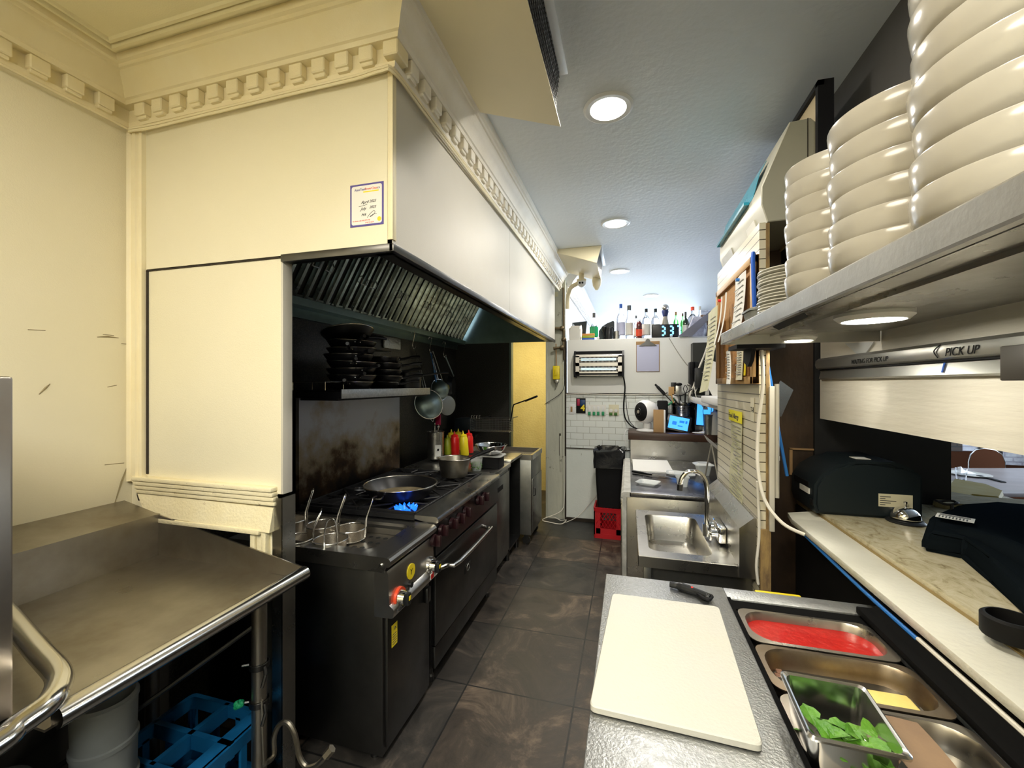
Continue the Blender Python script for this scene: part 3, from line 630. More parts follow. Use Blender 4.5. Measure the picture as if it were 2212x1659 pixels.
# =====================================================================  CEILING
def downlight(x, y, lab):
    t = thing('downlight', lab, 'ceiling light', (x, y, ZC), group='recessed ceiling lights')
    mb = MB(); mb.lathe([(.124, 0), (.124, -.004), (.112, -.011), (.090, -.009), (.086, 0)], (x, y, ZC), 40); mb.build('trim_ring', 'lamp_trim', t)
    mb = MB(); mb.lathe([(.087, -.004), (.05, -.0055), (.0005, -.006)], (x, y, ZC), 40, True, True); mb.build('diffuser', 'lamp_glow', t)
for (x, y), lab in zip(DOWN, ['largest round recessed light, nearest the hanging cream duct', 'second nearest round recessed light in the aisle ceiling', 'third round recessed light, beside the small far duct', 'farthest small recessed light, beyond the bottles on the partition',
                              'round recessed light over the photographer, out of frame', 'round recessed light at the near end of the aisle, out of frame']):
    downlight(x, y, lab)
def duct(y0, y1, lab, closed_near):
    t = thing('vent_duct', lab, 'air duct', (-.5, (y0 + y1) / 2, 2.9)); XE, ZE = -.312, 2.930
    mb = MB(); mb.prism([(-.712, 3.070), (XE, ZE), (XE, ZE - .006), (-.716, 3.062)], 'y', y0, y1); mb.build('deflector', 'duct_cream', t)
    mb = MB(); mb.prism([(-.70, 3.098), (-.70, 3.07), (XE - .02, ZE + .006), (-.325, 3.098)], 'y', y0 + .02, y1 - .004)
    mb.build('duct_body', 'black_trim', t)
    mb = MB(); xg = -.338
    yy = y0 + .01
    while yy < y1 - .10: mb.hexa([(-.3190, yy, ZE + .004), (-.3160, yy, ZE + .004), (-.2995, yy, 3.098), (-.3025, yy, 3.098)], [(-.3190, yy + .005, ZE + .004), (-.3160, yy + .005, ZE + .004), (-.2995, yy + .005, 3.098), (-.3025, yy + .005, 3.098)]); yy += .022
    for k in range(8): mb.box(-.318 + .0021 * k, -.315 + .0021 * k, y0 + .01, y1 - .10, ZE + .006 + .021 * k, ZE + .010 + .021 * k)
    mb.build('grille', 'dark_steel', t)
    mb = MB(); mb.box(-.297, -.262, y0, y1 - .10, 3.092, 3.0995, .001)
    mb.build('flange', 'lamp_trim', t)
    if closed_near:
        mb = MB(); mb.prism([(-.71, 3.098), (-.716, 3.064), (XE, ZE - .004), (-.265, 3.098)], 'y', y0 - .012, y0); mb.build('end_cap', 'duct_cream', t)
duct(.30, 1.97, 'large cream sheet-metal air duct with black grille, hung beside the crown moulding', False)
duct(4.30, 5.10, 'small far cream air duct on the ceiling above the security camera', True)
sc_ = thing('security_camera', 'white dome security camera on the ceiling below the small far duct', 'camera', (-.45, 4.9, 2.85))
c0 = on('y', 4.95, 1256, 612)
mb = MB(); mb.lathe([(.055, .02), (.055, .045), (.035, .05)], (c0.x, c0.y, c0.z), 24, True, True); mb.tube([(c0.x, c0.y, c0.z + .04), (c0.x, c0.y, 3.09)], .03, 12); mb.build('base', 'duct_cream', sc_)
mb = MB(); mb.ball((c0.x + .005, c0.y - .01, c0.z), .05, 20); mb.build('dome', 'white_plastic', sc_)
mb = MB()
for dx in (-.012, .018): mb.cyl((c0.x + dx, c0.y - .05, c0.z - .006), (c0.x + dx, c0.y - .062, c0.z - .008), .011)
mb.build('lens', 'matte_black', sc_)
p1 = on('y', 4.95, 1250, 606)
tag(MB().tube([(-.72, 5.10, 2.62), (-.715, 5.08, 2.74), (-.70, 5.05, 2.80), (-.66, 5.0, 2.86), (p1.x, 4.97, 2.90), (p1.x + .03, 4.95, 2.93)], .026, 12, smooth=5).build('flex_hose', 'duct_cream'), 'cream flexible hose curving from crown end to the security camera', 'hose')
wl = thing('wall_speaker', 'small cream horn below the right end of the far duct', 'speaker', (-.27, 5.05, 2.78))
c1 = on('y', 5.0, 1289, 612)
mb = MB(); mb.lathe([(.015, -.08), (.045, -.03), (.055, .03), (.05, .06), (.02, .09)], (c1.x, c1.y, c1.z), 20, True, True); mb.tube([(c1.x, c1.y, c1.z + .08), (c1.x, c1.y, 3.09)], .012, 8); mb.build('horn', 'duct_cream', wl)
# pipes, cables and switches on the door post
pt = thing('gas_pipe', 'rusty brown valve pipe on the door post beside the far hood corner', 'pipe', (-.9, 5.15, 2.4))
mb = MB()
mb.tube([(-.90, 5.12, 2.39), (-.80, 5.15, 2.39), (-.775, 5.16, 2.36), (-.775, 5.16, 2.16), (-.90, 5.12, 2.14)], .020, 8); mb.tube([(-.785, 5.17, 2.9), (-.775, 5.17, 2.0)], .012, 8)
for p in ((-.80, 5.15, 2.39), (-.775, 5.16, 2.25), (-.80, 5.14, 2.15)): mb.ball(p, .032, 10)
mb.build('pipe', 'brass_old', pt)
ep = thing('emergency_pull', 'yellow electrical box hanging on a cord beside the doorway', 'electrical box', (-.86, 5.16, 1.75))
a = on('y', 5.16, 1202, 805)
mb = MB(); mb.box(a.x - .042, a.x + .042, 5.13, 5.18, a.z - .085, a.z + .085, .008); mb.build('case', 'yellow', ep)
mb = MB(); mb.box(a.x - .022, a.x + .022, 5.122, 5.132, a.z - .04, a.z + .04, .003); mb.build('cover_plate', 'label_yellow', ep)
mb = MB(); mb.box(a.x - .028, a.x + .03, 5.14, 5.17, a.z - .125, a.z - .085, .003); mb.tube([(a.x, 5.155, a.z - .12), (a.x, 5.155, a.z - .17)], .010); mb.build('plug', 'steel', ep)
mb = MB(); mb.tube([(a.x, 5.155, a.z + .08), (a.x - .005, 5.155, 2.2)], .007); mb.build('cord', 'card', ep)
tag(MB().tube([(-.765, 5.17, 2.2), (-.77, 5.17, 1.9), (-.79, 5.175, 1.62), (-1.0, 5.185, 1.46), (-1.02, 5.185, 1.44)], .0035, 6, smooth=4).build('cable', 'matte_black'), 'thin dark cable sagging from the partition corner across the door post', 'cable')
tag(MB().tube([(-.99, 5.12, .04), (-.88, 5.10, .05), (-.80, 5.10, .02), (-.73, 5.05, .05), (-.78, 5.0, .012), (-.92, 5.02, .012), (-1.02, 5.05, .03), (-.80, 5.09, .14), (-.77, 5.17, .3), (-.765, 5.18, .8)], .005, 6, smooth=6).build('cable', 'cable_white'), 'loose pale cables coiled on the floor at the foot of the post', 'cable')
tag(MB().tube([(-.78, 5.0, .012), (-.6, 5.12, .08), (-.45, 5.17, .25), (-.33, 5.19, .40)], .004, 6, smooth=5).build('cable', 'cable_white'), 'thin white cable climbing the dirty wall towards the bin', 'cable')

# =====================================================================  COOK LINE
def coil(mb, c, r, y, n=24, th=.003): mb.tube([(c[0] + r * cos(2 * pi * i / n), c[1] + r * sin(2 * pi * i / n), y) for i in range(n)], th, 6, closed=True)
# ---- pasta cooker
ck = thing('pasta_cooker', 'steel pasta cooker with wire baskets and red-ringed knob, nearest unit of the cook line', 'pasta cooker', (-1.47, 1.86, 0))
CY0, CY1 = 1.625, 2.085
mb = MB(); mb.box(-1.92, -1.06, CY0 + .012, CY1 - .01, .03, .86, .003); mb.build('cabinet', 'dark_steel', ck)
mb = MB()
top = [(-1.93, .865), (-1.93, .93), (-1.035, .93), (-1.02, .926), (-1.012, .915), (-1.012, .900), (-1.02, .889), (-1.032, .885), (-1.045, .865)]
TX0, TX1, TY0, TY1 = -1.85, -1.145, 1.69, 2.04
# worktop with a tank opening
mb.loft([rr(-1.93, -1.03, CY0, CY1, .012, .93), rr(TX0, TX1, TY0, TY1, .05, .93), rr(TX0 + .004, TX1 - .004, TY0 + .004, TY1 - .004, .05, .915), rr(TX0 + .02, TX1 - .02, TY0 + .02, TY1 - .02, .045, .905), rr(TX0 + .024, TX1 - .024, TY0 + .024, TY1 - .024, .04, .865)], cap0=False, cap1=True)
mb.prism([(-1.034, .93), (-1.02, .926), (-1.012, .915), (-1.012, .900), (-1.02, .889), (-1.034, .885)], 'y', CY0, CY1)
mb.prism([(-1.93, .865), (-1.93, .9295), (-1.034, .9295), (-1.034, .895), (-1.045, .862), (-1.07, .862)], 'y', CY0, CY0 + .006)
mb.prism([(-1.93, .865), (-1.93, .9295), (-1.034, .9295), (-1.034, .865)], 'y', CY1 - .006, CY1)
mb.build('worktop', 'steel', ck)
mb = MB(); mb.box(TX0 + .03, TX1 - .03, TY0 + .03, TY1 - .03, .868, .874)
mb.build('drain_tray', 'worn_steel', ck)
mb = MB()
for i in range(6):
    for j in range(4): mb.cyl((TX1 - .06 - .045 * i, TY0 + .06 + .07 * j, .8745), (TX1 - .06 - .045 * i, TY0 + .06 + .07 * j, .8752), .013, None, 14)
mb.build('drain_hole', 'filter_dark', ck, kind='stuff')
mb = MB(); mb.prism([(-1.10, .866), (-1.036, .866), (-1.030, .85), (-1.024, .715), (-1.004, .700), (-1.000, .690), (-1.006, .662), (-1.014, .658), (-1.10, .655)], 'y', CY0 + .01, CY1 - .008); mb.build('control_panel', 'bright_brushed', ck)
mb = MB(); mb.box(-1.068, -1.045, CY0 + .03, CY1 - .02, .06, .655, .004); mb.build('door', 'dark_steel', ck)
mb = MB(); mb.box(-1.046, -1.020, CY1 - .09, CY1 - .05, .54, .62, .006); mb.build('door_handle', 'dark_steel', ck)
for yy in (CY0 + .05, CY1 - .05):
    for xx in (-1.12, -1.86): mb = MB(); mb.lathe([(.022, 0), (.022, .012), (.014, .016), (.014, .032)], (xx, yy, 0), 14, True, True); mb.build('foot', 'dark_steel', ck)
def xknob(px, lab, ring, parent):
    c = on('x', -1.022, *px)
    k = MB(); k.cyl((-1.03, c.y, c.z), (-1.012, c.y, c.z), .048, .046, 32); kb = k.build('knob', ring, parent)
    m = MB(); m.cyl((-1.012, c.y, c.z), (-.985, c.y, c.z), .036, .030, 28); m.build('dial', 'chrome', kb)
    m = MB(); m.box(-.99, -.966, c.y - .014, c.y + .016, c.z - .030, c.z + .026, .006); m.build('grip', 'black_plastic', kb)
    m = MB(); m.box(-.9665, -.9645, c.y - .009, c.y + .009, c.z - .006, c.z + .014, .001); m.build('marker', 'label_yellow', kb)
    if lab: kb['label'] = lab
xknob((862, 1290), 'chrome knob with orange-red ring', 'orange_red', ck); xknob((930, 1222), 'plain chrome knob', 'chrome', ck)
c = on('x', -1.024, 884, 1262); mb = MB(); mb.cyl((-1.03, c.y, c.z), (-1.008, c.y, c.z), .014); mb.build('button', 'black_plastic', ck)
c = on('x', -1.026, 888, 1234); mb = MB(); mb.cyl((-1.03, c.y, c.z), (-1.0235, c.y, c.z), .037, None, 32); s1 = mb.build('sticker', 'label_yellow', ck)
mb = MB(); mb.tube([(-1.0232, c.y - .010, c.z + .015), (-1.0232, c.y, c.z + .002), (-1.0232, c.y + .010, c.z + .012)], .0016, 5); mb.tube([(-1.0232, c.y, c.z + .002), (-1.0232, c.y - .004, c.z - .014)], .0016, 5); mb.build('symbol', 'matte_black', s1)
c = on('x', -1.002, 938, 1258); c.z = .6855
mb = MB(); mb.box(-1.006, -.9995, c.y - .045, c.y + .070, c.z - .014, c.z + .014); l1 = mb.build('warning_label', 'paper', ck)
mb = MB(); mb.box(-.9998, -.9990, c.y - .043, c.y - .010, c.z - .012, c.z + .012); mb.build('warning_symbol', 'red', l1)
mb = MB()
for k in range(3): mb.box(-.9998, -.9990, c.y - .002, c.y + .065, c.z - .006 + .006 * k, c.z - .0035 + .006 * k)
mb.build('print_lines', 'receipt_print', l1)
c = on('x', -1.044, 852, 1368)
mb = MB(); mb.box(-1.0445, -1.043, c.y - .022, c.y + .024, c.z - .055, c.z + .045, 0); l2 = mb.build('door_label', 'label_yellow', ck)
mb = MB()
mb.tube([(-1.0426, c.y - .006, c.z + .02), (-1.0426, c.y + .004, c.z + .032), (-1.0426, c.y + .012, c.z + .020)], .0016, 5)
for k in range(5): mb.box(-1.0432, -1.0425, c.y - .017, c.y + .018, c.z - .045 + .011 * k, c.z - .042 + .011 * k)
mb.build('print_lines', 'receipt_print', l2)
mb = MB(); [mb.box(-1.002, -.9992 - .0000, CY0 + .055 + .014 * k, CY0 + .065 + .014 * k, .678, .690 - .002 * (k % 3)) for k in range(8)]; mb.box(-1.003, -.9992, CY0 + .055, CY0 + .165, .671, .674); mb.tube([(-1.001, CY0 + .03, .690), (-1.000, CY0 + .038, .681), (-1.001, CY0 + .046, .690)], .0015, 5); mb.tube([(-1.000, CY0 + .038, .681), (-1.001, CY0 + .035, .672)], .0015, 5); mb.build('maker_marks', 'receipt_print', ck)
mb = MB(); mb.cyl((-1.06, CY0 + .001, .893), (-1.06, CY0 - .006, .893), .008); mb.build('screw', 'bright_steel', ck)
# baskets: mesh drum + rim + tall wire handle
def basket(c, h, lab, top_z, lean):
    t = thing('pasta_basket', lab, 'strainer basket', c, group='wire pasta baskets in the cooker'); r = .080
    mb = MB(); mb.lathe([(r - .008, -h), (r - .008, -h + .002), (r - .002, -.004), (r - .003, -.004), (r - .010, -h + .004), (.001, -h + .006)], c, 28, True, True); mb.build('mesh_drum', 'mesh_drum', t)
    mb = MB(); coil(mb, c, r, c[2], 30, .0036); coil(mb, c, r - .006, c[2] - h, 24, .0025); mb.build('rim', 'bright_steel', t)
    a0 = lean; p = lambda a, rr_, z: (c[0] + rr_ * cos(a), c[1] + rr_ * sin(a), c[2] + z)
    mb = MB(); mb.tube([p(a0 - .35, r, -h + .01), p(a0 - .35, r + .002, .0), p(a0 - .33, r + .006, .05), p(a0 - .18, r + .03, top_z - .02), p(a0 - .06, r + .034, top_z), p(a0 + .06, r + .034, top_z), p(a0 + .18, r + .03, top_z - .02), p(a0 + .33, r + .006, .05), p(a0 + .35, r + .002, .0), p(a0 + .35, r, -h + .01)], .0036, 6, smooth=3)
    mb.build('handle', 'bright_steel', t); return t
def mesh_mat():
    m, nt, p = new_mat('mesh_drum'); MATS['mesh_drum'] = m
    p.inputs['Metallic'].default_value = 1; p.inputs['Roughness'].default_value = .35; p.inputs['Base Color'].default_value = (.55, .50, .42, 1)
    g = coords(nt, (1, 1, 1), (0, 0, R(45))); c = N(nt, 'ShaderNodeTexChecker', Scale=420.0); nt.links.new(g.outputs[0], c.inputs[0])
    mr = N(nt, 'ShaderNodeMapRange'); mr.inputs['To Min'].default_value = .35; mr.inputs['To Max'].default_value = 1.0; nt.links.new(c.outputs[1], mr.inputs[0]); nt.links.new(mr.outputs[0], p.inputs['Alpha'])
mesh_mat()
for (px, zz, h, lab, tz, ln) in (((714, 1164), .935, .055, 'wire pasta basket nearest the cooker front, its handle over the rim', .13, R(-50)),
                                 ((757, 1140), .938, .055, 'wire pasta basket beside the perforated tray, right of the others', .15, R(30)),
                                 ((697, 1132), .965, .085, 'raised wire pasta basket in the middle of the cooker, with green-tipped handle', .15, R(25)),
                                 ((640, 1163), .935, .055, 'wire pasta basket half hidden behind the steel corner guard, front left', .13, R(40)),
                                 ((628, 1122), .955, .075, 'wire pasta basket at the back left of the cooker, mostly hidden', .16, R(30))):
    c = on('z', zz, *px); basket((c.x, c.y, zz), h, lab, tz, ln)
# ---- range
rg = thing('gas_range', 'black and steel six burner gas range with oven, under the pot shelf', 'stove', (-1.47, 2.66, 0))
RY0, RY1 = 2.10, 3.245
mb = MB(); mb.box(-1.93, -1.055, RY0, RY1, .12, .93, .003); mb.build('body', 'dark_steel', rg)
mb = MB(); mb.prism([(-1.155, .945), (-1.155, .966), (-1.03, .966), (-1.016, .961), (-1.01, .95), (-1.01, .935), (-1.03, .925), (-1.06, .925)], 'y', RY0, RY1); mb.build('front_rail', 'steel', rg)
mb = MB(); mb.box(-1.93, -1.155, RY0, RY1, .925, .935); mb.box(-1.93, -1.155, RY0, RY0 + .012, .93, .962); mb.box(-1.93, -1.155, RY1 - .012, RY1, .93, .962); mb.build('burner_deck', 'cast_iron', rg)
mb = MB(); mb.prism([(-1.06, .925), (-1.035, .92), (-1.025, .75), (-1.06, .745)], 'y', RY0 + .005, RY1 - .005); mb.build('knob_panel', 'dark_steel', rg)
for px in ((946, 1168), (962, 1146), (984, 1131), (1000, 1120), (1013, 1106), (1040, 1081), (1052, 1073)):
    c = on('x', -1.0, *px); k = MB(); k.cyl((-1.03, c.y, c.z), (-1.012, c.y, c.z), .034, .032, 20); k.box(-1.012, -.982, c.y - .010, c.y + .010, c.z - .030, c.z + .030, .004); k.build('knob', 'knob_black', rg)

mb = MB(); mb.box(-1.056, -1.030, RY0 + .01, RY1 - .01, .245, .730, .004); od = mb.build('oven_door', 'dark_steel', rg)
a, b_ = on('x', -.955, 992, 1216), on('x', -.955, 1058, 1147)
mb = MB(); mb.tube([(-1.03, a.y - .10, .655), (-1.00, a.y - .06, .66), (-.955, a.y, .66), (-.955, b_.y, .66), (-.97, b_.y + .02, .66), (-1.03, b_.y + .05, .665)], .013, 10, smooth=3); mb.build('handle', 'bright_steel', od)
c = on('x', -1.03, 1010, 1225); mb = MB(); mb.box(-1.031, -1.0265, c.y - .05, c.y + .05, c.z - .028, c.z + .028, .006); bd = mb.build('badge', 'black_plastic', od)
mb = MB(); mb.tube([(-1.0262, c.y + .022 * cos(t * pi / 8), c.z + .020 * sin(t * pi / 8)) for t in range(16)], .003, 6, closed=True); mb.build('emblem', 'steel', bd)
mb = MB(); mb.box(-1.056, -1.034, RY0 + .01, RY1 - .01, .118, .238, .003); mb.build('kick_panel', 'dark_steel', rg)
for yy in (RY0 + .08, RY1 - .08):
    for xx in (-1.10, -1.86): mb = MB(); mb.lathe([(.024, 0), (.024, .03), (.016, .04), (.016, .125)], (xx, yy, 0), 14, True, True); mb.build('foot', 'dark_steel', rg)
mb = MB(); mb.box(-1.955, -1.93, RY0 - .01, RY1, .93, 1.615); mb.build('backguard', 'scorched_steel', rg)
SY0, SY1 = 2.102, 3.24
mb = MB(); mb.box(-1.955, -1.64, SY0, SY1, 1.655, 1.662); mb.box(-1.955, -1.64, SY0, SY0 + .006, 1.618, 1.66); mb.box(-1.955, -1.64, SY1 - .006, SY1, 1.618, 1.66); mb.box(-1.955, -1.66, SY0, SY1, 1.60, 1.617); mb.build('pot_shelf', 'black_trim', rg)
mb = MB(); mb.box(-1.642, -1.634, SY0, SY1, 1.612, 1.668, .002); mb.build('shelf_lip', 'scratched_steel', rg)
# grates: three by two
def grate(cx, cy, wx, wy):
    g = MB(); z0, z1 = .955, .976; hx, hy = wx / 2 - .004, wy / 2 - .004; t = .007
    for sgn in (-1, 1):
        g.box(cx - hx, cx + hx, cy + sgn * hy - t, cy + sgn * hy + t, .945, z1, .002, 1); g.box(cx + sgn * hx - t, cx + sgn * hx + t, cy - hy, cy + hy, .945, z1, .002, 1)
    for k in range(8):
        a = k * pi / 4; r1 = (hx if k % 4 == 0 else hy if k % 4 == 2 else sqrt(hx * hx + hy * hy)); r0 = .055
        g.tube([(cx + r0 * cos(a), cy + r0 * sin(a), z1 - .006), (cx + r1 * cos(a), cy + r1 * sin(a) * (hy / hx if k % 2 else 1), z1 - .006)], .006, 5)
    gg = g.build('grate', 'cast_iron', rg)
    g = MB(); g.lathe([(.03, 0), (.045, .002), (.045, .014), (.036, .018), (.001, .018)], (cx, cy, .936), 20, True, True); g.build('burner', 'cast_iron', rg)
for i in range(2):
    for j in range(3): grate(-1.16 - .19 - .375 * i, RY0 + .20 + .36 * j, .375, .36)
fc = on('z', .955, 877, 1102)
fl = MB()
for k in range(14):
    a = 2 * pi * k / 14; p = (fc.x + .045 * cos(a), fc.y + .045 * sin(a), .946); q = (fc.x + .068 * cos(a), fc.y + .068 * sin(a), .982)
    fl.tube([p, ((p[0] * 2 + q[0]) / 3, (p[1] * 2 + q[1]) / 3, .966), q], [.011, .013, .002], 8)
fo = fl.build('gas_flame', 'flame', rg); fo['label'] = 'blue gas flame under the frying pan'
# ---- pans in use
def fry_pan(c, r, h, rz, lab, cat='pan', hl=.20, group=None, handle=True, inner='pan_inner', rim='pan_rim', name='frying_pan', body='pan_black', tilt=None):
    t = thing(name, lab, cat, (0, 0, 0), group=group)
    mb = MB(); mb.lathe([(r * .74, 0), (r * .80, .004), (r * .97, h * .8), (r, h), (r * .985, h), (r * .95, h * .78), (r * .775, .010), (.001, .006)], n=36, cap0=True, cap1=True); mb.build('pan_body', body, t)
    mb = MB(); coil(mb, (0, 0), r * .995, h, 40, .004); mb.build('rim', rim, t)
    mb = MB(); mb.lathe([(r * .76, .0115), (.001, .0115)], n=30, cap0=False, cap1=True); mb.build('pan_base', inner, t)
    if handle:
        mb = MB(); mb.tube([(r * .97, 0, h * .7), (r + .05, 0, h * .9), (r + hl * .6, 0, h * 1.1), (r + hl, 0, h * 1.15)], [.010, .009, .012, .010], 8, smooth=3); mb.build('handle', body, t)
        mb = MB()
        for dy in (-.015, .015): mb.ball((r * .93, dy, h * .72), .006, 8)
        mb.build('rivet', 'bright_steel', t)
    t.location = c; t.rotation_euler = tilt if tilt else (0, 0, rz); ORG[t.name] = Vector(c); return t
mat('oily_base', (0.40, 0.33, 0.20), 0.3, col2=(0.18, 0.14, 0.08), ns=14, coat=.5)
pc = on('z', 1.055, 866, 1044)
bigpan = fry_pan((pc.x, pc.y, .978), .232, .078, R(-72), 'large black saute pan with pale oily base over the lit burner', inner='oily_base', handle=False, name='saute_pan')
ORG[bigpan.name] = Vector((0, 0, 0))
mb = MB()
a = R(-80)
for aa in (-.10, .10): mb.ball((.222 * cos(R(100) + aa), .222 * sin(R(100) + aa), .058), .006, 8)
mb.build('rivet', 'bright_steel', bigpan)
mb = MB(); ca, sa = cos(a), sin(a)
mb.tube([(.225 * cos(a - .09), .225 * sin(a - .09), .05), (.27 * cos(a - .09), .27 * sin(a - .09), .052), (.275 * cos(a + .09), .275 * sin(a + .09), .052), (.225 * cos(a + .09), .225 * sin(a + .09), .05)], .012, 8, smooth=3); mb.build('loop_handle', 'pan_black', bigpan)
mb = MB(); a = R(-20)
mb.tube([(.225 * cos(a - .10), .225 * sin(a - .10), .05), (.262 * cos(a - .10), .262 * sin(a - .10), .045), (.262 * cos(a + .10), .262 * sin(a + .10), .045), (.225 * cos(a + .10), .225 * sin(a + .10), .05)], .006, 8, smooth=3); mb.build('loop_handle', 'pan_rim', bigpan)
sp = thing('saucepan', 'dented grey saucepan with black handle on the far right burner', 'saucepan', (0, 0, 0)); 
mb = MB(); h = .14; mb.lathe([(.095, 0), (.102, .004), (.125, h), (.128, h + .002), (.122, h), (.098, .008), (.001, .008)], n=32, cap0=True, cap1=True); mb.build('pan_body', 'pot_alu', sp)
mb = MB(); coil(mb, (0, 0), .126, h, 32, .0035); mb.build('rim', 'pan_rim', sp)
mb = MB(); mb.tube([(.122, 0, h - .03), (.16, 0, h - .01), (.22, 0, h + .01), (.36, 0, h + .045)], [.010, .012, .016, .013], 8, smooth=3); mb.build('handle', 'black_plastic', sp)
mb = MB(); mb.lathe([(.118, h - .045), (.001, h - .045)], n=28, cap1=True); mb.build('broth', 'pan_inner', sp)
sp.location = (-1.32, 3.03, .978); sp.rotation_euler = (0, 0, R(48))
# griddle plate lying on the back burners
gp = MB(); gp.box(-1.86, -1.50, 2.72, 2.98, .978, .990, .003); gp.tube([(-1.55, 2.98, .986), (-1.50, 3.04, .995), (-1.44, 3.02, .995)], .006, 6); tag(gp.build('griddle_plate', 'cast_iron'), 'flat dark iron griddle plate on the back burners behind the saute pan', 'griddle')
# ---- pots on the shelf
PS = 1.663
def stack(cx, cy, r, n, z, dz, rz, grp, where, jit):
    first = None
    for k in range(n):
        lab = 'black frying pan, %s %s' % ('topmost' if k == n - 1 else ORD[k] + ' up' if k else 'lowest', where)
        rr_ = rz + jit * ((k * 37) % 5 - 2); loc = (cx + .006 * ((k * 3) % 4 - 1.5), cy + .006 * ((k * 5) % 4 - 1.5), z + dz * k)
        if first is None: first = fry_pan(loc, r, .052, rr_, lab, group=grp, inner='pan_inner', hl=.15)
        else: dup(first, loc, (R(1.5 * ((k % 3) - 1)), R(1.2 * ((k % 2) - .5)), rr_), lab)
    return first
stack(-1.77, 2.37, .155, 7, PS, .044, R(-40), 'frying pans stacked on the pot shelf', 'of the tall left stack on the pot shelf', R(9))
stack(-1.76, 2.76, .118, 5, PS, .046, R(30), 'frying pans stacked on the pot shelf', 'of the short right stack on the pot shelf', R(6))
fry_pan((-1.79, 2.37, PS + .335), .165, .05, 0, 'large black frying pan lying tilted on top of the left pan stack', tilt=(R(-13), R(3), R(80)))
pt_ = thing('stock_pot', 'black cooking pot at the far end of the pot shelf', 'pot', (-1.76, 3.09, PS))
mb = MB(); mb.lathe([(.10, 0), (.105, .005), (.112, .13), (.106, .13), (.10, .01), (.001, .01)], (-1.76, 3.09, PS), 28, True, True); mb.build('pot_body', 'pan_black', pt_)
mb = MB(); coil(mb, (-1.76, 3.09), .110, PS + .13, 28, .003); mb.build('rim', 'dark_steel', pt_)
mb = MB(); mb.tube([(-1.67, 3.14, PS + .11), (-1.57, 3.28, PS + .13), (-1.52, 3.36, PS + .135)], .008, 8); mb.build('handle', 'dark_steel', pt_)
rk = thing('wire_rack', 'thin wire rack lying at the near end of the pot shelf', 'rack', (-1.8, 2.1, PS))
mb = MB()
for k in range(5): mb.tube([(-1.92 + .05 * k, 2.04, PS + .05), (-1.92 + .05 * k, 2.20, PS + .05)], .003, 5)
mb.tube([(-1.93, 2.04, PS + .05), (-1.70, 2.04, PS + .05), (-1.70, 2.20, PS + .05), (-1.93, 2.20, PS + .05)], .004, 6, closed=True)
for q in ((-1.93, 2.04), (-1.70, 2.04), (-1.70, 2.20), (-1.93, 2.20)): mb.tube([(q[0], q[1], PS), (q[0], q[1], PS + .05)], .003, 5)
mb.build('wire_grid', 'bright_steel', rk)
bx = on('x', -2.0, 823, 740)
fb = thing('foil_box', 'dark wall box with a crumpled foil packet, under the hood gutter', 'box', (bx.x, bx.y, bx.z - .05))
mb = MB(); mb.box(-2.088, -1.96, bx.y - .28, bx.y + .1, bx.z - .07, bx.z + .05, .004); mb.build('case', 'black_plastic', fb)
mb = MB(); mb.box(-1.962, -1.94, bx.y - .04, bx.y + .22, bx.z - .05, bx.z + .05, .012); mb.build('foil_packet', 'foil', fb)
# ---- hooks and hanging sieves
def hook(u, v, lab):
    p = on('x', -1.97, u, v); t = MB(); x, y, z = p
    t.tube([(x - .01, y - .015, z + .01), (x, y, z + .035), (x + .012, y + .02, z + .02), (x + .005, y + .012, z - .04), (x, y, z - .10), (x + .004, y + .02, z - .135), (x + .008, y + .045, z - .11)], .0042, 6, smooth=5)
    return p, tag(t.build('hook', 'bright_steel'), lab, 'hook', group='steel hooks on the hood gutter')
h1, _ = hook(891, 722, 'S-shaped steel hook nearest the foil packet on the hood gutter'); h2, _ = hook(928, 735, 'middle S-shaped steel hook on the hood gutter'); h3, _ = hook(958, 745, 'rightmost S-shaped steel hook on the hood gutter')
def sieve(c, r, lab, m, hook_pt, rz, dep=.55, tlt=0):
    t = thing('sieve', lab, 'sieve', (0, 0, 0), group='sieves hanging by the range')
    mb = MB(); mb.lathe([(.001, -r * dep), (r * .35, -r * dep * .95), (r * .7, -r * dep * .68), (r * .93, -r * dep * .25), (r, 0), (r * .985, 0), (r * .9, -r * dep * .25), (r * .67, -r * dep * .65), (.001, -r * dep * .96)], n=32); mb.build('bowl', m, t)
    mb = MB(); coil(mb, (0, 0), r, 0, 34, .005); mb.build('rim', 'bright_steel', t)
    d = (hook_pt - Vector(c)).length
    mb = MB(); mb.tube([(-.012, r, 0), (-.010, r + (d - r) * .5, .004), (0, d, 0), (.010, r + (d - r) * .5, .004), (.012, r, 0)], .005, 6); mb.build('handle', 'steel', t)
    mb = MB(); mb.tube([(-.02, -r, 0), (0, -r - .03, 0), (.02, -r, 0)], .003, 6); mb.build('rest', 'steel', t)
    zax = Vector((cos(rz), sin(rz), .15)).normalized(); yax = (hook_pt - Vector(c)).normalized(); xax = yax.cross(zax).normalized(); zax = xax.cross(yax)
    t.matrix_world = Matrix.Translation(c) @ Matrix((xax, yax, zax)).transposed().to_4x4(); return t
mat('foil', (0.55, 0.56, 0.52), 0.35, 0.9, bump=.9, bs=50)
sc1 = on('x', -1.80, 926, 873); sieve((-1.80, sc1.y, sc1.z), .140, 'large round grey sieve hanging bowl outwards at the end of the pot shelf', 'teal_metal', Vector((-1.96, h1.y + .03, h1.z - .13)), R(180 - 35), .55)
sc2 = on('x', -1.88, 949, 842); sieve((-1.88, sc2.y, sc2.z), .11, 'smaller flat-bottomed sieve hanging behind the large grey sieve', 'teal_metal', Vector((-1.96, h2.y + .03, h2.z - .13)), R(180 - 20), .8)
lc = on('x', -1.86, 967, 876)
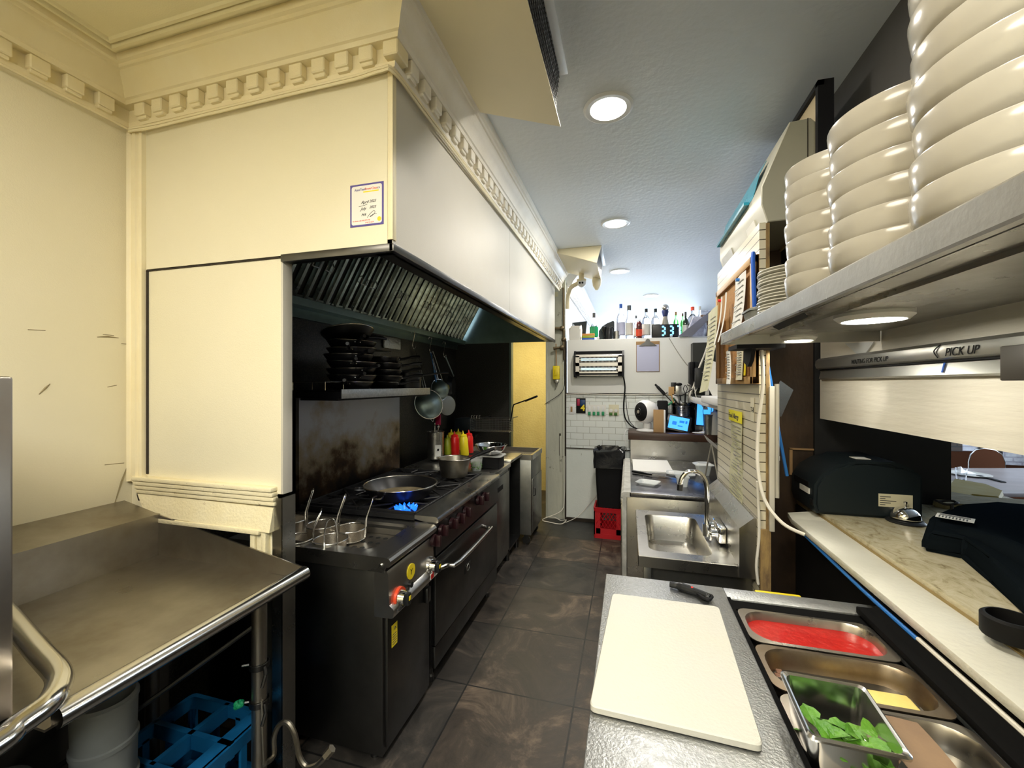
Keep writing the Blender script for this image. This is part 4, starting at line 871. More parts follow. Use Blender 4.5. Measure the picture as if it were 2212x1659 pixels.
ld_ = thing('pot_lid', 'round pale metal lid with a slot, hanging behind the large sieve', 'lid', (lc.x, lc.y, lc.z)); mb = MB()
T_ = Matrix.Translation(lc) @ Euler((R(90), 0, R(62))).to_matrix().to_4x4()
mb.lathe([(.001, .012), (.08, .010), (.105, 0), (.105, -.004), (.001, -.002)], n=32, T=T_); mb.tube([lc + Vector((0, 0, .10)), (h2.x + .01, h2.y + .06, h2.z - .11)], .003, 6); mb.build('disc', 'lid_grey', ld_)
mb = MB(); mb.box(-.012, .012, -.10, .02, -.025, -.004).xf(T_); mb.build('handle', 'brown', ld_)
mat('lid_grey', (0.45, 0.47, 0.44), 0.5, 0.4)
wk = on('x', -1.95, 980, 835)
ld2 = thing('hanging_pan', 'black frying pan hanging edge-on from the rightmost hook', 'pan', wk); mb = MB(); T_ = Matrix.Translation(wk) @ Euler((R(90), 0, R(100))).to_matrix().to_4x4()
mb.lathe([(.001, 0), (.10, 0), (.135, -.045), (.13, -.045), (.097, -.006), (.001, -.006)], n=30, T=T_); mb.build('pan_body', 'pan_black', ld2)
mb = MB(); mb.tube([wk + Vector((0, 0, .12)), (h3.x + .01, h3.y + .03, h3.z - .13)], .008, 8); mb.build('handle', 'teal_metal', ld2)
sk = MB(); q = on('x', -1.90, 938, 800); sk.tube([(h2.x, h2.y + .02, h2.z - .12), (q.x, q.y, q.z)], .004, 6); sk.tube([(q.x, q.y, q.z), (q.x + .01, q.y + .02, q.z - .12)], .010, 8); tag(sk.build('ladle_handle', 'cable_blue'), 'blue-handled utensil hanging from the middle hook', 'utensil')
lm = MB(); q = on('x', -1.93, 962, 838); lm.ball((q.x, q.y, q.z), .045, 14); tag(lm.build('yellow_sponge', 'yellow_dull'), 'small yellow round item showing between the hanging sieves', 'sponge')
mat('yellow_dull', (0.40, 0.36, 0.05), 0.6)
# ---- worktops and fryer beyond the range
w1 = thing('refrigerated_base', 'low steel worktop cabinet between the range and the open-fronted worktop', 'worktop', (-1.5, 3.53, 0))
mb = MB(); mb.box(-1.93, -1.10, 3.26, 3.80, .10, .915, .004); mb.build('cabinet', 'steel_dim', w1)
mb = MB(); mb.box(-1.95, -1.078, 3.255, 3.81, .915, .952, .004); mb.build('worktop', 'steel', w1)
mb = MB(); mb.box(-1.10, -1.088, 3.28, 3.79, .14, .88, .003); mb.build('door', 'steel_dim', w1)
mb = MB(); mb.box(-1.0885, -1.086, 3.36, 3.58, .76, .80); mb.build('handle_slot', 'matte_black', w1)
for yy in (3.34, 3.72):
    for xx in (-1.16, -1.86): mb = MB(); mb.cyl((xx, yy, 0), (xx, yy, .10), .022); mb.build('leg', 'dark_steel', w1)
w2 = thing('open_worktop', 'open-fronted steel worktop stand just before the fryer', 'worktop', (-1.5, 4.03, 0))
mb = MB(); mb.box(-1.95, -1.078, 3.815, 4.25, .945, .972, .004); mb.build('worktop', 'steel', w2)
mb = MB(); mb.box(-1.93, -1.10, 3.82, 3.835, .10, .945); mb.box(-1.93, -1.10, 4.225, 4.24, .10, .945); mb.box(-1.93, -1.10, 3.83, 4.23, .10, .12); mb.box(-1.93, -1.91, 3.83, 4.23, .1, .945); mb.build('frame', 'dark_steel', w2)
for yy in (3.86, 4.20):
    for xx in (-1.13, -1.88): mb = MB(); mb.cyl((xx, yy, 0), (xx, yy, .11), .022); mb.build('leg', 'dark_steel', w2)
fr = thing('deep_fryer', 'dull steel deep fryer on casters at the far end of the cook line', 'fryer', (-1.4, 4.52, 0))
mb = MB(); mb.box(-1.80, -.985, 4.262, 4.775, .11, .90, .004); mb.build('cabinet', 'steel_dim', fr)
mb = MB(); mb.loft([rr(-1.80, -.972, 4.255, 4.782, .01, .90), rr(-1.80, -.972, 4.255, 4.782, .01, .955), rr(-1.775, -.997, 4.28, 4.757, .01, .955), rr(-1.775, -.997, 4.28, 4.757, .01, .905)]); mb.build('splash_rim', 'steel', fr)
mb = MB(); mb.box(-.985, -.975, 4.29, 4.76, .15, .70, .003); fd_ = mb.build('door', 'steel_dim', fr)
mb = MB(); mb.tube([(-.975, 4.34, .60), (-.955, 4.34, .59), (-.955, 4.34, .52), (-.975, 4.34, .51)], .006, 6); mb.build('handle', 'dark_steel', fd_)
for yy in (4.32, 4.72):
    for xx in (-1.05, -1.74): mb = MB(); mb.cyl((xx, yy - .014, .042), (xx, yy + .014, .042), .042); mb.box(xx - .02, xx + .02, yy - .02, yy + .02, .05, .115); mb.build('caster', 'dark_steel', fr)
fbk = thing('fry_basket', 'wire fry basket with long dark handle, hung above the fryer', 'fry basket', (-1.5, 4.4, 1.2))
pa, pb = on('y', 4.40, 1022, 903), on('y', 4.40, 1104, 932)
mb = MB(); 
for zz in (pa.z, pb.z): mb.tube([(pa.x, 4.32, zz), (pb.x, 4.32, zz), (pb.x, 4.50, zz), (pa.x, 4.50, zz)], .004, 6, closed=True)
k = pa.x
while k < pb.x: mb.tube([(k, 4.32, pa.z), (k, 4.32, pb.z), (k, 4.50, pb.z), (k, 4.50, pa.z)], .0016, 4); k += .018
for q in range(7): zz = pb.z + (pa.z - pb.z) * q / 7; mb.tube([(pa.x, 4.32, zz), (pb.x, 4.32, zz), (pb.x, 4.5, zz), (pa.x, 4.5, zz)], .0016, 4, closed=True)
mb.build('wire_cage', 'steel_dim', fbk)
hp = on('y', 4.36, 1108, 874); hq = on('y', 4.20, 1160, 856)
mb = MB(); mb.tube([(pb.x, 4.38, pa.z - .02), (hp.x, 4.36, hp.z - .03), (hp.x + .01, 4.36, hp.z), (hq.x, 4.20, hq.z)], .007, 8); mb.tube([(hp.x + .15, 4.32, hp.z + (hq.z - hp.z) * .45), (hq.x, 4.20, hq.z)], .011, 8); mb.build('handle', 'matte_black', fbk)
mb = MB(); 
for k in range(4): mb.tube([(pa.x + .01 + .03 * k, 4.32, pa.z), (pa.x + .01 + .03 * k, 4.32, pa.z + .035), (pa.x + .02 + .03 * k, 4.33, pa.z + .035)], .004, 6)
mb.build('hanger_prong', 'bright_steel', fbk)
for xx in (pa.x + .05, pb.x - .05): mb = MB(); mb.tube([(xx, 4.50, pa.z - .01), (xx, 4.858, pa.z - .01)], .006, 6); mb.build('wall_bracket', 'dark_steel', fbk)
mb = MB(); a = on('y', 4.55, 985, 903); b_ = on('y', 4.55, 1018, 930); mb.box(a.x, b_.x, 4.5, 4.72, b_.z, a.z, .005); mb.tube([(a.x + .05, 4.6, b_.z), (a.x + .05, 4.6, .975)], .02, 8); mb.tube([(b_.x - .05, 4.6, b_.z), (b_.x - .05, 4.6, .975)], .02, 8)
tag(mb.build('heat_deflector', 'slate_plastic'), 'dark box on short legs behind the fry basket', 'box')
# ---- things on the worktops
def squeeze(px, zt, m, lab, lean=0):
    c = on('z', .985, *px); t = thing('squeeze_bottle', lab, 'bottle', (0, 0, 0), group='sauce squeeze bottles by the range'); h = zt
    mb = MB(); mb.lathe([(.040, 0), (.043, .006), (.043, h * .72), (.036, h * .80), (.034, h * .83)], n=20, cap0=True, cap1=True); mb.build('body', m, t)
    mb = MB(); mb.lathe([(.036, h * .80), (.037, h * .86), (.030, h * .89), (.010, h * .92), (.004, h * 1.06), (.001, h * 1.06)], n=16, cap0=True, cap1=True); mb.build('nozzle_cap', m, t)
    t.location = c; t.rotation_euler = (0, R(lean), 0)
for px, z, m, lab, ln in (((1004, 984), .235, 'yellow', 'tall yellow squeeze bottle in front, between the red ones', -5), ((984, 982), .225, 'red', 'red squeeze bottle left of the tall yellow one', -3),
                          ((968, 981), .185, 'green_sauce', 'short green-yellow squeeze bottle at the left of the sauce group', -3), ((1014, 978), .225, 'red', 'red squeeze bottle right of the tall yellow one, partly hidden', -2),
                          ((975, 973), .215, 'yellow', 'yellow squeeze bottle behind the green-yellow one', 0), ((990, 971), .215, 'yellow', 'yellow squeeze bottle at the back, between red and yellow tops', 0)): squeeze(px, z, m, lab, ln)
c = on('z', .978, 941, 990)
ub = thing('utensil_bin', 'tall round steel utensil bin with a small card, holding a magenta spatula', 'utensil holder', c)
mb = MB(); mb.lathe([(.075, 0), (.078, .004), (.080, .255), (.086, .262), (.074, .262), (.073, .01), (.001, .01)], c, 30, True, True); mb.build('canister', 'steel', ub)
mb = MB(); d = Vector((.66, -.75, 0)).normalized(); n_ = Vector((-d.y, d.x, 0)); q = c + d * .084
mb.loft([[q + n_ * s_ * .028 + Vector((0, 0, zz)) + d * e for s_, zz in ((-1, .03), (1, .03), (1, .14), (-1, .14))] for e in (0, .002)]); cd_ = mb.build('card', 'paper', ub)
mb = MB(); mb.ball(q + d * .004 + Vector((0, 0, .095)), .011, 8); mb.build('spade_mark', 'matte_black', cd_)
sp2 = thing('spatula', 'magenta silicone spatula standing in the steel utensil bin', 'spatula', c + Vector((.02, .02, .05)))
mb = MB(); mb.box(c.x - .012, c.x + .045, c.y + .015, c.y + .030, c.z + .32, c.z + .43, .007); mb.build('blade', 'magenta', sp2)
mb = MB(); mb.tube([c + Vector((0, .01, .03)), c + Vector((.02, .02, .33))], .006, 8); mb.build('handle', 'cream_trim', sp2)
for k, (dx, dy, h) in enumerate(((-.02, .02, .33), (.035, -.02, .31))):
    mb = MB(); mb.tube([c + Vector((dx * .4, dy * .4, .02)), c + Vector((dx, dy, h))], .005, 6); mb.ball(c + Vector((dx, dy, h)), .016, 10); tag(mb.build('serving_spoon', 'steel'), ['steel spoon handle at the left of the utensil bin', 'steel spoon leaning to the right edge of the utensil bin'][k], 'spoon', 'spoons in the utensil bin')
c = on('z', .955, 1029, 1016); ht = thing('herb_tub', 'small clear plastic tub of chopped green herbs beside the saucepan', 'tub', c)
mb = MB(); mb.lathe([(.042, 0), (.055, .105), (.058, .108), (.053, .105), (.041, .003), (.001, .003)], c, 26, True, True); mb.build('tub', 'clear_plastic', ht)
mb = MB(); 
for k in range(120):
    a = random.random() * 6.28; r = .045 * sqrt(random.random()); z = .006 + .065 * random.random(); q = c + Vector((r * cos(a), r * sin(a), z)); mb.box(q.x - .006, q.x + .006, q.y - .006, q.y + .006, q.z - .003, q.z + .003)
tag(mb.build('chopped_herbs', 'leaf'), 'chopped green herbs filling the small clear tub', 'herbs', kind='stuff')
c = on('z', .955, 1063, 1008); bk = thing('insert_tray', 'black tub wrapped in clear film under the steel mixing bowl', 'tub', c)
mb = MB(); mb.loft([rr(c.x - .09, c.x + .09, c.y - .09, c.y + .09, .02, z) for z in (c.z, c.z + .10)]); mb.build('tub', 'matte_black', bk)
mb = MB(); mb.loft([rr(c.x - .10, c.x + .11, c.y - .10, c.y + .10, .03, z) for z in (c.z + .101, c.z + .108)]); mb.build('film', 'cloudy', bk)
c2 = c + Vector((-.01, 0, .112)); mbw = thing('mixing_bowl', 'wide shiny steel mixing bowl on the black tub past the sauce bottles', 'bowl', c2)
mb = MB(); mb.lathe([(.06, 0), (.09, .012), (.125, .05), (.140, .085), (.146, .088), (.137, .084), (.12, .05), (.085, .016), (.001, .008)], c2, 36, True, True); mb.build('bowl', 'chrome', mbw)
mb = MB(); coil(mb, c2, .143, c2.z + .087, 36, .003); mb.build('rim', 'bright_steel', mbw)
text('2', .05, (c2.x + .02, c2.y - .128, c2.z + .02), Euler((R(70), 0, R(8))), 'paper', mbw, name='number')
c = on('z', .975, 1012, 955); b2 = thing('back_bowl', 'steel bowl behind the sauce bottles at the back of the worktop', 'bowl', c)
mb = MB(); mb.lathe([(.05, 0), (.10, .06), (.13, .10), (.125, .10), (.09, .06), (.001, .01)], c, 30, True, True); mb.build('bowl', 'steel', b2)

# =====================================================================  DISH CORNER
DX0, DX1, DY0, DY1 = -1.992, -1.225, .604, 1.352
dt = thing('drain_table', 'brown-stained steel drain table with a rolled front edge, left of the partition', 'drain table', (-1.6, .95, 0))
mb = MB()
mb.loft([[(DX0, y, .948), (DX1 - .01, y, .940), (DX1 - .01, y, .934), (DX0, y, .942)] for y in (DY0, DY1)])
mb.loft([[(DX0, y, .942), (DX0, y, 1.128), (DX0 - .028, y, 1.130), (XL + .004, y, 1.170), (XL + .004, y, 1.16), (DX0 - .028, y, 1.122), (DX0 - .006, y, 1.12), (DX0 - .006, y, .942)] for y in (DY0, DY1)])
mb.build('deck', 'worn_steel', dt)
mb = MB(); mb.prism([(DX0 - .02, .942), (DX0 - .02, 1.128), (DX1, .985), (DX1, .942)], 'y', DY1 - .006, DY1); mb.build('end_splash', 'worn_steel', dt)
mb = MB(); pts = [(DX1 - .012, .94), (DX1 - .012, .975)] + [(DX1 + .026 * cos(R(a)) + .004, .962 + .026 * sin(R(a))) for a in range(150, -100, -25)] + [(DX1 - .004, .945)]
mb.prism(pts, 'y', .615, DY1); mb.build('rolled_rim', 'bright_steel', dt)
lg = MB(); lg.cyl((-1.345, 1.26, .01), (-1.345, 1.26, .935), .026); lg.cyl((-1.345, 1.26, 0), (-1.345, 1.26, .03), .034); lg.build('leg', 'worn_steel', dt)
lg = MB(); lg.cyl((-1.90, 1.26, .01), (-1.90, 1.26, .935), .024); lg.build('leg', 'worn_steel', dt)
lg = MB(); lg.tube([(-1.345, 1.26, .80), (-1.88, .80, .38)], .008, 6); lg.build('brace', 'dark_steel', dt)
for k, z in enumerate((.64, .50)):
    mb = MB(); mb.lathe([(.030, -.010), (.034, -.010), (.034, .010), (.030, .010)], (-1.345, 1.26, z), 20); mb.tube([(-1.31, 1.25, z), (-1.285, 1.23, z - .01), (-1.29, 1.22, z - .05)], .006, 6); mb.tube([(-1.375, 1.25, z), (-1.40, 1.235, z)], .005, 6)
    tag(mb.build('hose_clamp', 'dark_steel'), ['upper rusty clamp on the drain table leg', 'lower clamp on the drain table leg, holding a green scrubber'][k], 'clamp', 'clamps on the drain table leg')
mb = MB(); random.seed(3)
for k in range(14): a = random.random() * 6.3; mb.ball((-1.405 + .010 * cos(a), 1.228 + .01 * sin(a), .50 + .014 * (random.random() - .5)), .009, 6)
tag(mb.build('scrubber', 'green', smooth=0), 'small green plastic scrubber tied to the drain table leg', 'scrubber')
mb = MB(); mb.tube([(-1.318, 1.245, .52), (-1.312, 1.245, .36), (-1.312, 1.25, .28)], .005, 6); hz = [on('y', 1.30, *q) for q in ((591, 1632), (592, 1592), (604, 1565), (622, 1562), (637, 1588), (646, 1632), (662, 1656), (684, 1652), (703, 1634))]; mb.tube([(-1.312, 1.25, .28)] + hz, .010, 8, smooth=5); mb.cyl(hz[-1], hz[-1] + Vector((.02, .012, .025)), .016, None, 6)
tag(mb.build('gas_hose', 'pot_alu'), 'braided grey hose looping from the table leg to the pasta cooker', 'hose')
# corner guard
mb = MB(); mb.box(-1.402, -1.352, PY - .005, PY + .0, .02, 1.235); mb.box(-1.3555, -1.350, PY - .005, PY + .062, .02, 1.238)
tag(mb.build('corner_guard', 'steel'), 'vertical steel corner guard on the partition edge beside the pasta cooker', 'corner guard')
# dish machine
dw = thing('dish_machine', 'steel dish machine at the left edge of the photo with bent tube handle', 'dish machine', (-1.75, .2, .9))
mb = MB(); mb.box(-2.19, -1.33, -.35, .60, .955, 1.717, .006); mb.build('hood', 'steel_warm', dw)
mb = MB(); mb.box(-2.15, -1.36, -.30, .29, .08, .95, .004); mb.build('cabinet', 'steel_warm', dw)
for yy in (-.25, .24):
    for xx in (-1.42, -2.08): mb = MB(); mb.cyl((xx, yy, 0), (xx, yy, .08), .022); mb.build('leg', 'dark_steel', dw)
hA, hB, hC = on('z', 1.04, 36, 1352), on('z', 1.02, 152, 1485), on('z', 1.00, -60, 1640)
mb = MB(); mb.tube([(-2.0, hA.y + .06, 1.10), hA + Vector((-.15, .03, .02)), hA + (hB - hA) * .45, hA + (hB - hA) * .80, (hA * .07 + hB * .83 + hC * .10), hB + (hC - hB) * .28, hB + (hC - hB) * .60, hC, hC + Vector((.0, -.35, 0))], .024, 14, smooth=6); mb.build('handle', 'chrome_soft', dw)
# containers under the drain table
ct = thing('plastic_container', 'tall frosted plastic container stack under the drain table', 'container', (-1.62, .98, 0))
c = Vector((-1.645, .95, 0)); mb = MB(); prof = [(.072, .12), (.076, .125)]
for k in range(4): z = .16 + .13 * k; prof += [(.080 + .001 * k, z + .11), (.086, z + .112), (.086, z + .125), (.080, z + .128)]
prof += [(.076, .682), (.072, .67), (.001, .66)]; mb.lathe(prof, c, 32, True, True); mb.build('container', 'frost', ct)
mb = MB(); mb.lathe([(.088, 0), (.088, .12), (.001, .12)], c, 24, True, True); mb.build('lower_tub', 'frost', ct)
cc = thing('plastic_tub', 'shorter frosted plastic tub beside the tall container, under the drain table', 'container', (-1.62, .76, 0))
mb = MB(); mb.lathe([(.09, 0), (.10, .50), (.108, .505), (.108, .52), (.098, .52), (.001, .50)], (-1.78, .73, 0), 30, True, True); mb.build('tub', 'frost', cc)
bc = thing('blue_crate', 'blue plastic crate on the floor below the drain table', 'crate', (-1.52, 1.12, 0))
def crate(mb, x0, x1, y0, y1, z0, z1, t=.012, n=4, handle=True):
    mb.loft([rr(x0, x1, y0, y1, .02, z0 + .0), rr(x0, x1, y0, y1, .02, z0 + .05), rr(x0 + t, x1 - t, y0 + t, y1 - t, .015, z0 + .05), rr(x0 + t, x1 - t, y0 + t, y1 - t, .015, z0 + .01)])
    mb.loft([rr(x0, x1, y0, y1, .02, z1 - .05), rr(x0 - .006, x1 + .006, y0 - .006, y1 + .006, .024, z1), rr(x0 + t, x1 - t, y0 + t, y1 - t, .015, z1), rr(x0 + t, x1 - t, y0 + t, y1 - t, .015, z1 - .05), rr(x0, x1, y0, y1, .02, z1 - .05)], False, False)
    for i in range(n + 1):
        f = i / max(1, n)
        for yy in (y0 + t / 2, y1 - t / 2): X = x0 + t + (x1 - x0 - 2 * t) * f; mb.box(X - .012, X + .012, yy - t / 2, yy + t / 2, z0 + .04, z1 - .04)
        for xx in (x0 + t / 2, x1 - t / 2): Y = y0 + t + (y1 - y0 - 2 * t) * f; mb.box(xx - t / 2, xx + t / 2, Y - .012, Y + .012, z0 + .04, z1 - .04)
mb = MB(); crate(mb, -1.78, -1.395, 1.05, 1.34, .12, .385, n=3); mb.box(-1.78, -1.395, 1.18, 1.20, .33, .385); mb.box(-1.60, -1.58, 1.05, 1.34, .33, .385); mb.box(-1.46, -1.395, 1.05, 1.34, .36, .385, .004); mb.build('crate_wall', 'blue_crate', bc)
mb = MB(); mb.box(-1.77, -1.405, 1.06, 1.33, 0, .118, .01); mb.build('foot_box', 'matte_black', bc)
mb = MB(); mb.loft([[(-1.54, 1.02, .32), (-1.32, 1.03, .355), (-1.32, 1.03, .345), (-1.54, 1.02, .31)], [(-1.54, .76, .32), (-1.28, .84, .355), (-1.28, .84, .345), (-1.54, .76, .31)]]); mb.box(-1.53, -1.36, .80, 1.0, 0, .31, .004)
tag(mb.build('metal_tray', 'dark_steel'), 'dark metal tray tilted in front of the blue crate', 'tray')
tb = MB(); tb.loft([rr(-1.56, -1.26, .32, .58, .02, z) for z in (0, .62)]); tb.loft([rr(-1.57, -1.25, .31, .59, .02, .62), rr(-1.57, -1.25, .31, .59, .02, .635), rr(-1.55, -1.27, .33, .57, .02, .635), rr(-1.55, -1.27, .33, .57, .02, .60)])
tag(tb.build('steel_bin', 'steel_warm'), 'square steel bin at the bottom left corner below the tube handle', 'bin')

# =====================================================================  PREP TABLE
PZ = 1.0
pt = thing('prep_table', 'steel refrigerated prep table with inset food pans, in the right foreground', 'prep table', (.3, .9, 0))
OX0, OX1, OY0, OY1 = .312, .70, .10, 1.505
mb = MB(); mb.box(-.045, .80, -.22, 1.565, .12, .955, .003); mb.build('cabinet', 'steel_dim', pt)
mb = MB()
mb.box(-.080, OX0, -.25, 1.577, .960, PZ, .003); mb.box(OX0, .83, OY1, 1.577, .960, PZ, .003); mb.box(OX1, .83, -.25, OY1, .960, PZ, 0); mb.box(OX0, OX1, -.25, OY0, .960, PZ)
mb.build('worktop', 'scratched_steel', pt)
mb = MB()
mb.box(OX0 - .001, OX0 + .008, OY0, OY1, .958, PZ + .003); mb.box(OX0, OX1, 1.448, OY1, .958, PZ - .006); mb.box(OX1 - .03, .86, OY0, OY1 + .01, PZ, PZ + .020, .004); mb.build('gasket', 'void_black', pt)
mb = MB(); mb.prism([(.70, 1.02), (.74, 1.045), (.86, 1.04), (.86, 1.02)], 'y', -.2, 1.50); mb.build('lid_rail', 'void_black', pt)
for yy in (-.15, 1.5):
    for xx in (.02, .74): mb = MB(); mb.cyl((xx, yy - .014, .045), (xx, yy + .014, .045), .045); mb.box(xx - .02, xx + .02, yy - .02, yy + .02, .06, .125); mb.build('caster', 'dark_steel', pt)
def pan(name, lab, x0, x1, y0, y1, z, dep, r=.060, m='pan_steel', grp=None, rim=.011):
    t = thing(name, lab, 'food pan', ((x0 + x1) / 2, (y0 + y1) / 2, z), group=grp); mb = MB()
    mb.loft([rr(x0, x1, y0, y1, r * .5, z - .003), rr(x0, x1, y0, y1, r * .5, z), rr(x0 + rim, x1 - rim, y0 + rim, y1 - rim, r, z + .001), rr(x0 + rim + .003, x1 - rim - .003, y0 + rim + .003, y1 - rim - .003, r, z - .006),
             rr(x0 + rim + .006, x1 - rim - .006, y0 + rim + .006, y1 - rim - .006, r, z - dep * .5), rr(x0 + rim + .010, x1 - rim - .010, y0 + rim + .010, y1 - rim - .010, r, z - dep + .012), rr(x0 + rim + .022, x1 - rim - .022, y0 + rim + .022, y1 - rim - .022, r * .7, z - dep)], cap0=False)
    mb.loft([rr(x0 + rim * .5, x1 - rim * .5, y0 + rim * .5, y1 - rim * .5, r, z - .004), rr(x0 + rim + .004, x1 - rim - .004, y0 + rim + .004, y1 - rim - .004, r, z - dep - .002)], cap0=False)
    mb.build('pan_shell', m, t); return t
p1_ = pan('sauce_pan_inset', 'inset steel food pan of bright red sauce, farthest of the prep table pans', .322, .668, 1.266, 1.444, PZ + .002, .075, grp='inset pans in the prep table')
mb = MB(); mb.loft([rr(.338, .652, 1.282, 1.428, .050, z) for z in (PZ - .05, PZ - .020)])
tag(mb.build('red_sauce', 'red_sauce'), 'bright red tomato sauce filling the farthest inset pan', 'sauce', kind='stuff')
p2_ = pan('food_pan', 'inset steel pan holding minced meat and yellow cheese, second from the far end', .322, .668, 1.080, 1.258, PZ + .002, .065, m='greasy_pan', grp='inset pans in the prep table')
mb = MB(); random.seed(5)
for k in range(260):
    x = .352 + .25 * random.random() ** 1.5; y = 1.106 + .125 * random.random(); s = .004 + .005 * random.random(); z = PZ - .058 + .012 * random.random() * (1 - (x - .34) / .34)
    mb.box(x - s, x + s, y - s, y + s, z - .006, z + s, .002, 1)
tag(mb.build('minced_meat', 'mince'), 'brown minced meat left in the second inset pan', 'minced meat', kind='stuff')
mb = MB(); mb.box(.500, .636, 1.106, 1.195, PZ - .055, PZ - .036, .005); mb.box(.515, .625, 1.108, 1.185, PZ - .036, PZ - .026, .004)
tag(mb.build('cheese_slab', 'cheese'), 'yellow cheese slab lying in the second inset pan', 'cheese')
p3_ = pan('food_pan', 'inset steel pan half covered by brown paper, under the tilted pan of leaves', .322, .668, .894, 1.072, PZ + .002, .075, grp='inset pans in the prep table')
p4_ = pan('food_pan', 'inset steel pan nearest the camera, mostly below the frame', .322, .668, .708, .886, PZ + .002, .075, grp='inset pans in the prep table')
mb = MB(); mb.sheet([[(.485 + .003 * k, .80 + .035 * j, PZ + .008 + .003 * sin(j + k)) for j in range(8)] for k in (0, 14, 28)]); tag(mb.build('brown_paper', 'brown_paper'), 'torn piece of brown paper over the third inset pan', 'paper')
# loose pan of leaves, resting tilted on the inset pans
gp_ = thing('leaf_pan', 'loose small steel pan of green mint leaves resting across the inset pans', 'food pan', (0, 0, 0))
W2, L2 = .0885, .081; mb = MB()
mb.loft([rr(-W2, W2, -L2, L2, .012, -.004), rr(-W2, W2, -L2, L2, .012, 0), rr(-W2 + .004, W2 - .004, -L2 + .004, L2 - .004, .012, .003), rr(-W2 + .009, W2 - .009, -L2 + .009, L2 - .009, .015, 0), rr(-W2 + .012, W2 - .012, -L2 + .012, L2 - .012, .02, -.03), rr(-W2 + .017, W2 - .017, -L2 + .017, L2 - .017, .02, -.080), rr(-W2 + .026, W2 - .026, -L2 + .026, L2 - .026, .015, -.085)], cap0=False)
mb.loft([rr(-W2 + .008, W2 - .008, -L2 + .008, L2 - .008, .015, -.003), rr(-W2 + .011, W2 - .011, -L2 + .011, L2 - .011, .02, -.03), rr(-W2 + .016, W2 - .016, -L2 + .016, L2 - .016, .02, -.082), rr(-W2 + .024, W2 - .024, -L2 + .024, L2 - .024, .015, -.087)], cap0=False)
mb.build('pan_shell', 'bright_steel', gp_)
g0, g1, g2, g3 = on('z', 1.075, 1690, 1447), on('z', 1.075, 1868, 1483), on('z', 1.065, 1978, 1642), on('z', 1.065, 1738, 1596)
gc = (g0 + g1 + g2 + g3) / 4; ex = ((g1 - g0) + (g2 - g3)).normalized(); ey = ((g0 - g3) + (g1 - g2)); ey = (ey - ex * ey.dot(ex)).normalized(); ez = ex.cross(ey)
sx_ = ((g1 - g0).length + (g2 - g3).length) / 2 / (2 * W2); sy_ = ((g0 - g3).length + (g1 - g2).length) / 2 / (2 * L2)
GM = Matrix.Translation(gc) @ Matrix((ex, ey, ez)).transposed().to_4x4()
gp_.matrix_world = GM; gp_.scale = (sx_, sy_, 1.0)
print('leaf pan', gc, sx_, sy_)
GS = GM @ Matrix.Diagonal((sx_, sy_, 1, 1))
def leaf(mb, c, s, d, tilt, roll):
    M = GS @ Matrix.Translation(c) @ Euler((tilt, roll, d)).to_matrix().to_4x4(); n = 7; L = []; Rr = []; C = []
    for i in range(n + 1):
        t = i / n; w_ = s * .42 * (sin(pi * min(1, t * 1.08)) ** .8 if 0 < t < .93 else .02) * (1 + .10 * (i % 2)); z = -.25 * s * t * t
        L.append(mb.bm.verts.new(M @ Vector((-w_, s * t, z + w_ * .35)))); Rr.append(mb.bm.verts.new(M @ Vector((w_, s * t, z + w_ * .35)))); C.append(mb.bm.verts.new(M @ Vector((0, s * t, z))))
    for i in range(n): mb.face([L[i], C[i], C[i + 1], L[i + 1]]); mb.face([C[i], Rr[i], Rr[i + 1], C[i + 1]])
random.seed(11); mb = MB()
for k in range(60):
    leaf(mb, (-.045 + .10 * random.random(), -.058 + .065 * random.random(), -.066 + .032 * random.random()), .026 + .020 * random.random(), random.random() * 6.28, (random.random() - .2) * .9, (random.random() - .5) * 1.0)
for k in range(5): a = random.random() * 6; mb.tube([GS @ Vector((-.03 + .01 * k, -.04, -.06)), GS @ Vector((-.03 + .012 * k + .02 * cos(a), -.01 + .02 * sin(a), -.04))], .0014, 5)
tag(mb.build('mint_leaves', 'leaf', fix=False), 'heap of green mint leaves in the loose small pan', 'leaves', kind='stuff')
# cutting board + peeler
g = [on('z', PZ + .016, *q) for q in ((1323, 1281), (1553, 1310), (1650, 1612), (1273, 1524))]; bc_ = sum(g, Vector()) / 4
tb_ = thing('cutting_board', 'large white cutting board on the prep table in the foreground', 'cutting board', bc_)
mb = MB(); q = [Vector((p.x, p.y, 0)) for p in g]
def rounded(q, r, z, n=5):
    out = []
    for i in range(4):
        a, b, c = q[i - 1], q[i], q[(i + 1) % 4]; u = (a - b).normalized(); v = (c - b).normalized()
        for k in range(n + 1): t = k / n; p = b + u * r * (1 - t) ** 2 + v * r * t ** 2; out.append((p.x, p.y, z))
    return out
def shrink(q, d): c = sum(q, Vector()) / 4; return [p + (c - p).normalized() * d for p in q]
mb.loft([rounded(shrink(q, .002), .016, PZ + .001), rounded(q, .016, PZ + .003), rounded(q, .016, PZ + .014), rounded(shrink(q, .003), .016, PZ + .0165)]); mb.build('board', 'cutting_board', tb_)
a, b_ = on('z', PZ + .012, 1447, 1262), on('z', PZ + .012, 1535, 1290); d = (b_ - a); n_ = Vector((-d.y, d.x, 0)).normalized()
pl = thing('can_opener', 'black-handled hand tool lying above the cutting board', 'kitchen tool', (a + b_) / 2)
mb = MB(); mb.tube([a, a + d * .25 + n_ * .006, a + d * .55 + n_ * .004, a + d * .8, b_ - n_ * .005], [.010, .014, .012, .012, .009], 10, smooth=4); mb.build('grip', 'black_plastic', pl)
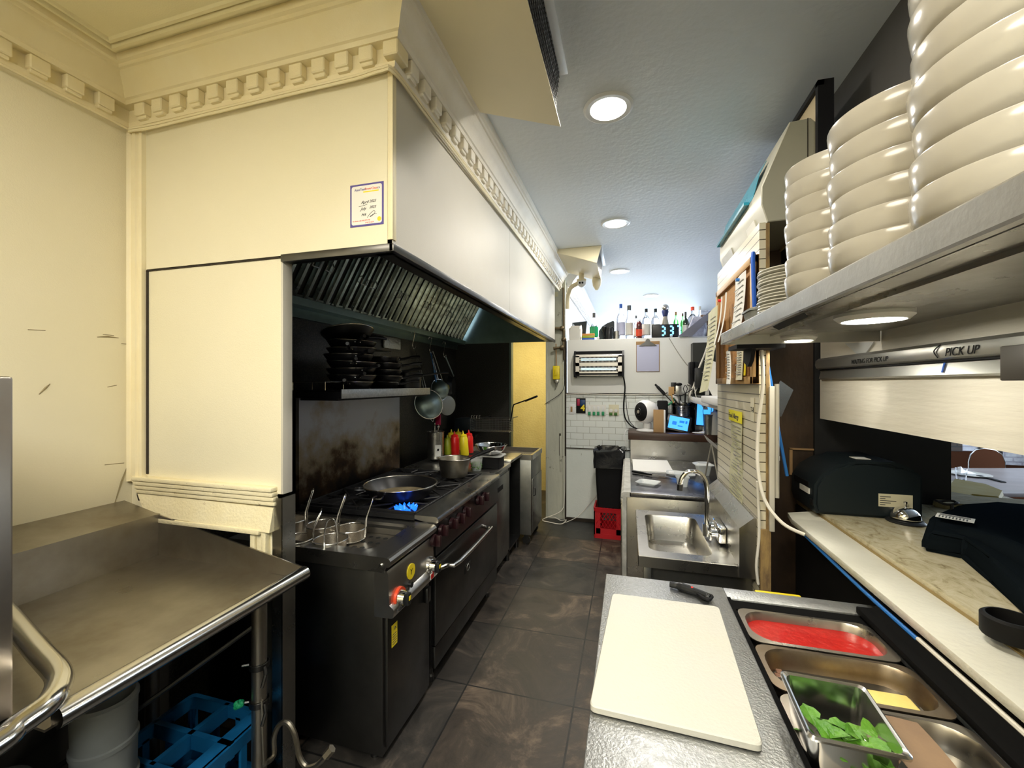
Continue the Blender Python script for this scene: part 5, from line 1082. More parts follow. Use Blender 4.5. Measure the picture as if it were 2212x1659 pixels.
mb = MB(); mb.tube([a + d * .70 - n_ * .004, a + d * .86 - n_ * .020, b_ + n_ * -.022, b_ - n_ * .006 + d * .02, b_ + n_ * .010, a + d * .85 + n_ * .010], .0055, 8, smooth=4); mb.build('jaw', 'matte_black', pl)
mb = MB(); mb.ball(a + d * .55 + n_ * .004 + Vector((0, 0, .009)), .005, 10); mb.build('rivet', 'red', pl)
mb = MB(); p = on('z', .93, 1686, 1271); mb.box(.45, .60, 1.60, 1.74, .90, .935, .006); tag(mb.build('yellow_bottle_cap', 'label_yellow'), 'yellow plastic block behind the prep table by the wooden panel', 'plastic block')

# =====================================================================  PASS-THROUGH LEDGE AND COUNTER
lt = MB(); lt.box(.722, .874, -2.4, 2.20, 1.055, 1.080, .004); lt.box(.735, .868, -2.4, 2.20, 1.045, 1.056)
lt.loft([[(.722, 2.19, 1.056), (.874, 2.19, 1.056), (.874, 2.19, 1.08), (.722, 2.19, 1.08)], [(.74, 2.30, 1.058), (.874, 2.36, 1.058), (.874, 2.36, 1.078), (.74, 2.30, 1.078)]])
struct(lt.build('trim_16', 'ledge_paint'))
mb = MB(); mb.box(.862, .8755, -2.4, 2.36, 1.079, 1.0835); struct(mb.build('trim_17', 'ledge_edge'))
mb = MB(); mb.box(.872, 1.95, -2.4, 3.25, 1.055, 1.098, .003); tag(mb.build('stone_counter', 'counter_stone'), 'cream speckled stone counter of the pass-through window', 'counter')
mb = MB(); mb.box(1.08, 1.75, -2.3, 2.5, 0, 1.05); mb.build('counter_base', 'black_wall').location; 
o = bpy.data.objects['counter_base']; struct(o); o.name = 'wall_counter_base'
mb = MB(); mb.tube([(.733, 2.10, 1.047), (.727, 1.7, 1.038), (.724, 1.5, 1.036), (.724, 1.33, 1.035)], .006, 8, smooth=5); tag(mb.build('blue_cable', 'cable_blue'), 'blue cable running under the front edge of the pass-through ledge', 'cable')
mb = MB(); mb.tube([(.726, 1.33, 1.036), (.724, .6, 1.034), (.724, -.4, 1.034)], .006, 8, smooth=5); tag(mb.build('white_cable', 'cable_white'), 'dirty white cable continuing the blue one under the ledge', 'cable')
# receipt printer
ZS = 1.099
rp = thing('receipt_printer', 'dark slate receipt printer on the stone counter beside the wooden panel', 'printer', (.98, 2.40, ZS))
PX0, PX1, PYa, PYb = .828, 1.24, 2.235, 2.53
side = [(PX0 + .012, 0), (PX1, 0), (PX1, .195), (PX1 - .06, .235), (PX1 - .2, .25), (PX0 + .16, .245), (PX0 + .09, .225), (PX0 + .035, .185), (PX0 + .003, .13), (PX0, .04)]
mb = MB(); mb.prism([(x, ZS + z) for x, z in side], 'y', PYa, PYb)
bmesh.ops.bevel(mb.bm, geom=[e for e in mb.bm.edges if abs(e.verts[0].co.y - e.verts[1].co.y) < 1e-5], offset=.012, segments=2, affect='EDGES'); mb.build('case', 'slate_plastic', rp)
mb = MB(); mb.prism([(PX0 + .026, ZS + .150), (PX0 + .16, ZS + .249), (PX1 - .10, ZS + .254), (PX1 - .03, ZS + .222), (PX1 - .04, ZS + .215), (PX1 - .12, ZS + .244), (PX0 + .165, ZS + .240), (PX0 + .03, ZS + .143)], 'y', PYa + .004, PYb - .004)
mb.build('cover', 'slate_plastic', rp)
mb = MB(); mb.box(PX0 - .0015, PX0 + .02, 2.30, 2.48, ZS + .108, ZS + .132); mb.build('paper_slot', 'matte_black', rp)
mb = MB(); mb.box(PX0 - .003, PX0 + .004, 2.29, 2.40, ZS + .078, ZS + .104); mb.build('status_panel', 'paper', rp)
mb = MB(); mb.box(PX0 - .002, PX0 + .02, 2.25, 2.285, ZS + .03, ZS + .06, .003); mb.build('button', 'matte_black', rp)
mb = MB(); mb.box(1.075, 1.20, PYa - .0015, PYa + .001, ZS + .055, ZS + .112); lb = mb.build('rating_label', 'cream_card', rp)
mb = MB()
for k in range(5): mb.box(1.08, 1.10 + .04 * ((k * 7) % 3) / 2, PYa - .002, PYa - .0012, ZS + .062 + .009 * k, ZS + .065 + .009 * k)
mb.build('print_lines', 'receipt_print', lb)
mb = MB(); mb.box(PX0 + .19, PX0 + .25, 2.30, 2.36, ZS + .2515, ZS + .2535); mb.build('window', 'paper', rp)
# bell
c = on('z', ZS, 1960, 1128); c.x = min(c.x, 1.16); bl = thing('service_bell', 'chrome service bell on the stone counter in front of the printer', 'bell', c)
mb = MB(); mb.lathe([(.066, 0), (.068, .004), (.060, .012), (.050, .014), (.001, .014)], c, 30, True, True); mb.build('base', 'black_plastic', bl)
mb = MB(); mb.lathe([(.052, .018), (.053, .022), (.047, .042), (.032, .058), (.012, .066), (.001, .067)], c, 32, True, True); mb.build('dome', 'chrome', bl)
mb = MB(); mb.lathe([(.004, .066), (.004, .08), (.007, .082), (.007, .088), (.001, .09)], c, 14, True, True); mb.build('plunger', 'chrome', bl)
# card terminal / scanner body at the right
ph = thing('counter_scanner', 'bulky black handheld scanner with a white barcode label on the stone counter', 'scanner', (1.15, 1.6, ZS))
def zp(u, v, z): p = on('z', z, u, v); return (p.x, p.y, z)
base = [(1990, 1190), (2004, 1148), (2070, 1118), (2150, 1112), (2230, 1120), (2330, 1180), (2330, 1400), (2215, 1340), (2140, 1260), (2085, 1205)]
up_ = [(1996, 1168), (2010, 1135), (2072, 1100), (2150, 1094), (2230, 1100), (2330, 1150), (2330, 1330), (2215, 1290), (2150, 1235), (2088, 1180)]
mb = MB(); l0 = [zp(u, v, ZS + .001) for u, v in base]; l1_ = [(x, y, ZS + .045) for x, y, z in l0]; l2_ = [Vector(p) * .90 + Vector((sum(a[0] for a in l0) / 10, sum(a[1] for a in l0) / 10, 0)) * .10 for p in l0]
mb.loft([l0, l1_, [(p[0], p[1], ZS + .075) for p in l2_]])
bmesh.ops.bevel(mb.bm, geom=list(mb.bm.edges), offset=.012, segments=3, affect='EDGES'); mb.build('body', 'navy_black', ph)
mb = MB(); mb.tube([zp(2030, 1150, ZS + .05), zp(2090, 1160, ZS + .062), zp(2160, 1185, ZS + .066), zp(2250, 1235, ZS + .066), zp(2330, 1300, ZS + .06)], [.022, .034, .042, .044, .03], 14, smooth=4); mb.build('top_shell', 'navy_black', ph)
cL = on('z', ZS + .078, 2063, 1128)
mb = MB(); ang = R(25)
M_ = Matrix.Translation((cL.x, cL.y, ZS + .094)) @ Matrix.Rotation(R(-35), 4, 'Z')
mb.box(-.05, .05, -.036, .036, 0, .0012).xf(M_); lb2 = mb.build('barcode_label', 'paper', ph)
mb = MB()
for k in range(9): mb.box(-.042 + .009 * k, -.038 + .009 * k, -.03, .00, .0012, .0018)
for k in range(3): mb.box(-.042, .04, .008 + .008 * k, .011 + .008 * k, .0012, .0018)
mb.xf(M_).build('barcode', 'receipt_print', lb2)
r0 = on('z', ZS + .05, 2045, 1105); mb = MB(); mb.tube([(r0.x + .035 * cos(t * pi / 8), r0.y + .035 * sin(t * pi / 8) * .8, ZS + .09 + .004 * sin(t)) for t in range(16)], .005, 8, closed=True); mb.tube([(r0.x, r0.y - .03, ZS + .088), (r0.x - .005, r0.y - .04, ZS + .05)], .006, 6); mb.build('loop', 'matte_black', ph)
c = on('z', ZS, 2185, 1378); mb = MB(); mb.lathe([(.050, 0), (.052, .003), (.052, .045), (.046, .05), (.042, .05), (.040, .012), (.001, .010)], c, 30, True, True); tag(mb.build('black_cup', 'matte_black'), 'short black round cup at the front edge of the stone counter, far right', 'cup')
mb = MB(); rows = []
for i, z in enumerate((0, .012)): pass
q = [(2045, 1062), (2062, 1042), (2130, 1052), (2168, 1070), (2160, 1082), (2100, 1078), (2072, 1090), (2052, 1075)]
mb.loft([[zp(u, v, ZS + .001) for u, v in q], [(zp(u, v, ZS)[0] * .96 + 1.78 * .04, zp(u, v, ZS)[1] * .96 + 2.85 * .04, ZS + .02 + .006 * (k % 2)) for k, (u, v) in enumerate(q)]]); tag(mb.build('yellow_pouch', 'yellow_fabric'), 'crumpled yellow paper pouch on the far edge of the stone counter', 'pouch')
q = [(2012, 1082), (2050, 1072), (2110, 1084), (2240, 1092), (2240, 1112), (2110, 1104), (2040, 1100), (2014, 1094)]
mb = MB(); mb.loft([[zp(u, v, ZS + .001) for u, v in q], [(zp(u, v, ZS)[0] * .97 + 1.6 * .03, zp(u, v, ZS)[1] * .97 + 2.3 * .03, ZS + .03) for u, v in q]]); bmesh.ops.bevel(mb.bm, geom=list(mb.bm.edges), offset=.006, segments=2, affect='EDGES')
tag(mb.build('folded_cloth', 'olive_cloth'), 'folded olive-brown cloth behind the black scanner', 'cloth')
# steel ticket rail along the beam
tr = thing('ticket_rail', 'long double steel ticket rail with marker handwriting under the plate shelf', 'ticket rail', (.92, .8, 1.73))
def rail_z(v, u=2000): return on('x', .93, u, v).z
mb = MB(); mb.prism([(.938, 1.775), (.938, 1.80), (.930, 1.822), (.915, 1.826), (.902, 1.815), (.899, 1.795), (.903, 1.778), (.915, 1.772)], 'y', -1.6, 2.42); mb.build('upper_rail', 'rail_alu', tr)
mb = MB(); mb.prism([(.939, 1.722), (.939, 1.768), (.926, 1.768), (.916, 1.728), (.924, 1.722)], 'y', -1.6, 2.42); mb.build('lower_rail', 'rail_alu', tr)
mb = MB(); mb.box(.918, .938, -1.6, 2.42, 1.766, 1.775); mb.build('gap_strip', 'matte_black', tr)
a = on('x', .898, 1838, 788); text('WAITING FOR PICK UP', .026, (.8985, a.y, 1.783), '-x', 'matte_black', tr, name='handwriting', shear=.2, spin=0, sx=.95)
a = on('x', .898, 2040, 772); text('PICK UP', .034, (.8985, a.y, 1.782), '-x', 'matte_black', tr, name='handwriting', shear=.25)
a = on('x', .898, 2022, 772); mb = MB(); mb.tube([(.902, a.y - .012, 1.818), (.896, a.y + .006, 1.800), (.900, a.y - .004, 1.779)], .0016, 6, smooth=4); mb.build('bracket_mark', 'matte_black', tr)
a = on('x', .918, 2037, 800); mb = MB(); mb.tube([(.922, a.y, 1.764), (.915, a.y, 1.735)], .0025, 6); mb.build('marker_stroke', 'blue', tr)
a = on('x', .89, 2176, 790); mb = MB(); mb.box(.875, .938, a.y - .16, a.y, 1.708, 1.792, .003); tag(mb.build('dark_bracket', 'brown_dark'), 'dark rectangular metal bracket over the right end of the ticket rail', 'bracket')
mb = MB(); a = on('x', .935, 1826, 742); b_ = on('x', .935, 1888, 738); cpt = on('x', .935, 1862, 775)
mb.loft([[(xx, a.y, a.z), (xx, b_.y, b_.z), (xx, cpt.y, cpt.z)] for xx in (.934, .9385)]); tag(mb.build('clear_tape', 'cloudy'), 'triangle of clear tape stuck under the larger puck light', 'tape')
# =====================================================================  PLATE SHELF
sh = thing('plate_shelf', 'long steel wall shelf above the pass-through carrying stacks of bowls', 'shelf', (.66, .5, 1.9)); SX, SZ, SE = .38, 1.913, 1.94
mb = MB(); mb.box(SX, .938, -1.9, SE, SZ - .008, SZ, 0); mb.box(SX + .04, SX + .055, -1.9, SE, SZ - .02, SZ - .008); mb.box(SX + .10, SX + .104, -1.9, SE, SZ - .012, SZ - .008); mb.box(.56, .70, -1.9, SE, SZ - .018, SZ - .008); mb.build('shelf_plate', 'steel', sh)
mb = MB(); mb.prism([(SX, SZ), (SX - .004, SZ - .004), (SX - .004, SZ - .044), (SX, SZ - .047), (SX + .012, SZ - .047), (SX + .012, SZ - .043), (SX + .002, SZ - .040), (SX + .002, SZ - .004)], 'y', -1.9, SE); mb.box(SX - .004, .938, SE - .003, SE, SZ - .047, SZ); mb.build('front_lip', 'steel', sh)
mb = MB(); mb.loft([[(x, 1.30 + (x - .6) * .1 + dy, SZ - .0185), (x + .02, 1.60 + dy, SZ - .0185), (x + .02, 1.60 + dy, SZ - .0195), (x, 1.30 + dy, SZ - .0195)] for x, dy in ((.45, 0), (.50, .1))]); mb.build('tape_strip', 'matte_black', sh)
def puck(u, v, r, lab):
    p = on('z', SZ - .036, u, v); t = thing('puck_light', lab, 'puck light', (p.x, p.y, SZ - .05), group='round puck lights under the plate shelf')
    mb = MB(); mb.lathe([(r, 0), (r, -.018), (r * .86, -.030), (r * .80, -.030)], (p.x, p.y, SZ - .008), 36, True, False); mb.build('housing', 'lamp_trim', t)
    mb = MB(); mb.lathe([(r * .82, -.029), (.001, -.030)], (p.x, p.y, SZ - .008), 32, True, True); mb.build('diffuser', 'puck_glow', t); print('puck', p)
puck(1886, 692, .088, 'larger round puck light under the shelf, nearer the camera'); puck(1722, 736, .068, 'smaller-looking far puck light under the shelf, by the wooden panel')
# bowls
def bowl_profile(r): return [(r * .70, 0), (r * .78, .002), (r * .89, .007), (r * .945, .015), (r * .972, .027), (r * .988, .042), (r, .060), (r * .994, .0625), (r * .975, .0625), (r * .965, .050), (r * .94, .028), (r * .80, .012), (.001, .010)]
def bowl_stack(cx, cy, r, zs, lab, grp, jit):
    for k, z in enumerate(zs):
        w_ = 'topmost' if k == len(zs) - 1 else 'lowest' if k == 0 else '%s from bottom' % ORD[k]
        mb = MB(); mb.lathe(bowl_profile(r), (0, 0, 0), 48, True, True)
        if k == 0 or True:
            o = mb.build('ceramic_bowl', 'ceramic'); o.location = (cx + jit * ((k * 7) % 5 - 2), cy + jit * ((k * 3) % 5 - 2), z)
            tag(o, lab % w_, 'bowl', grp)
bowl_stack(.540, .72, .140, [SZ, SZ + .052, SZ + .106, SZ + .160, SZ + .212, SZ + .266, SZ + .318], 'cream ceramic bowl, %s in nearest largest stack on the shelf', 'bowls of the nearest stack', .0016)
bowl_stack(.528, .985, .130, [SZ, SZ + .047, SZ + .094, SZ + .142, SZ + .192, SZ + .244], 'cream ceramic bowl, %s in the middle stack on the shelf', 'bowls of the middle stack', .0016)
bowl_stack(.508, 1.235, .112, [SZ, SZ + .046, SZ + .092, SZ + .138, SZ + .184, SZ + .230, SZ + .276], 'cream ceramic bowl, %s in the far stack on the shelf', 'bowls of the far stack', .001)
for k in range(14):
    mb = MB(); mb.lathe([(.055, 0), (.066, .003), (.092, .010), (.100, .014), (.099, .017), (.066, .008), (.001, .007)], (0, 0, 0), 36, True, True); o = mb.build('side_plate', 'plate_white'); o.location = (.500 + .002 * (k % 3 - 1), 1.50 + .002 * ((k * 5) % 4 - 2), SZ + .0098 * k)
    tag(o, 'white side plate, %s in the plate stack beside the far bowls' % ('topmost' if k == 13 else 'lowest' if k == 0 else ORD[k] + ' from bottom'), 'plate', 'side plates stacked on the shelf')
c = (.48, 1.72, SZ); t = thing('takeout_tub', 'small translucent square takeout tub at the far end of the plate shelf', 'tub', c)
mb = MB(); mb.loft([rr(.43, .53, 1.67, 1.77, .015, SZ), rr(.42, .54, 1.66, 1.78, .02, SZ + .05)]); mb.build('tub', 'frost', t); mb = MB(); mb.loft([rr(.415, .545, 1.655, 1.785, .02, SZ + .051), rr(.415, .545, 1.655, 1.785, .02, SZ + .058), rr(.435, .525, 1.675, 1.765, .02, SZ + .066)]); mb.build('lid', 'frost', t)
for k in range(3):
    mb = MB(); x = .60 + .012 * k; mb.box(x, x + .006, 1.60 + .02 * k, 1.76, SZ + .0, SZ + .20 - .01 * k, .002); mb.box(x, x + .03, 1.60 + .02 * k, 1.61 + .02 * k, SZ + .0, SZ + .19, .003)
    tag(mb.build('insert_pan', 'bright_steel'), ['leftmost upright steel insert pan behind the plates on the shelf', 'middle upright steel insert pan behind the plates on the shelf', 'rightmost upright steel insert pan behind the plates on the shelf'][k], 'pan', 'upright insert pans behind the plates')
mb = MB(); mb.box(.66, .80, 1.62, 1.74, SZ, SZ + .19, .01); tag(mb.build('napkin_holder', 'steel'), 'square brushed steel canister behind the side plates', 'canister')
mb = MB(); mb.tube([(.665, 2.55, 1.9), (.665, 2.55, 2.42)], .012, 8); tag(mb.build('conduit_pipe', 'brown_dark'), 'vertical dark conduit on the wooden panel above the plate shelf', 'conduit')

# =====================================================================  WING WALL FITTINGS
# beige cabinet over the tiled wall
hb = thing('wall_heater', 'beige chamfered metal unit mounted above the tiled wing wall', 'heater', (.62, 2.5, 2.42))
prof = [(.573, 2.505), (.573, 2.585), (.684, 2.857), (.765, 2.862), (.785, 2.84), (.785, 2.43), (.597, 2.424)]
mb = MB(); mb.prism(prof, 'y', 2.10, 2.98); bmesh.ops.bevel(mb.bm, geom=[e for e in mb.bm.edges if abs(e.verts[0].co.y - e.verts[1].co.y) < 1e-5], offset=.004, segments=1, affect='EDGES'); mb.build('casing', 'box_beige', hb)
mb = MB(); mb.box(.751, .754, 2.096, 2.101, 2.43, 2.86); mb.build('seam', 'crack', hb)
mb = MB(); M2 = Matrix.Translation((.584, 2.30, 2.464)) @ Euler((0, R(-16), 0)).to_matrix().to_4x4(); mb.box(-.003, .001, -.07, .07, -.02, .02).xf(M2); mb.build('rating_label', 'paper', hb)
mb = MB(); M2 = Matrix.Translation((.584, 2.80, 2.464)) @ Euler((0, R(-16), 0)).to_matrix().to_4x4(); mb.box(-.003, .001, -.12, .12, -.03, .03).xf(M2); mb.build('control_strip', 'grey_frame', hb)
mb = MB()
for k in range(6):
    y = 2.25 + .11 * k; mb.sheet([[(.575 + .004 * (k % 2), y, 2.59), (.57, y + .10, 2.59)], [(.60 + .004 * (k % 2), y - .02, 2.70), (.59, y + .10, 2.70)], [(.635, y, 2.77), (.63, y + .12, 2.77)]], .002)
mb.box(.55, .572, 2.30, 2.96, 2.585, 2.60); tag(mb.build('plastic_folders', 'teal_wrap'), 'teal plastic sleeves propped against the beige unit near the ceiling', 'plastic sleeves', kind='stuff')
fa, = [thing('framed_board', 'tall black-framed cream board standing edge-on above the beige unit', 'framed board', (.82, 2.5, 2.86))]
mb = MB(); mb.box(.80, .835, 2.06, 3.30, 2.30, 2.995); mb.build('backing', 'black_trim', fa)
mb = MB(); mb.box(.776, .80, 2.06, 2.085, 2.40, 2.995); mb.box(.776, .80, 2.06, 3.30, 2.972, 2.995); mb.box(.776, .80, 3.275, 3.30, 2.4, 2.995); mb.build('frame', 'black_trim', fa)
mb = MB(); mb.box(.792, .7995, 2.085, 3.275, 2.42, 2.972); mb.build('panel', 'cork_pale', fa)
# cork notice board
nb = thing('notice_board', 'pine-framed cork notice board on the tiled wing wall, crowded with papers', 'notice board', (.55, 2.47, 1.69))
B0, B1, Z0, Z1 = 2.105, 2.93, 1.700, 2.285
mb = MB(); mb.box(.552, .566, B0, B1, Z0, Z1); mb.build('cork', 'cork', nb)
mb = MB()
for a_ in ((B0, B1, Z0, Z0 + .035), (B0, B1, Z1 - .035, Z1), (B0, B0 + .04, Z0, Z1), (B1 - .035, B1, Z0, Z1)): mb.box(.538, .566, *a_, .002)
mb.build('frame', 'pine', nb)
def note(y0, y1, z0, z1, x, m, lab, curl=.0, drop=.0, lines=8, name='pinned_note', skew=0.0, pin=None):
    rows = []
    for i in range(7):
        t = i / 6; rows.append([(x - curl * t * t - .004 * sin(j * 1.2), y0 + (y1 - y0) * j / 4 + skew * t, z1 + (z0 - z1) * t - drop * t * j / 4) for j in range(5)])
    t_ = thing(name, lab, 'paper', ((x, (y0 + y1) / 2, z0)), group='papers on the notice board')
    MB().sheet(rows, .0008).build('sheet', m, t_)
    mb = MB(); f = 1.0
    for k in range(lines):
        t = .12 + .8 * k / max(1, lines); xx = x - curl * t * t - .0065; zz = z1 + (z0 - z1) * t; ya = y0 + (y1 - y0) * .12 + skew * t; yb = y0 + (y1 - y0) * (.6 + .3 * ((k * 5) % 3) / 2) + skew * t
        mb.box(xx, xx + .0015, ya, yb, zz, zz + .004)
    if lines: mb.build('writing', 'receipt_print_soft', t_)
    if pin: mb = MB(); mb.cyl((x - .02, (y0 + y1) / 2, z1 - .02), (x, (y0 + y1) / 2, z1 - .02), .008); mb.build('push_pin', pin, t_)
note(2.20, 2.42, 1.93, 2.24, .536, 'paper', 'long white note with a teal pin, nearest the pine frame end', .03, 0, 9, pin='cable_blue')
note(2.50, 2.54, 1.93, 2.20, .515, 'paper', 'narrow white strip hanging in the middle of the notice board', .04, 0, 0)
note(2.56, 2.60, 1.92, 2.19, .505, 'paper', 'second narrow white strip hanging beside the first', .04, 0, 0, pin='red')
note(2.66, 2.98, 1.66, 2.16, .500, 'aged_paper', 'large cream handwritten sheet curling off the far end of the notice board', .05, .02, 16, skew=.03)
note(2.45, 2.56, 1.70, 1.88, .520, 'paper', 'slanted ticket printout below the plate shelf end', .02, 0, 10, skew=-.10)
note(2.24, 2.38, 1.72, 1.90, .534, 'cream_card', 'printed list card in the lower part of the notice board', .006, 0, 12)
note(2.18, 2.22, 1.74, 1.88, .532, 'label_yellow', 'yellow strip beside the printed list card', .004, 0, 0)
mb = MB(); mb.loft([[(x, 1.955, 1.865), (x, 2.09, 1.865), (x, 2.10, 1.80), (x, 2.03, 1.775), (x, 1.99, 1.80)] for x in (.50, .515)]); mb.loft([[(x, 1.95, 1.868), (x, 2.10, 1.868), (x, 2.11, 1.85), (x, 1.95, 1.85)] for x in (.44, .62)]); tag(mb.build('black_flag', 'matte_black'), 'ragged black plastic scrap hanging under the far end of the plate shelf', 'plastic scrap')
mb = MB(); mb.sheet([[(.552, 2.128, 2.26), (.556, 2.112, 2.28)], [(.545, 2.120, 2.0), (.55, 2.108, 2.0)], [(.548, 2.112, 1.9), (.552, 2.100, 1.9)]], .004); mb.tube([(.545, 2.11, 2.28), (.535, 2.085, 2.27), (.54, 2.08, 2.05), (.55, 2.085, 1.9)], .009, 8, smooth=4); tag(mb.build('blue_strap', 'blue'), 'blue strap hanging over the near corner of the pine frame', 'strap')
# allergy / receiving sheet on the tiles
fs = thing('wall_notice', 'long creased paper notice with yellow heading taped to the tiled wall above the sink', 'notice', (.56, 2.45, 1.05))
ya, yb = on('x', .563, 1604, 960).y, on('x', .563, 1578, 930).y
mb = MB(); mb.sheet([[(.5635 - .004 * sin(i * .9 + j), ya + (yb - ya) * j / 3 + .012 * (i / 8), 1.50 - .50 * i / 8) for j in range(4)] for i in range(9)], .0007); mb.build('sheet', 'aged_paper', fs)
mb = MB(); mb.box(.556, .5585, ya - .01, yb + .012, 1.495, 1.555); hd = mb.build('heading', 'highlight', fs)
text('Food Allergy', .036, (.5555, yb + .008, 1.513), '-x', 'receipt_print', hd, bold=.0006, sx=(yb - ya) / .225)
mb = MB(); random.seed(2)
for k in range(26):
    z = 1.47 - .0175 * k; y0_ = ya + .012 + (yb - ya) * .45 * (k % 2) * random.random(); mb.box(.5572, .5580, y0_, min(yb - .01, y0_ + (yb - ya) * (.3 + .5 * random.random())), z, z + .0035)
mb.build('writing', 'receipt_print_soft', fs)
a = on('x', .563, 1625, 885); tt = thing('tag_card', 'small white card lettered T-8 near the edge of the tiled wall', 'card', (.563, a.y, a.z)); mb = MB(); mb.box(.5625, .565, a.y - .028, a.y + .028, a.z - .055, a.z + .055); mb.build('card', 'paper_yellowed', tt)
text('T-8', .036, (.562, a.y + .024, a.z - .012), '-x', 'matte_black', tt, name='handwriting')
# cables by the wing wall
CAB = [((.60, 2.085, 1.64), (.592, 2.07, 1.4), (.585, 2.06, 1.2), (.60, 2.03, 1.05), (.64, 1.98, 1.0), (.70, 1.95, 1.02), (.73, 1.95, 1.045))]
mb = MB(); mb.tube([on('y', 2.07, 1645, 755), on('y', 2.07, 1648, 830), on('y', 2.07, 1638, 920), on('y', 2.06, 1637, 1010), on('y', 2.04, 1652, 1080), on('y', 2.0, 1690, 1130), on('y', 1.97, 1738, 1155)], .0075, 8, smooth=6); tag(mb.build('power_lead', 'cable_white'), 'thick white cord curving from the notice board down to the ledge end', 'cord')
mb = MB(); mb.tube([on('y', 2.08, 1636, 1040), on('y', 2.09, 1640, 1150), on('y', 2.09, 1634, 1220), on('y', 2.09, 1638, 1262)], .006, 8, smooth=5); tag(mb.build('extension_lead', 'cable_white'), 'white cord running down the wing wall edge to the floor', 'cord')
mb = MB(); mb.box(.598, .618, 2.072, 2.088, 1.05, 1.69, .002); tag(mb.build('cable_channel', 'offwhite_and_cool_lit'), 'white vertical cable channel on the wing wall edge below the notice board', 'cable channel')
mb = MB(); mb.cyl((.628, 2.078, 1.2), (.628, 2.078, 1.70), .009); tag(mb.build('conduit_pipe', 'grey_frame'), 'grey metal conduit beside the white cable channel', 'conduit')
cs = thing('inline_switch', 'white inline switch dangling on a cord before the wooden panel', 'switch', (.66, 2.1, 1.3))
s0 = on('y', 2.12, 1666, 988)
mb = MB(); mb.tube([on('y', 2.12, 1658, 760), on('y', 2.12, 1662, 830), on('y', 2.12, 1672, 900), on('y', 2.12, 1668, 968)], .0045, 8, smooth=5); mb.tube([on('y', 2.12, 1664, 1000), on('y', 2.12, 1660, 1012), on('y', 2.12, 1650, 1018)], .0045, 6); mb.build('cord', 'cable_white', cs)
mb = MB(); mb.box(s0.x - .027, s0.x + .027, 2.105, 2.135, s0.z - .045, s0.z + .045, .012, 3); mb.box(s0.x + .027, s0.x + .032, 2.113, 2.127, s0.z - .012, s0.z + .008); mb.build('switch_body', 'white_plastic', cs)
mb = MB(); mb.tube([on('y', 2.16, 1652, 752), on('y', 2.16, 1666, 830), on('y', 2.16, 1680, 920), on('y', 2.16, 1700, 1028)], .007, 8, smooth=5); tag(mb.build('network_lead', 'cable_blue'), 'bright blue cable hanging diagonally in front of the wooden panel', 'cord')
mb = MB(); q = [on('y', 2.14, u, v) for u, v in ((1686, 822), (1714, 842), (1688, 900), (1655, 885))]; mb.sheet([[q[0], q[1]], [q[3], q[2]]], .003); tag(mb.build('plastic_scrap', 'smoke_plastic'), 'grey translucent plastic square hanging on the blue cable', 'plastic scrap')
mb = MB(); a = on('y', 2.575, 1705, 1005); b_ = on('y', 2.575, 1790, 972); mb.box(a.x, b_.x, 2.57, 2.58, b_.z - .005, b_.z + .004); mb.box(a.x, a.x + .014, 2.57, 2.58, a.z - .05, b_.z); tag(mb.build('wood_scar', 'card'), 'orange-brown broken trim line on the wooden panel above the printer', 'wood trim')

# =====================================================================  HAND SINK
SZk = .85; sk = thing('hand_sink', 'wall-hung steel hand sink on the tiled wing wall', 'sink', (.3, 2.5, .6))
mb = MB(); X0, X1, Y0, Y1 = .045, .50, 2.16, 2.95
mb.loft([rr(X0, X1, Y0, Y1, .006, SZk - .055), rr(X0, X1, Y0, Y1, .006, SZk - .003), rr(X0 + .003, X1 - .003, Y0 + .003, Y1 - .003, .006, SZk), rr(X0 + .055, X1 - .095, Y0 + .085, Y1 - .085, .05, SZk - .001), rr(X0 + .060, X1 - .10, Y0 + .09, Y1 - .09, .05, SZk - .01), rr(X0 + .072, X1 - .112, Y0 + .105, Y1 - .105, .05, SZk - .155), rr(X0 + .10, X1 - .14, Y0 + .13, Y1 - .13, .04, SZk - .17)], cap0=False)
mb.loft([rr(X0 + .05, X1 - .09, Y0 + .08, Y1 - .08, .05, SZk - .05), rr(X0 + .065, X1 - .105, Y0 + .10, Y1 - .10, .05, SZk - .18)], cap0=False); mb.build('basin', 'steel', sk)
mb = MB(); mb.cyl((.24, 2.55, SZk - .171), (.24, 2.55, SZk - .168), .035); mb.build('drain', 'chrome', sk)
mb = MB(); mb.prism([(.495, .80), (.495, 1.03), (.555, 1.082), (.565, 1.082), (.565, .80)], 'y', Y0 - .012, Y1 + .02); mb.build('backsplash', 'steel', sk)
mb = MB(); mb.tube([(.24, 2.55, .69), (.24, 2.55, .48), (.35, 2.60, .42), (.55, 2.62, .45)], .018, 10, smooth=4); mb.build('drain_pipe', 'white_plastic', sk)
mb = MB(); mb.box(.10, .56, 2.20, 2.215, .50, .79); mb.box(.07, .11, 2.17, 2.21, .48, .80, .004); mb.build('bracket', 'steel_dim', sk)
fc_ = thing('faucet', 'chrome gooseneck faucet with a square body on the hand sink backsplash', 'faucet', (.44, 2.55, .93))
mb = MB(); mb.tube([(.415, 2.5, .88), (.415, 2.5, 1.05), (.415, 2.5, 1.12), (.405, 2.5, 1.17), (.38, 2.5, 1.205), (.345, 2.5, 1.215), (.31, 2.5, 1.205), (.285, 2.5, 1.17), (.278, 2.5, 1.135)], .0125, 12, smooth=4); mb.build('spout', 'chrome', fc_)
mb = MB(); mb.cyl((.277, 2.5, 1.105), (.278, 2.5, 1.138), .016); mb.build('aerator', 'dark_steel', fc_)
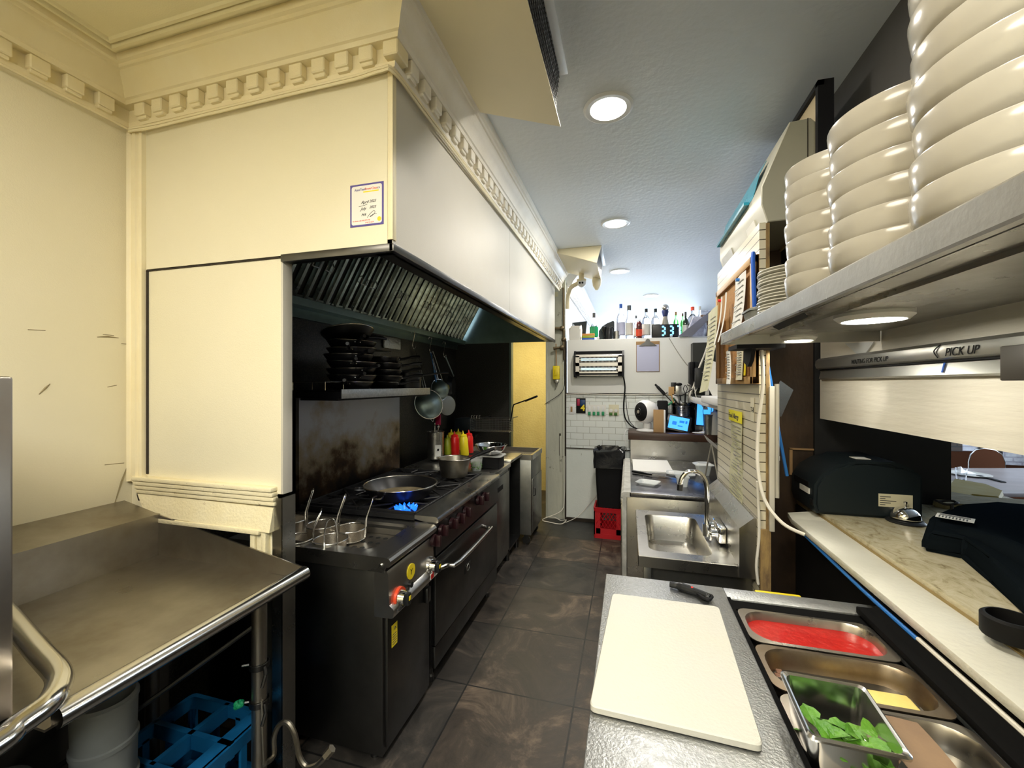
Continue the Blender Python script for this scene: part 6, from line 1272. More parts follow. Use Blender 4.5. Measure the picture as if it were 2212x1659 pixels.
mb = MB(); mb.cyl((.415, 2.5, .865), (.415, 2.5, .93), .022); mb.cyl((.415, 2.5, .90), (.47, 2.5, .90), .016); mb.box(.455, .494, 2.40, 2.60, .86, .945, .008); mb.build('valve_body', 'chrome', fc_)
for yy in (2.43, 2.57): mb = MB(); mb.cyl((.455, yy, .90), (.425, yy, .90), .020, .016); mb.box(.415, .428, yy - .008, yy + .008, .865, .91, .003); mb.build('handle', 'chrome', fc_)

# =====================================================================  BACK OF THE AISLE
# undercounter fridge
uf = thing('counter_fridge', 'steel undercounter fridge with a worktop, behind the hand sink', 'fridge', (.27, 3.9, 0))
FX0, FX1, FY0, FY1 = -.045, .95, 3.20, 4.66
mb = MB(); mb.box(FX0 + .03, FX1, FY0 + .01, FY1, .10, .865, .003); mb.build('cabinet', 'steel', uf)
mb = MB(); mb.box(FX0 + .05, FX1, FY0, FY1, .865, .90, .003); mb.build('worktop', 'counter_steel', uf)
mb = MB(); mb.prism([(FX0 + .06, .862), (FX0 + .06, .902), (FX0 + .01, .900), (FX0 - .008, .885), (FX0 - .008, .86)], 'y', FY0, FY1); mb.build('front_edge', 'offwhite_worn', uf)
for k in range(2):
    y0 = FY0 + .015 + k * .73; mb = MB(); mb.box(FX0 - .012, FX0 + .028, y0, y0 + .70, .13, .845, .006); d = mb.build('door', 'steel', uf)
    mb = MB(); mb.box(FX0 - .016, FX0 - .010, y0 + .02, y0 + .68, .80, .83, .002); mb.build('handle', 'dark_steel', d)
mb = MB(); mb.box(FX0 + .0, FX0 + .03, FY0 - .001, FY0 + .012, .10, .86); mb.build('gasket_edge', 'offwhite_worn', uf)
for yy in (FY0 + .08, FY1 - .08):
    for xx in (.06, .85): mb = MB(); mb.cyl((xx, yy, 0), (xx, yy, .10), .024); mb.build('leg', 'dark_steel', uf)
mb = MB(); mb.box(.02, .95, 4.665, 4.685, .90, 1.10); mb.box(.02, .95, 4.685, 5.18, .88, .90); mb.box(.02, .04, 4.68, 5.18, .05, 1.10); tag(mb.build('shelf_stand', 'steel'), 'stained steel stand carrying the dark wooden shelf behind the fridge worktop', 'stand')
mb = MB(); mb.box(-.005, .98, 4.655, 5.183, 1.10, 1.178, .006); tag(mb.build('wooden_shelf', 'shelf_wood'), 'dark brown wooden shelf holding the tablets and utensil tin', 'shelf')
SHZ = 1.179
def F(u, y): return on('y', y, u, 900).x
# on the fridge worktop
q = [on('z', .915, *p) for p in ((1368, 1016), (1456, 1021), (1441, 994), (1366, 992))]
mb = MB(); mb.loft([[(p.x, p.y, z) for p in q] for z in (.9015, .915)]); tag(mb.build('cutting_board', 'white_plastic'), 'small white cutting board on the fridge worktop', 'cutting board')
q0, q1, q2 = on('z', .915, 1366, 1018), on('z', .915, 1408, 1025), on('z', .908, 1462, 1034)
kn = thing('kitchen_knife', 'black-handled knife lying at the edge of the small white board', 'knife', q0); mb = MB(); mb.tube([q0, (q0 + q1) / 2, q1], [.012, .014, .010], 8); mb.build('handle', 'black_plastic', kn)
mb = MB(); d = (q2 - q1); n_ = Vector((-d.y, d.x, 0)).normalized() * .018; mb.loft([[q1 - n_ * .2 + Vector((0, 0, z)), q2 + Vector((0, 0, z)), q1 + d * .7 + n_ + Vector((0, 0, z)), q1 + n_ + Vector((0, 0, z))] for z in (0, .002)]); mb.build('blade', 'steel', kn)
def tubbox(name, u, v, wx, wy, h, lab, m='cloudy', rz=0, lid=False, z0=.901):
    c = on('z', z0, u, v); t = thing(name, lab, 'tub', (0, 0, 0)); mb = MB()
    mb.loft([rr(-wx * .7, wx * .7, -wy * .7, wy * .7, .02, 0), rr(-wx * .93, wx * .93, -wy * .93, wy * .93, .02, h), rr(-wx, wx, -wy, wy, .025, h), rr(-wx, wx, -wy, wy, .025, h + .004), rr(-wx * .9, wx * .9, -wy * .9, wy * .9, .02, h + .002), rr(-wx * .67, wx * .67, -wy * .67, wy * .67, .02, .004)]); mb.build('tub', m, t)
    if lid: mb = MB(); mb.loft([rr(-wx * 1.25, wx * 1.25, -wy * 1.25, wy * 1.25, .03, h + .005), rr(-wx * 1.25, wx * 1.25, -wy * 1.25, wy * 1.25, .03, h + .012), rr(-wx * .8, wx * .8, -wy * .8, wy * .8, .03, h + .025), rr(-wx * .75, wx * .75, -wy * .75, wy * .75, .03, h + .022)]); mb.build('lid', m, t)
    t.location = c; t.rotation_euler = (0, 0, rz); return t
tubbox('takeout_tray', 1400, 1046, .085, .075, .018, 'upturned clear plastic lid alone on the fridge worktop', 'clear_frost', R(-20))
tubbox('takeout_tray', 1470, 1026, .12, .085, .016, 'flat clear plastic lid leaning behind the faucet', 'clear_frost', R(-8))
tubbox('deli_tub', 1519, 1026, .062, .062, .085, 'clear square deli tub with a wide lid, by the tiled wall', 'clear_frost', R(8), True)
tubbox('deli_cup', 1474, 1050, .05, .05, .07, 'small clear cup hidden behind the faucet arch', 'clear_frost')
# leaning phone stand at the wing wall end
ls = thing('tablet_stand', 'white slanted tablet arm with thin legs beside the wing wall', 'stand', on('y', 3.6, 1530, 960))
mb = MB(); a, b_ = on('y', 3.55, 1520, 938), on('y', 3.35, 1556, 968); mb.loft([[a + Vector((0, 0, .0)), a + Vector((.03, 0, -.055)), b_ + Vector((.03, 0, -.055)), b_], [a + Vector((0, .02, .0)), a + Vector((.03, .02, -.055)), b_ + Vector((.03, .02, -.055)), b_ + Vector((0, .02, 0))]]); mb.build('arm', 'white_plastic', ls)
mb = MB(); p_ = on('y', 3.55, 1537, 958); mb.tube([p_, (p_.x - .02, 3.75, .902)], .006, 6); mb.build('leg', 'grey_frame', ls); mb = MB(); mb.tube([p_, (p_.x + .05, 3.5, .902)], .006, 6); mb.build('leg', 'grey_frame', ls)
# bin on red crate
rc = thing('red_crate', 'red milk crate on the floor under the black bin', 'crate', (-.2, 4.9, 0)); mb = MB(); crate(mb, -.37, -.065, 4.68, 4.99, .0, .335, .012, 0)
for x0, x1, y in ((-.37, -.065, 4.683), (-.37, -.065, 4.987)):
    for k in range(9):
        for s_ in (1, -1):
            xa = x0 + (x1 - x0) * k / 8; za, zb = (.12, .28)
            xb = xa + s_ * .10; 
            if x0 <= xb <= x1: mb.tube([(xa, y, za), (xb, y, zb)], .0035, 4)
for yy in (4.686, 4.984): mb.box(-.37, -.30, yy - .004, yy + .004, .04, .29); mb.box(-.13, -.065, yy - .004, yy + .004, .04, .29); mb.box(-.37, -.065, yy - .004, yy + .004, .04, .11)
mb.build('crate_wall', 'red_crate', rc)
tc = thing('rubbish_bin', 'tall black bin with a black liner, standing on the red crate', 'bin', (-.22, 4.85, .335)); mb = MB()
mb.loft([rr(-.335, -.085, 4.70, 4.96, .03, .337), rr(-.365, -.055, 4.67, 4.99, .03, .93), rr(-.372, -.048, 4.663, 4.997, .03, .932), rr(-.372, -.048, 4.663, 4.997, .03, .95), rr(-.355, -.065, 4.68, 4.98, .03, .95), rr(-.325, -.095, 4.71, 4.95, .03, .36)]); mb.build('bin_body', 'matte_black', tc)
mb = MB(); random.seed(4)
def wob(l, a): return [(p[0] + a * (random.random() - .5), p[1] + a * (random.random() - .5), p[2] + a * 2.2 * (random.random() - .5)) for p in l]
mb.loft([wob(rr(-.38, -.04, 4.655, 5.005, .04, z), .012) for z in (.78, .84, .90)] + [wob(rr(-.385, -.035, 4.65, 5.01, .05, .965), .018), wob(rr(-.345, -.075, 4.69, 4.97, .05, .97), .02), wob(rr(-.33, -.09, 4.70, 4.96, .05, .86), .01)], cap0=False); mb.build('liner', 'bag_plastic', tc)
# --- on the back wall
zp_ = thing('insect_zapper', 'silver and black insect zapper with two glowing tubes on the white panel', 'insect zapper', (-.35, 5.12, 1.77))
zx0, zx1, zz0, zz1 = F(1240, 5.1), F(1348, 5.1), 1.775, 2.100
mb = MB(); mb.box(zx0 + .02, zx1 - .02, 5.07, 5.183, zz0 + .02, zz1 - .005, .01); mb.build('housing', 'matte_black', zp_)
mb = MB()
for x in (zx0, zx1 - .025): mb.prism([(5.183, zz0), (5.075, zz0 + .01), (5.05, zz0 + .08), (5.05, zz1 - .06), (5.10, zz1), (5.183, zz1)], 'x', x, x + .025)
mb.build('end_cheek', 'black_plastic', zp_)
mb = MB(); fz0, fz1 = zz0 + .055, zz1 - .06
for (a0, a1) in ((fz0, fz0 + .018), (fz0 + .085, fz0 + .125), (fz1 - .018, fz1)): mb.box(zx0 + .024, zx1 - .024, 5.050, 5.058, a0, a1)
mb.box(zx0 + .024, zx0 + .07, 5.050, 5.058, fz0, fz1); mb.box(zx1 - .07, zx1 - .024, 5.050, 5.058, fz0, fz1)
mb.loft([[(zx0 + .024, 5.052, fz1), (zx1 - .024, 5.052, fz1), (zx1 - .024, 5.11, zz1 - .004), (zx0 + .024, 5.11, zz1 - .004)], [(zx0 + .024, 5.058, fz1 - .004), (zx1 - .024, 5.058, fz1 - .004), (zx1 - .024, 5.12, zz1 - .01), (zx0 + .024, 5.12, zz1 - .01)]])
mb.build('front_frame', 'silver_case', zp_)
for zc in (fz0 + .050, fz1 - .046):
    mb = MB(); mb.cyl((zx0 + .09, 5.066, zc), (zx1 - .09, 5.066, zc), .013); mb.build('lamp_tube', 'uv_tube', zp_)
    mb = MB(); x = zx0 + .08
    while x < zx1 - .08: mb.box(x, x + .003, 5.052, 5.055, zc - .034, zc + .034); x += .0155
    mb.box(zx0 + .07, zx1 - .07, 5.052, 5.055, zc - .004, zc + .004); mb.build('guard', 'silver_case', zp_)
mb = MB()
for z in (zz0 + .03, zz1 - .030): mb.box(zx0 + .07, zx1 - .07, 5.060 if z < 1.9 else 5.078, 5.075 if z < 1.9 else 5.086, z - .004, z + .004)
mb.build('trim_bar', 'silver_case', zp_)
tag(MB().tube([(zx1 - .01, 5.12, 1.80), (F(1350, 5.12), 5.14, 1.66), (F(1347, 5.12), 5.16, 1.45), (F(1350, 5.1), 5.16, 1.30), (F(1362, 5.1), 5.08, 1.215), (F(1374, 5.1), 5.0, 1.19)], .008, 8, smooth=5).build('power_lead', 'matte_black'), 'black power cord dropping from the insect zapper to the shelf', 'cord')
tag(MB().tube([(F(1352, 5.16), 5.19, 1.57), (F(1354, 5.16), 5.19, 1.40), (F(1360, 5.1), 5.15, 1.26), (F(1370, 5.1), 5.1, 1.20)], .004, 6, smooth=5).build('power_lead', 'black_plastic'), 'thin dark cord beside the zapper cord on the tiles', 'cord')
tag(MB().tube([(.0, 4.95, 1.185), (-.03, 4.88, 1.17), (-.045, 4.86, 1.12), (-.03, 4.86, 1.0), (-.02, 4.9, .95)], .005, 6, smooth=5).build('fan_lead', 'white_plastic'), 'white fan cord looping over the left end of the wooden shelf', 'cord')
tag(MB().tube([(-.75, 5.17, 1.572), (-.55, 5.17, 1.580), (-.2, 5.17, 1.572), (.3, 5.17, 1.578), (.66, 5.17, 1.582)], .007, 6, smooth=4).build('wall_cable', 'cable_white'), 'pale cable running along the lower edge of the white panel', 'cable')
tag(MB().tube([(F(1445, 5.17), 5.17, 2.24), (F(1463, 5.17), 5.178, 2.08), (F(1480, 5.17), 5.178, 1.95), (F(1492, 5.17), 5.178, 1.88)], .004, 6, smooth=5).build('wall_cable', 'grey_frame'), 'thin cable hanging from the clock down the white panel', 'cable')
cb = thing('clipboard', 'clipboard with bluish paper hanging on the white wall panel', 'clipboard', (.22, 5.17, 1.85)); x0, x1 = F(1374, 5.175), F(1425, 5.175)
mb = MB(); mb.box(x0, x1, 5.172, 5.180, 1.845, 2.205, .003); mb.build('board', 'card', cb)
mb = MB(); mb.box(x0 + .006, x1 - .008, 5.168, 5.1715, 1.850, 2.165, .001); mb.build('sheet', 'blue_paper', cb)
mb = MB(); xm = (x0 + x1) / 2; mb.prism([(xm - .10, 2.150), (xm + .10, 2.150), (xm + .05, 2.185), (xm + .03, 2.195), (xm + .02, 2.225), (xm, 2.235), (xm - .02, 2.225), (xm - .03, 2.195), (xm - .05, 2.185)], 'y', 5.155, 5.170); mb.build('clip', 'dark_steel', cb)
def plate(u0, u1, v0, v1, name, lab, cat, m, y=5.203, d=.006):
    a, b_ = on('y', y, u0, v0), on('y', y, u1, v1); t = thing(name, lab, cat, ((a.x + b_.x) / 2, y, b_.z)); MB().box(a.x, b_.x, y, y + d, b_.z, a.z, .0015).build('plate', m, t); return t, a, b_
t, a, b_ = plate(1229, 1241, 873, 895, 'light_switch', 'white light switch plate at the left end of the tiles', 'light switch', 'white_plastic'); mb = MB(); mb.box(a.x + .02, b_.x - .025, 5.198, 5.204, b_.z + .03, a.z - .03, .002); mb.build('toggle', 'card', t)
t, a, b_ = plate(1244.5, 1265, 860, 893, 'wall_poster', 'small black and blue packet with a yellow number 4 on the tiles', 'packet', 'matte_black')
mb = MB(); mb.box(a.x + .05, b_.x - .005, 5.2015, 5.2035, (a.z + b_.z) / 2, a.z - .02, .001); mb.build('blue_patch', 'navy_patch', t); mb = MB(); mb.box(a.x + .01, a.x + .045, 5.2015, 5.2035, (a.z + b_.z) / 2 + .0, a.z - .01, .001); mb.build('red_patch', 'magenta', t)
text('4', .10, (a.x + .058, 5.201, b_.z + .035), '-y', 'yellow', t, bold=.004, name='number')
t, a, b_ = plate(1268, 1309, 874, 898, 'switch_plate', 'wide white wall plate with four green-tipped switches', 'light switch', 'paper')
for u in (1273.5, 1283.5, 1292.5, 1303): p = on('y', 5.2, u, 892); mb = MB(); mb.box(p.x - .018, p.x + .014, 5.185, 5.204, b_.z + .002, p.z + .014, .004); mb.build('switch_tip', 'green', t); mb = MB(); mb.box(p.x - .014, p.x + .012, 5.197, 5.204, p.z + .015, a.z - .02, .002); mb.build('rocker', 'white_plastic', t)
t, a, b_ = plate(1315, 1337, 874, 898, 'dimmer_plate', 'cream wall plate with two round dimmer knobs and green tips', 'light switch', 'cream_card')
for u in (1320, 1330.5): p = on('y', 5.2, u, 887); mb = MB(); mb.cyl((p.x, 5.204, p.z), (p.x, 5.188, p.z), .022, .020); mb.build('dimmer_knob', 'paper', t); mb = MB(); mb.box(p.x - .022, p.x + .016, 5.19, 5.204, b_.z + .002, b_.z + .035, .004); mb.build('switch_tip', 'leaf_dark', t)
# --- things on the wooden shelf
c = Vector((F(1398, 4.86), 4.86, SHZ)); fn_ = thing('desk_fan', 'round white desk fan with black grille on the wooden shelf', 'fan', c)
mb = MB(); mb.lathe([(.115, 0), (.118, .008), (.10, .018), (.045, .026), (.045, .09), (.001, .09)], (c.x, c.y, c.z), 32, True, True); mb.build('base', 'white_plastic', fn_)
hc = c + Vector((-.005, 0, .215)); M_ = Matrix.Translation(hc) @ Euler((R(90), 0, R(-52))).to_matrix().to_4x4()
mb = MB(); mb.lathe([(.001, -.125), (.06, -.115), (.105, -.075), (.128, -.01), (.130, .03), (.118, .068), (.104, .082)], (0, 0, 0), 36, T=M_); mb.build('shell', 'white_plastic', fn_)
mb = MB(); mb.lathe([(.104, .080), (.085, .098), (.05, .112), (.001, .116)], (0, 0, 0), 32, T=M_)
g_ = mb.build('grille', 'matte_black', fn_); mb = MB()
for k in range(5): coil(mb, (0, 0), .025 + .017 * k, .117 - .008 * k * k * .32, 28, .0016)
mb.xf(M_).build('grille_ring', 'dark_steel', g_)
mb = MB(); mb.lathe([(.018, .112), (.018, .119), (.001, .12)], (0, 0, 0), 18, cap1=True, T=M_); mb.build('hub', 'grey_frame', fn_)
c = Vector((F(1424, 4.75), 4.75, SHZ)); mb = MB(); mb.box(c.x - .060, c.x + .045, 4.73, 4.76, SHZ, SHZ + .245, .003); tk = thing('paper_stack', 'upright brown card with a white edge standing beside the fan', 'card', c); mb.build('card', 'card', tk); mb = MB(); mb.box(c.x + .045, c.x + .062, 4.728, 4.80, SHZ, SHZ + .24, .002); mb.build('sheets', 'white_plastic', tk)
c = Vector((F(1431, 4.95), 4.95, SHZ)); mb = MB(); mb.box(c.x - .055, c.x + .055, 4.90, 5.0, SHZ, SHZ + .335, .012); tag(mb.build('black_container', 'matte_black'), 'black container with a rounded lid behind the brown card', 'container')
tb = thing('tablet', 'black tablet with bright blue screen leaning on the wooden shelf', 'tablet', (F(1464, 4.80), 4.80, SHZ))
M_ = Matrix.Translation((F(1463, 4.78), 4.80, SHZ + .012)) @ Euler((R(-24), R(10), R(-8))).to_matrix().to_4x4() 
mb = MB(); mb.box(-.125, .125, -.004, .008, 0, .185, .006).xf(M_); mb.build('case', 'black_plastic', tb)
mb = MB(); mb.box(-.100, .100, -.0055, -.0038, .022, .163).xf(M_); s_ = mb.build('screen', 'screen_blue', tb)
mb = MB()
for (a0, a1, b0, b1) in ((-.065, -.02, .065, .105), (.005, .055, .10, .125), (-.005, .045, .055, .068), (.065, .085, .10, .13)): mb.box(a0, a1, -.0062, -.0052, b0, b1)
mb.xf(M_).build('screen_tile', 'screen_dark', s_)
mo = thing('order_monitor', 'upright blue-lit order screen at the right end of the wooden shelf', 'screen', (F(1521, 4.8), 4.82, SHZ))
M_ = Matrix.Translation((F(1521, 4.82), 4.82, SHZ + .07)) @ Euler((R(-6), R(5), R(14))).to_matrix().to_4x4()
mb = MB(); mb.box(-.095, .095, -.006, .010, 0, .25, .006).xf(M_); mb.build('case', 'black_plastic', mo)
mb = MB(); mb.box(-.085, .085, -.0075, -.0055, .010, .24).xf(M_); mb.build('screen', 'screen_blue', mo)
mb = MB(); mb.lathe([(.05, 0), (.05, .008), (.015, .02), (.012, .09)], (F(1521, 4.84), 4.85, SHZ), 20, True, True); mb.build('stand', 'white_plastic', mo)
c = Vector((F(1476, 4.98), 4.98, SHZ)); ut = thing('utensil_tin', 'large ribbed black steel tin crammed with utensils on the wooden shelf', 'utensil holder', c)
mb = MB(); prof = [(.12, 0)]; 
for k in range(11): z = .14 + k * .014; prof += [(.122, z), (.126, z + .007)]
prof += [(.124, .31), (.118, .31), (.116, .02), (.001, .02)]; mb.lathe(prof, c, 32, True, True); mb.build('tin', 'tin_dark', ut)
random.seed(9); UL = ['steel ladle', 'black spatula', 'steel whisk', 'black tongs', 'wooden spoon', 'steel skimmer', 'black turner', 'steel fork', 'black ladle']
for k in range(9):
    a = k * 2.4; r = .085; h = .40 + .13 * random.random(); p = c + Vector((r * .4 * cos(a), r * .4 * sin(a), .03)); q = c + Vector((1.5 * r * cos(a), 1.0 * r * sin(a), h)); mb = MB(); mb.tube([p, q], .008, 8)
    if k % 3 == 0: mb.ball(q, .032, 12, .6)
    elif k % 3 == 1: mb.box(q.x - .03, q.x + .03, q.y - .004, q.y + .004, q.z - .01, q.z + .09, .003)
    else: mb.tube([q, q + Vector((.02, 0, .05)), q + Vector((0, 0, .09)), q + Vector((-.02, 0, .05)), q], .004, 6, smooth=3)
    tag(mb.build('kitchen_utensil', ['steel', 'black_plastic', 'matte_black', 'steel', 'pine', 'black_plastic', 'matte_black', 'steel', 'black_plastic'][k]), UL[k] + ' standing in the ribbed utensil tin on the wooden shelf', 'utensil', 'utensils in the ribbed tin')
c = Vector((F(1441, 5.0), 5.02, SHZ)); mb = MB(); mb.lathe([(.055, 0), (.06, .19), (.054, .19), (.05, .01), (.001, .01)], c, 24, True, True); tag(mb.build('steel_cup', 'steel_dim'), 'narrow steel cup between the black container and the utensil tin', 'cup')
mb = MB(); mb.tube([on('y', 5.0, 1436, 878), on('y', 5.0, 1446, 873), on('y', 5.0, 1456, 864), on('y', 5.0, 1452, 858)], .011, 8, smooth=4); tag(mb.build('green_peeler', 'green'), 'curved green handle sticking up between cup and utensil tin', 'utensil')
mb = MB(); mb.tube([on('y', 4.95, 1457, 856), on('y', 4.95, 1474, 876)], .018, 12); mb.ball(on('y', 4.95, 1457, 856), .022, 10); tag(mb.build('serving_scoop', 'white_plastic'), 'thick white-handled scoop leaning on the left rim of the utensil tin', 'utensil')
ks = thing('knife_steel', 'black sharpening steel handle rising in front of the white panel', 'sharpening steel', on('y', 5.0, 1420, 840))
a, b_ = on('y', 5.02, 1415, 830), on('y', 5.02, 1436, 852); mb = MB(); mb.tube([a, a + (b_ - a) * .3, a + (b_ - a) * .7, b_], [.012, .018, .019, .012], 10, smooth=3); mb.build('handle', 'black_plastic', ks)
mb = MB(); g_ = (b_ - a).normalized(); n_ = Vector((-g_.z, 0, g_.x)); mb.tube([b_ - n_ * .03, b_ + n_ * .04], .006, 6); mb.tube([b_, b_ + g_ * .22], .006, 8); mb.build('guard_rod', 'dark_steel', ks)
mb = MB(); c = Vector((F(1515, 4.74), 4.74, SHZ)); mb.lathe([(.001, 0), (.07, .001), (.088, .010), (.085, .012), (.06, .006), (.001, .006)], c, 30, True, True, sy=.6); tag(mb.build('paper_plate', 'white_plastic'), 'white paper plate at the front edge of the wooden shelf', 'plate')
c = on('z', .905, 1531, 1012); c = Vector((F(1531, 4.5), 4.5, .905))
cu = thing('steel_tumbler', 'tall grey steel tumbler with wires in it, right of the paper plate', 'tumbler', (F(1530, 4.70), 4.70, SHZ)); c = Vector((F(1530, 4.70), 4.70, SHZ))
mb = MB(); mb.lathe([(.040, 0), (.052, .20), (.055, .205), (.050, .205), (.038, .006), (.001, .006)], c, 26, True, True); mb.build('tumbler_body', 'steel_dim', cu)
mb = MB(); mb.tube([c + Vector((0, 0, .1)), c + Vector((-.05, 0, .22)), c + Vector((-.03, 0, .29)), c + Vector((.04, 0, .28))], .003, 5, smooth=4); mb.tube([c + Vector((.01, 0, .1)), c + Vector((.03, 0, .30)), c + Vector((-.02, 0, .33))], .003, 5, smooth=4); mb.build('wire', 'matte_black', cu)
c = Vector((F(1543, 4.70), 4.70, SHZ)); wb = thing('white_squeeze_bottle', 'white squeeze bottle half hidden by the tiled wing wall', 'bottle', c)
mb = MB(); mb.lathe([(.046, 0), (.048, .16), (.046, .19), (.035, .215)], c, 24, True, True); mb.build('body', 'white_plastic', wb); mb = MB(); mb.lathe([(.036, .21), (.030, .228), (.012, .24), (.003, .29), (.001, .29)], c, 18, True, True); mb.build('nozzle_cap', 'white_plastic', wb)
# --- right recess: wall cabinet coloured as unlit shade, phone and cables
rcab = thing('wall_cabinet', 'open wall cabinet with painted-in shade at the right of the white panel', 'cabinet', (.87, 4.4, 1.6))
mb = MB(); mb.box(.690, 1.05, 5.02, 5.18, 1.62, 2.16); mb.box(1.03, 1.05, 3.25, 5.18, 1.62, 2.2); mb.box(.69, 1.05, 3.3, 5.18, 1.56, 1.585); mb.build('case', 'cabinet_shade', rcab)  # unlit recess: its shade is put into the case colour
mb = MB(); mb.box(.66, 1.05, 3.3, 5.18, 1.50, 1.56, .004); mb.build('shelf', 'white_plastic', rcab)
bg = thing('angled_bag', 'slanting blue-white plastic sheet rising above the right end of the panel', 'plastic sheet', (.85, 4.9, 2.25))
mb = MB(); mb.loft([[(.55, 5.15, 2.25), (.70, 5.15, 2.25), (1.04, 4.5, 2.62), (1.03, 4.5, 2.63)], [(.55, 5.2, 2.25), (.70, 5.2, 2.25), (1.04, 5.2, 2.62), (1.03, 5.2, 2.63)]]); mb.build('sheet', 'blue_paper', bg)
phn = thing('wall_phone', 'black wall telephone handset hanging in the dark recess', 'telephone', (.75, 4.9, 1.75)); a = on('y', 4.9, 1499, 805)
mb = MB(); mb.box(a.x - .05, a.x + .05, 4.88, 5.0, a.z - .13, a.z + .12, .02); mb.build('cradle', 'black_plastic', phn); mb = MB(); mb.tube([(a.x - .02, 4.86, a.z + .11), (a.x - .03, 4.845, a.z), (a.x - .02, 4.86, a.z - .12)], [.026, .018, .026], 12, smooth=3); mb.build('handset', 'matte_black', phn)
b2_ = on('y', 4.7, 1516, 815); mb = MB(); mb.box(b2_.x - .06, b2_.x + .06, 4.7, 4.8, b2_.z - .11, b2_.z + .1, .01); tag(mb.build('router_box', 'black_plastic'), 'square black box right of the wall telephone', 'electronics box')
for k, pts in enumerate(([(1540, 705), (1524, 760), (1508, 800), (1500, 830), (1490, 855), (1502, 868)], [(1548, 745), (1530, 780), (1522, 800)], [(1500, 835), (1505, 862), (1516, 875), (1522, 885)], [(1515, 808), (1508, 835), (1500, 850)], [(1496, 840), (1470, 855), (1452, 852)], [(1498, 845), (1504, 870), (1500, 885)])):
    mb = MB(); mb.tube([on('y', 4.80 - .05 * (k % 3), *p) for p in pts], .010 if k < 2 else .005, 6, smooth=5)
    tag(mb.build('power_lead', ['cable_white', 'cable_white', 'cable_white', 'cable_white', 'matte_black', 'matte_black'][k]), ['long pale cord sweeping down past the wall telephone', 'short pale cord close to the hanging papers', 'white cord curving down to the order screen', 'white cord dropping from the telephone box', 'thin black cord reaching left towards the knife steel', 'black cord hanging below the telephone'][k], 'cord', 'tangled cords around the wall telephone')
rl = thing('receipt_strip', 'long curled receipt strip hanging in front of the order screen', 'receipt', on('y', 4.70, 1526, 870)); mb = MB(); a = on('y', 4.70, 1521, 836); b_ = on('y', 4.70, 1530, 885)
mb.sheet([[(a.x + .01 * sin(i), 4.70 - .01 * cos(i * .7), a.z + (b_.z - a.z) * i / 6), (b_.x + .01 * sin(i), 4.70, a.z + (b_.z - a.z) * i / 6)] for i in range(7)]); mb.build('sheet', 'paper', rl)
mb = MB(); a = on('y', 4.3, 1530, 800); mb.sheet([[(a.x, 4.3, 1.93), (a.x + .16, 4.25, 1.87)], [(a.x, 4.3, 1.66), (a.x + .18, 4.25, 1.64)], [(a.x + .03, 4.24, 1.58), (a.x + .22, 4.2, 1.58)]]); tag(mb.build('white_sheet', 'paper'), 'white sheet curling down beside the notice board far edge', 'paper')
pj = thing('paper_tray', 'white plastic tray jutting out below the notice board', 'tray', (.62, 3.5, 1.55)); mb = MB(); mb.box(.60, .80, 3.2, 3.9, 1.54, 1.60, .01); mb.build('tray_body', 'white_plastic', pj)
# --- row of things on top of the partition
TOPZ = 2.247; YB = 5.29; PXM = 5.28 / 900
def bottle(u, vt, w, m, cap, lab, neck=.33, name='bottle', y=YB, body=None, label=None, nw=.30):
    p = on('y', y, u, vt); h = p.z - TOPZ; r = w * PXM / 2; t = thing(name, lab, 'bottle', (0, 0, 0), group='bottles on the partition')
    mb = MB(); mb.lathe([(r * .9, 0), (r, .006), (r, h * (1 - neck) * .9), (r * .75, h * (1 - neck) * 1.02), (r * nw, h * (1 - neck * .7)), (r * nw, h * .93)], (0, 0, 0), 20, True, True); mb.build('glass', m, t)
    mb = MB(); mb.lathe([(r * nw * 1.15, h * (1 - neck * .35)), (r * nw * 1.15, h), (.001, h)], (0, 0, 0), 14, True, True); mb.build('cap', cap, t)
    if label: mb = MB(); mb.lathe([(r * 1.02, h * .12), (r * 1.02, h * .48)], (0, 0, 0), 20); mb.build('label', label, t)
    t.location = (p.x, y, TOPZ); return t
bottle(1341, 657, 17, 'glass', 'blue', 'tallest clear bottle with a blue cap, on the partition', label='blue_paper')
bottle(1359, 660, 15, 'glass', 'dark_steel', 'clear tall bottle with a long silver neck, on the partition', neck=.42, nw=.45, label='paper')
bottle(1374, 682, 10, 'glass', 'dark_steel', 'slim clear bottle behind the dark red one', label='paper', y=5.33)
bottle(1380.5, 691, 12, 'cola', 'white_plastic', 'small dark red bottle with a white cap', neck=.15, nw=.5, label='orange_red', y=5.24)
bottle(1396, 667, 17, 'glass', 'slate_plastic', 'clear bottle with a dark cap, left of the clock', label='paper')
bottle(1416, 667, 17, 'glass', 'slate_plastic', 'clear bottle with a grey cap, partly behind the clock', label='paper', y=5.33)
bottle(1283, 676, 18, 'glass', 'dark_steel', 'squat clear bottle with a green label, between the two black casings', label='green', neck=.5, y=5.33)
bottle(1460, 674, 10, 'green_glass', 'amber_wood', 'bright green bottle just right of the clock', y=5.35)
bottle(1474.5, 677, 9, 'green_glass', 'brown', 'slim green bottle behind the dark wine bottle', y=5.35)
bottle(1481, 674, 12, 'olive_glass', 'brown_dark', 'dark green bottle with a grey label', label='grey_frame')
bottle(1496, 663, 20, 'glass', 'orange_red', 'clear bottle with an orange-red cap', y=5.385)
bottle(1512, 662, 12, 'glass', 'grey_frame', 'clear bottle with a grey cap behind the marbled bag', y=5.37)
p = on('y', YB, 1438, 668); bs = thing('bullet_trophy', 'beige tapered bottle topped by a silver ball, behind the clock', 'bottle', (p.x, 5.37, TOPZ))
mb = MB(); mb.lathe([(.045, 0), (.055, .05), (.050, .14), (.030, .24), (.026, .27)], (p.x, 5.37, TOPZ), 24, True, True); mb.build('body', 'ceramic', bs)
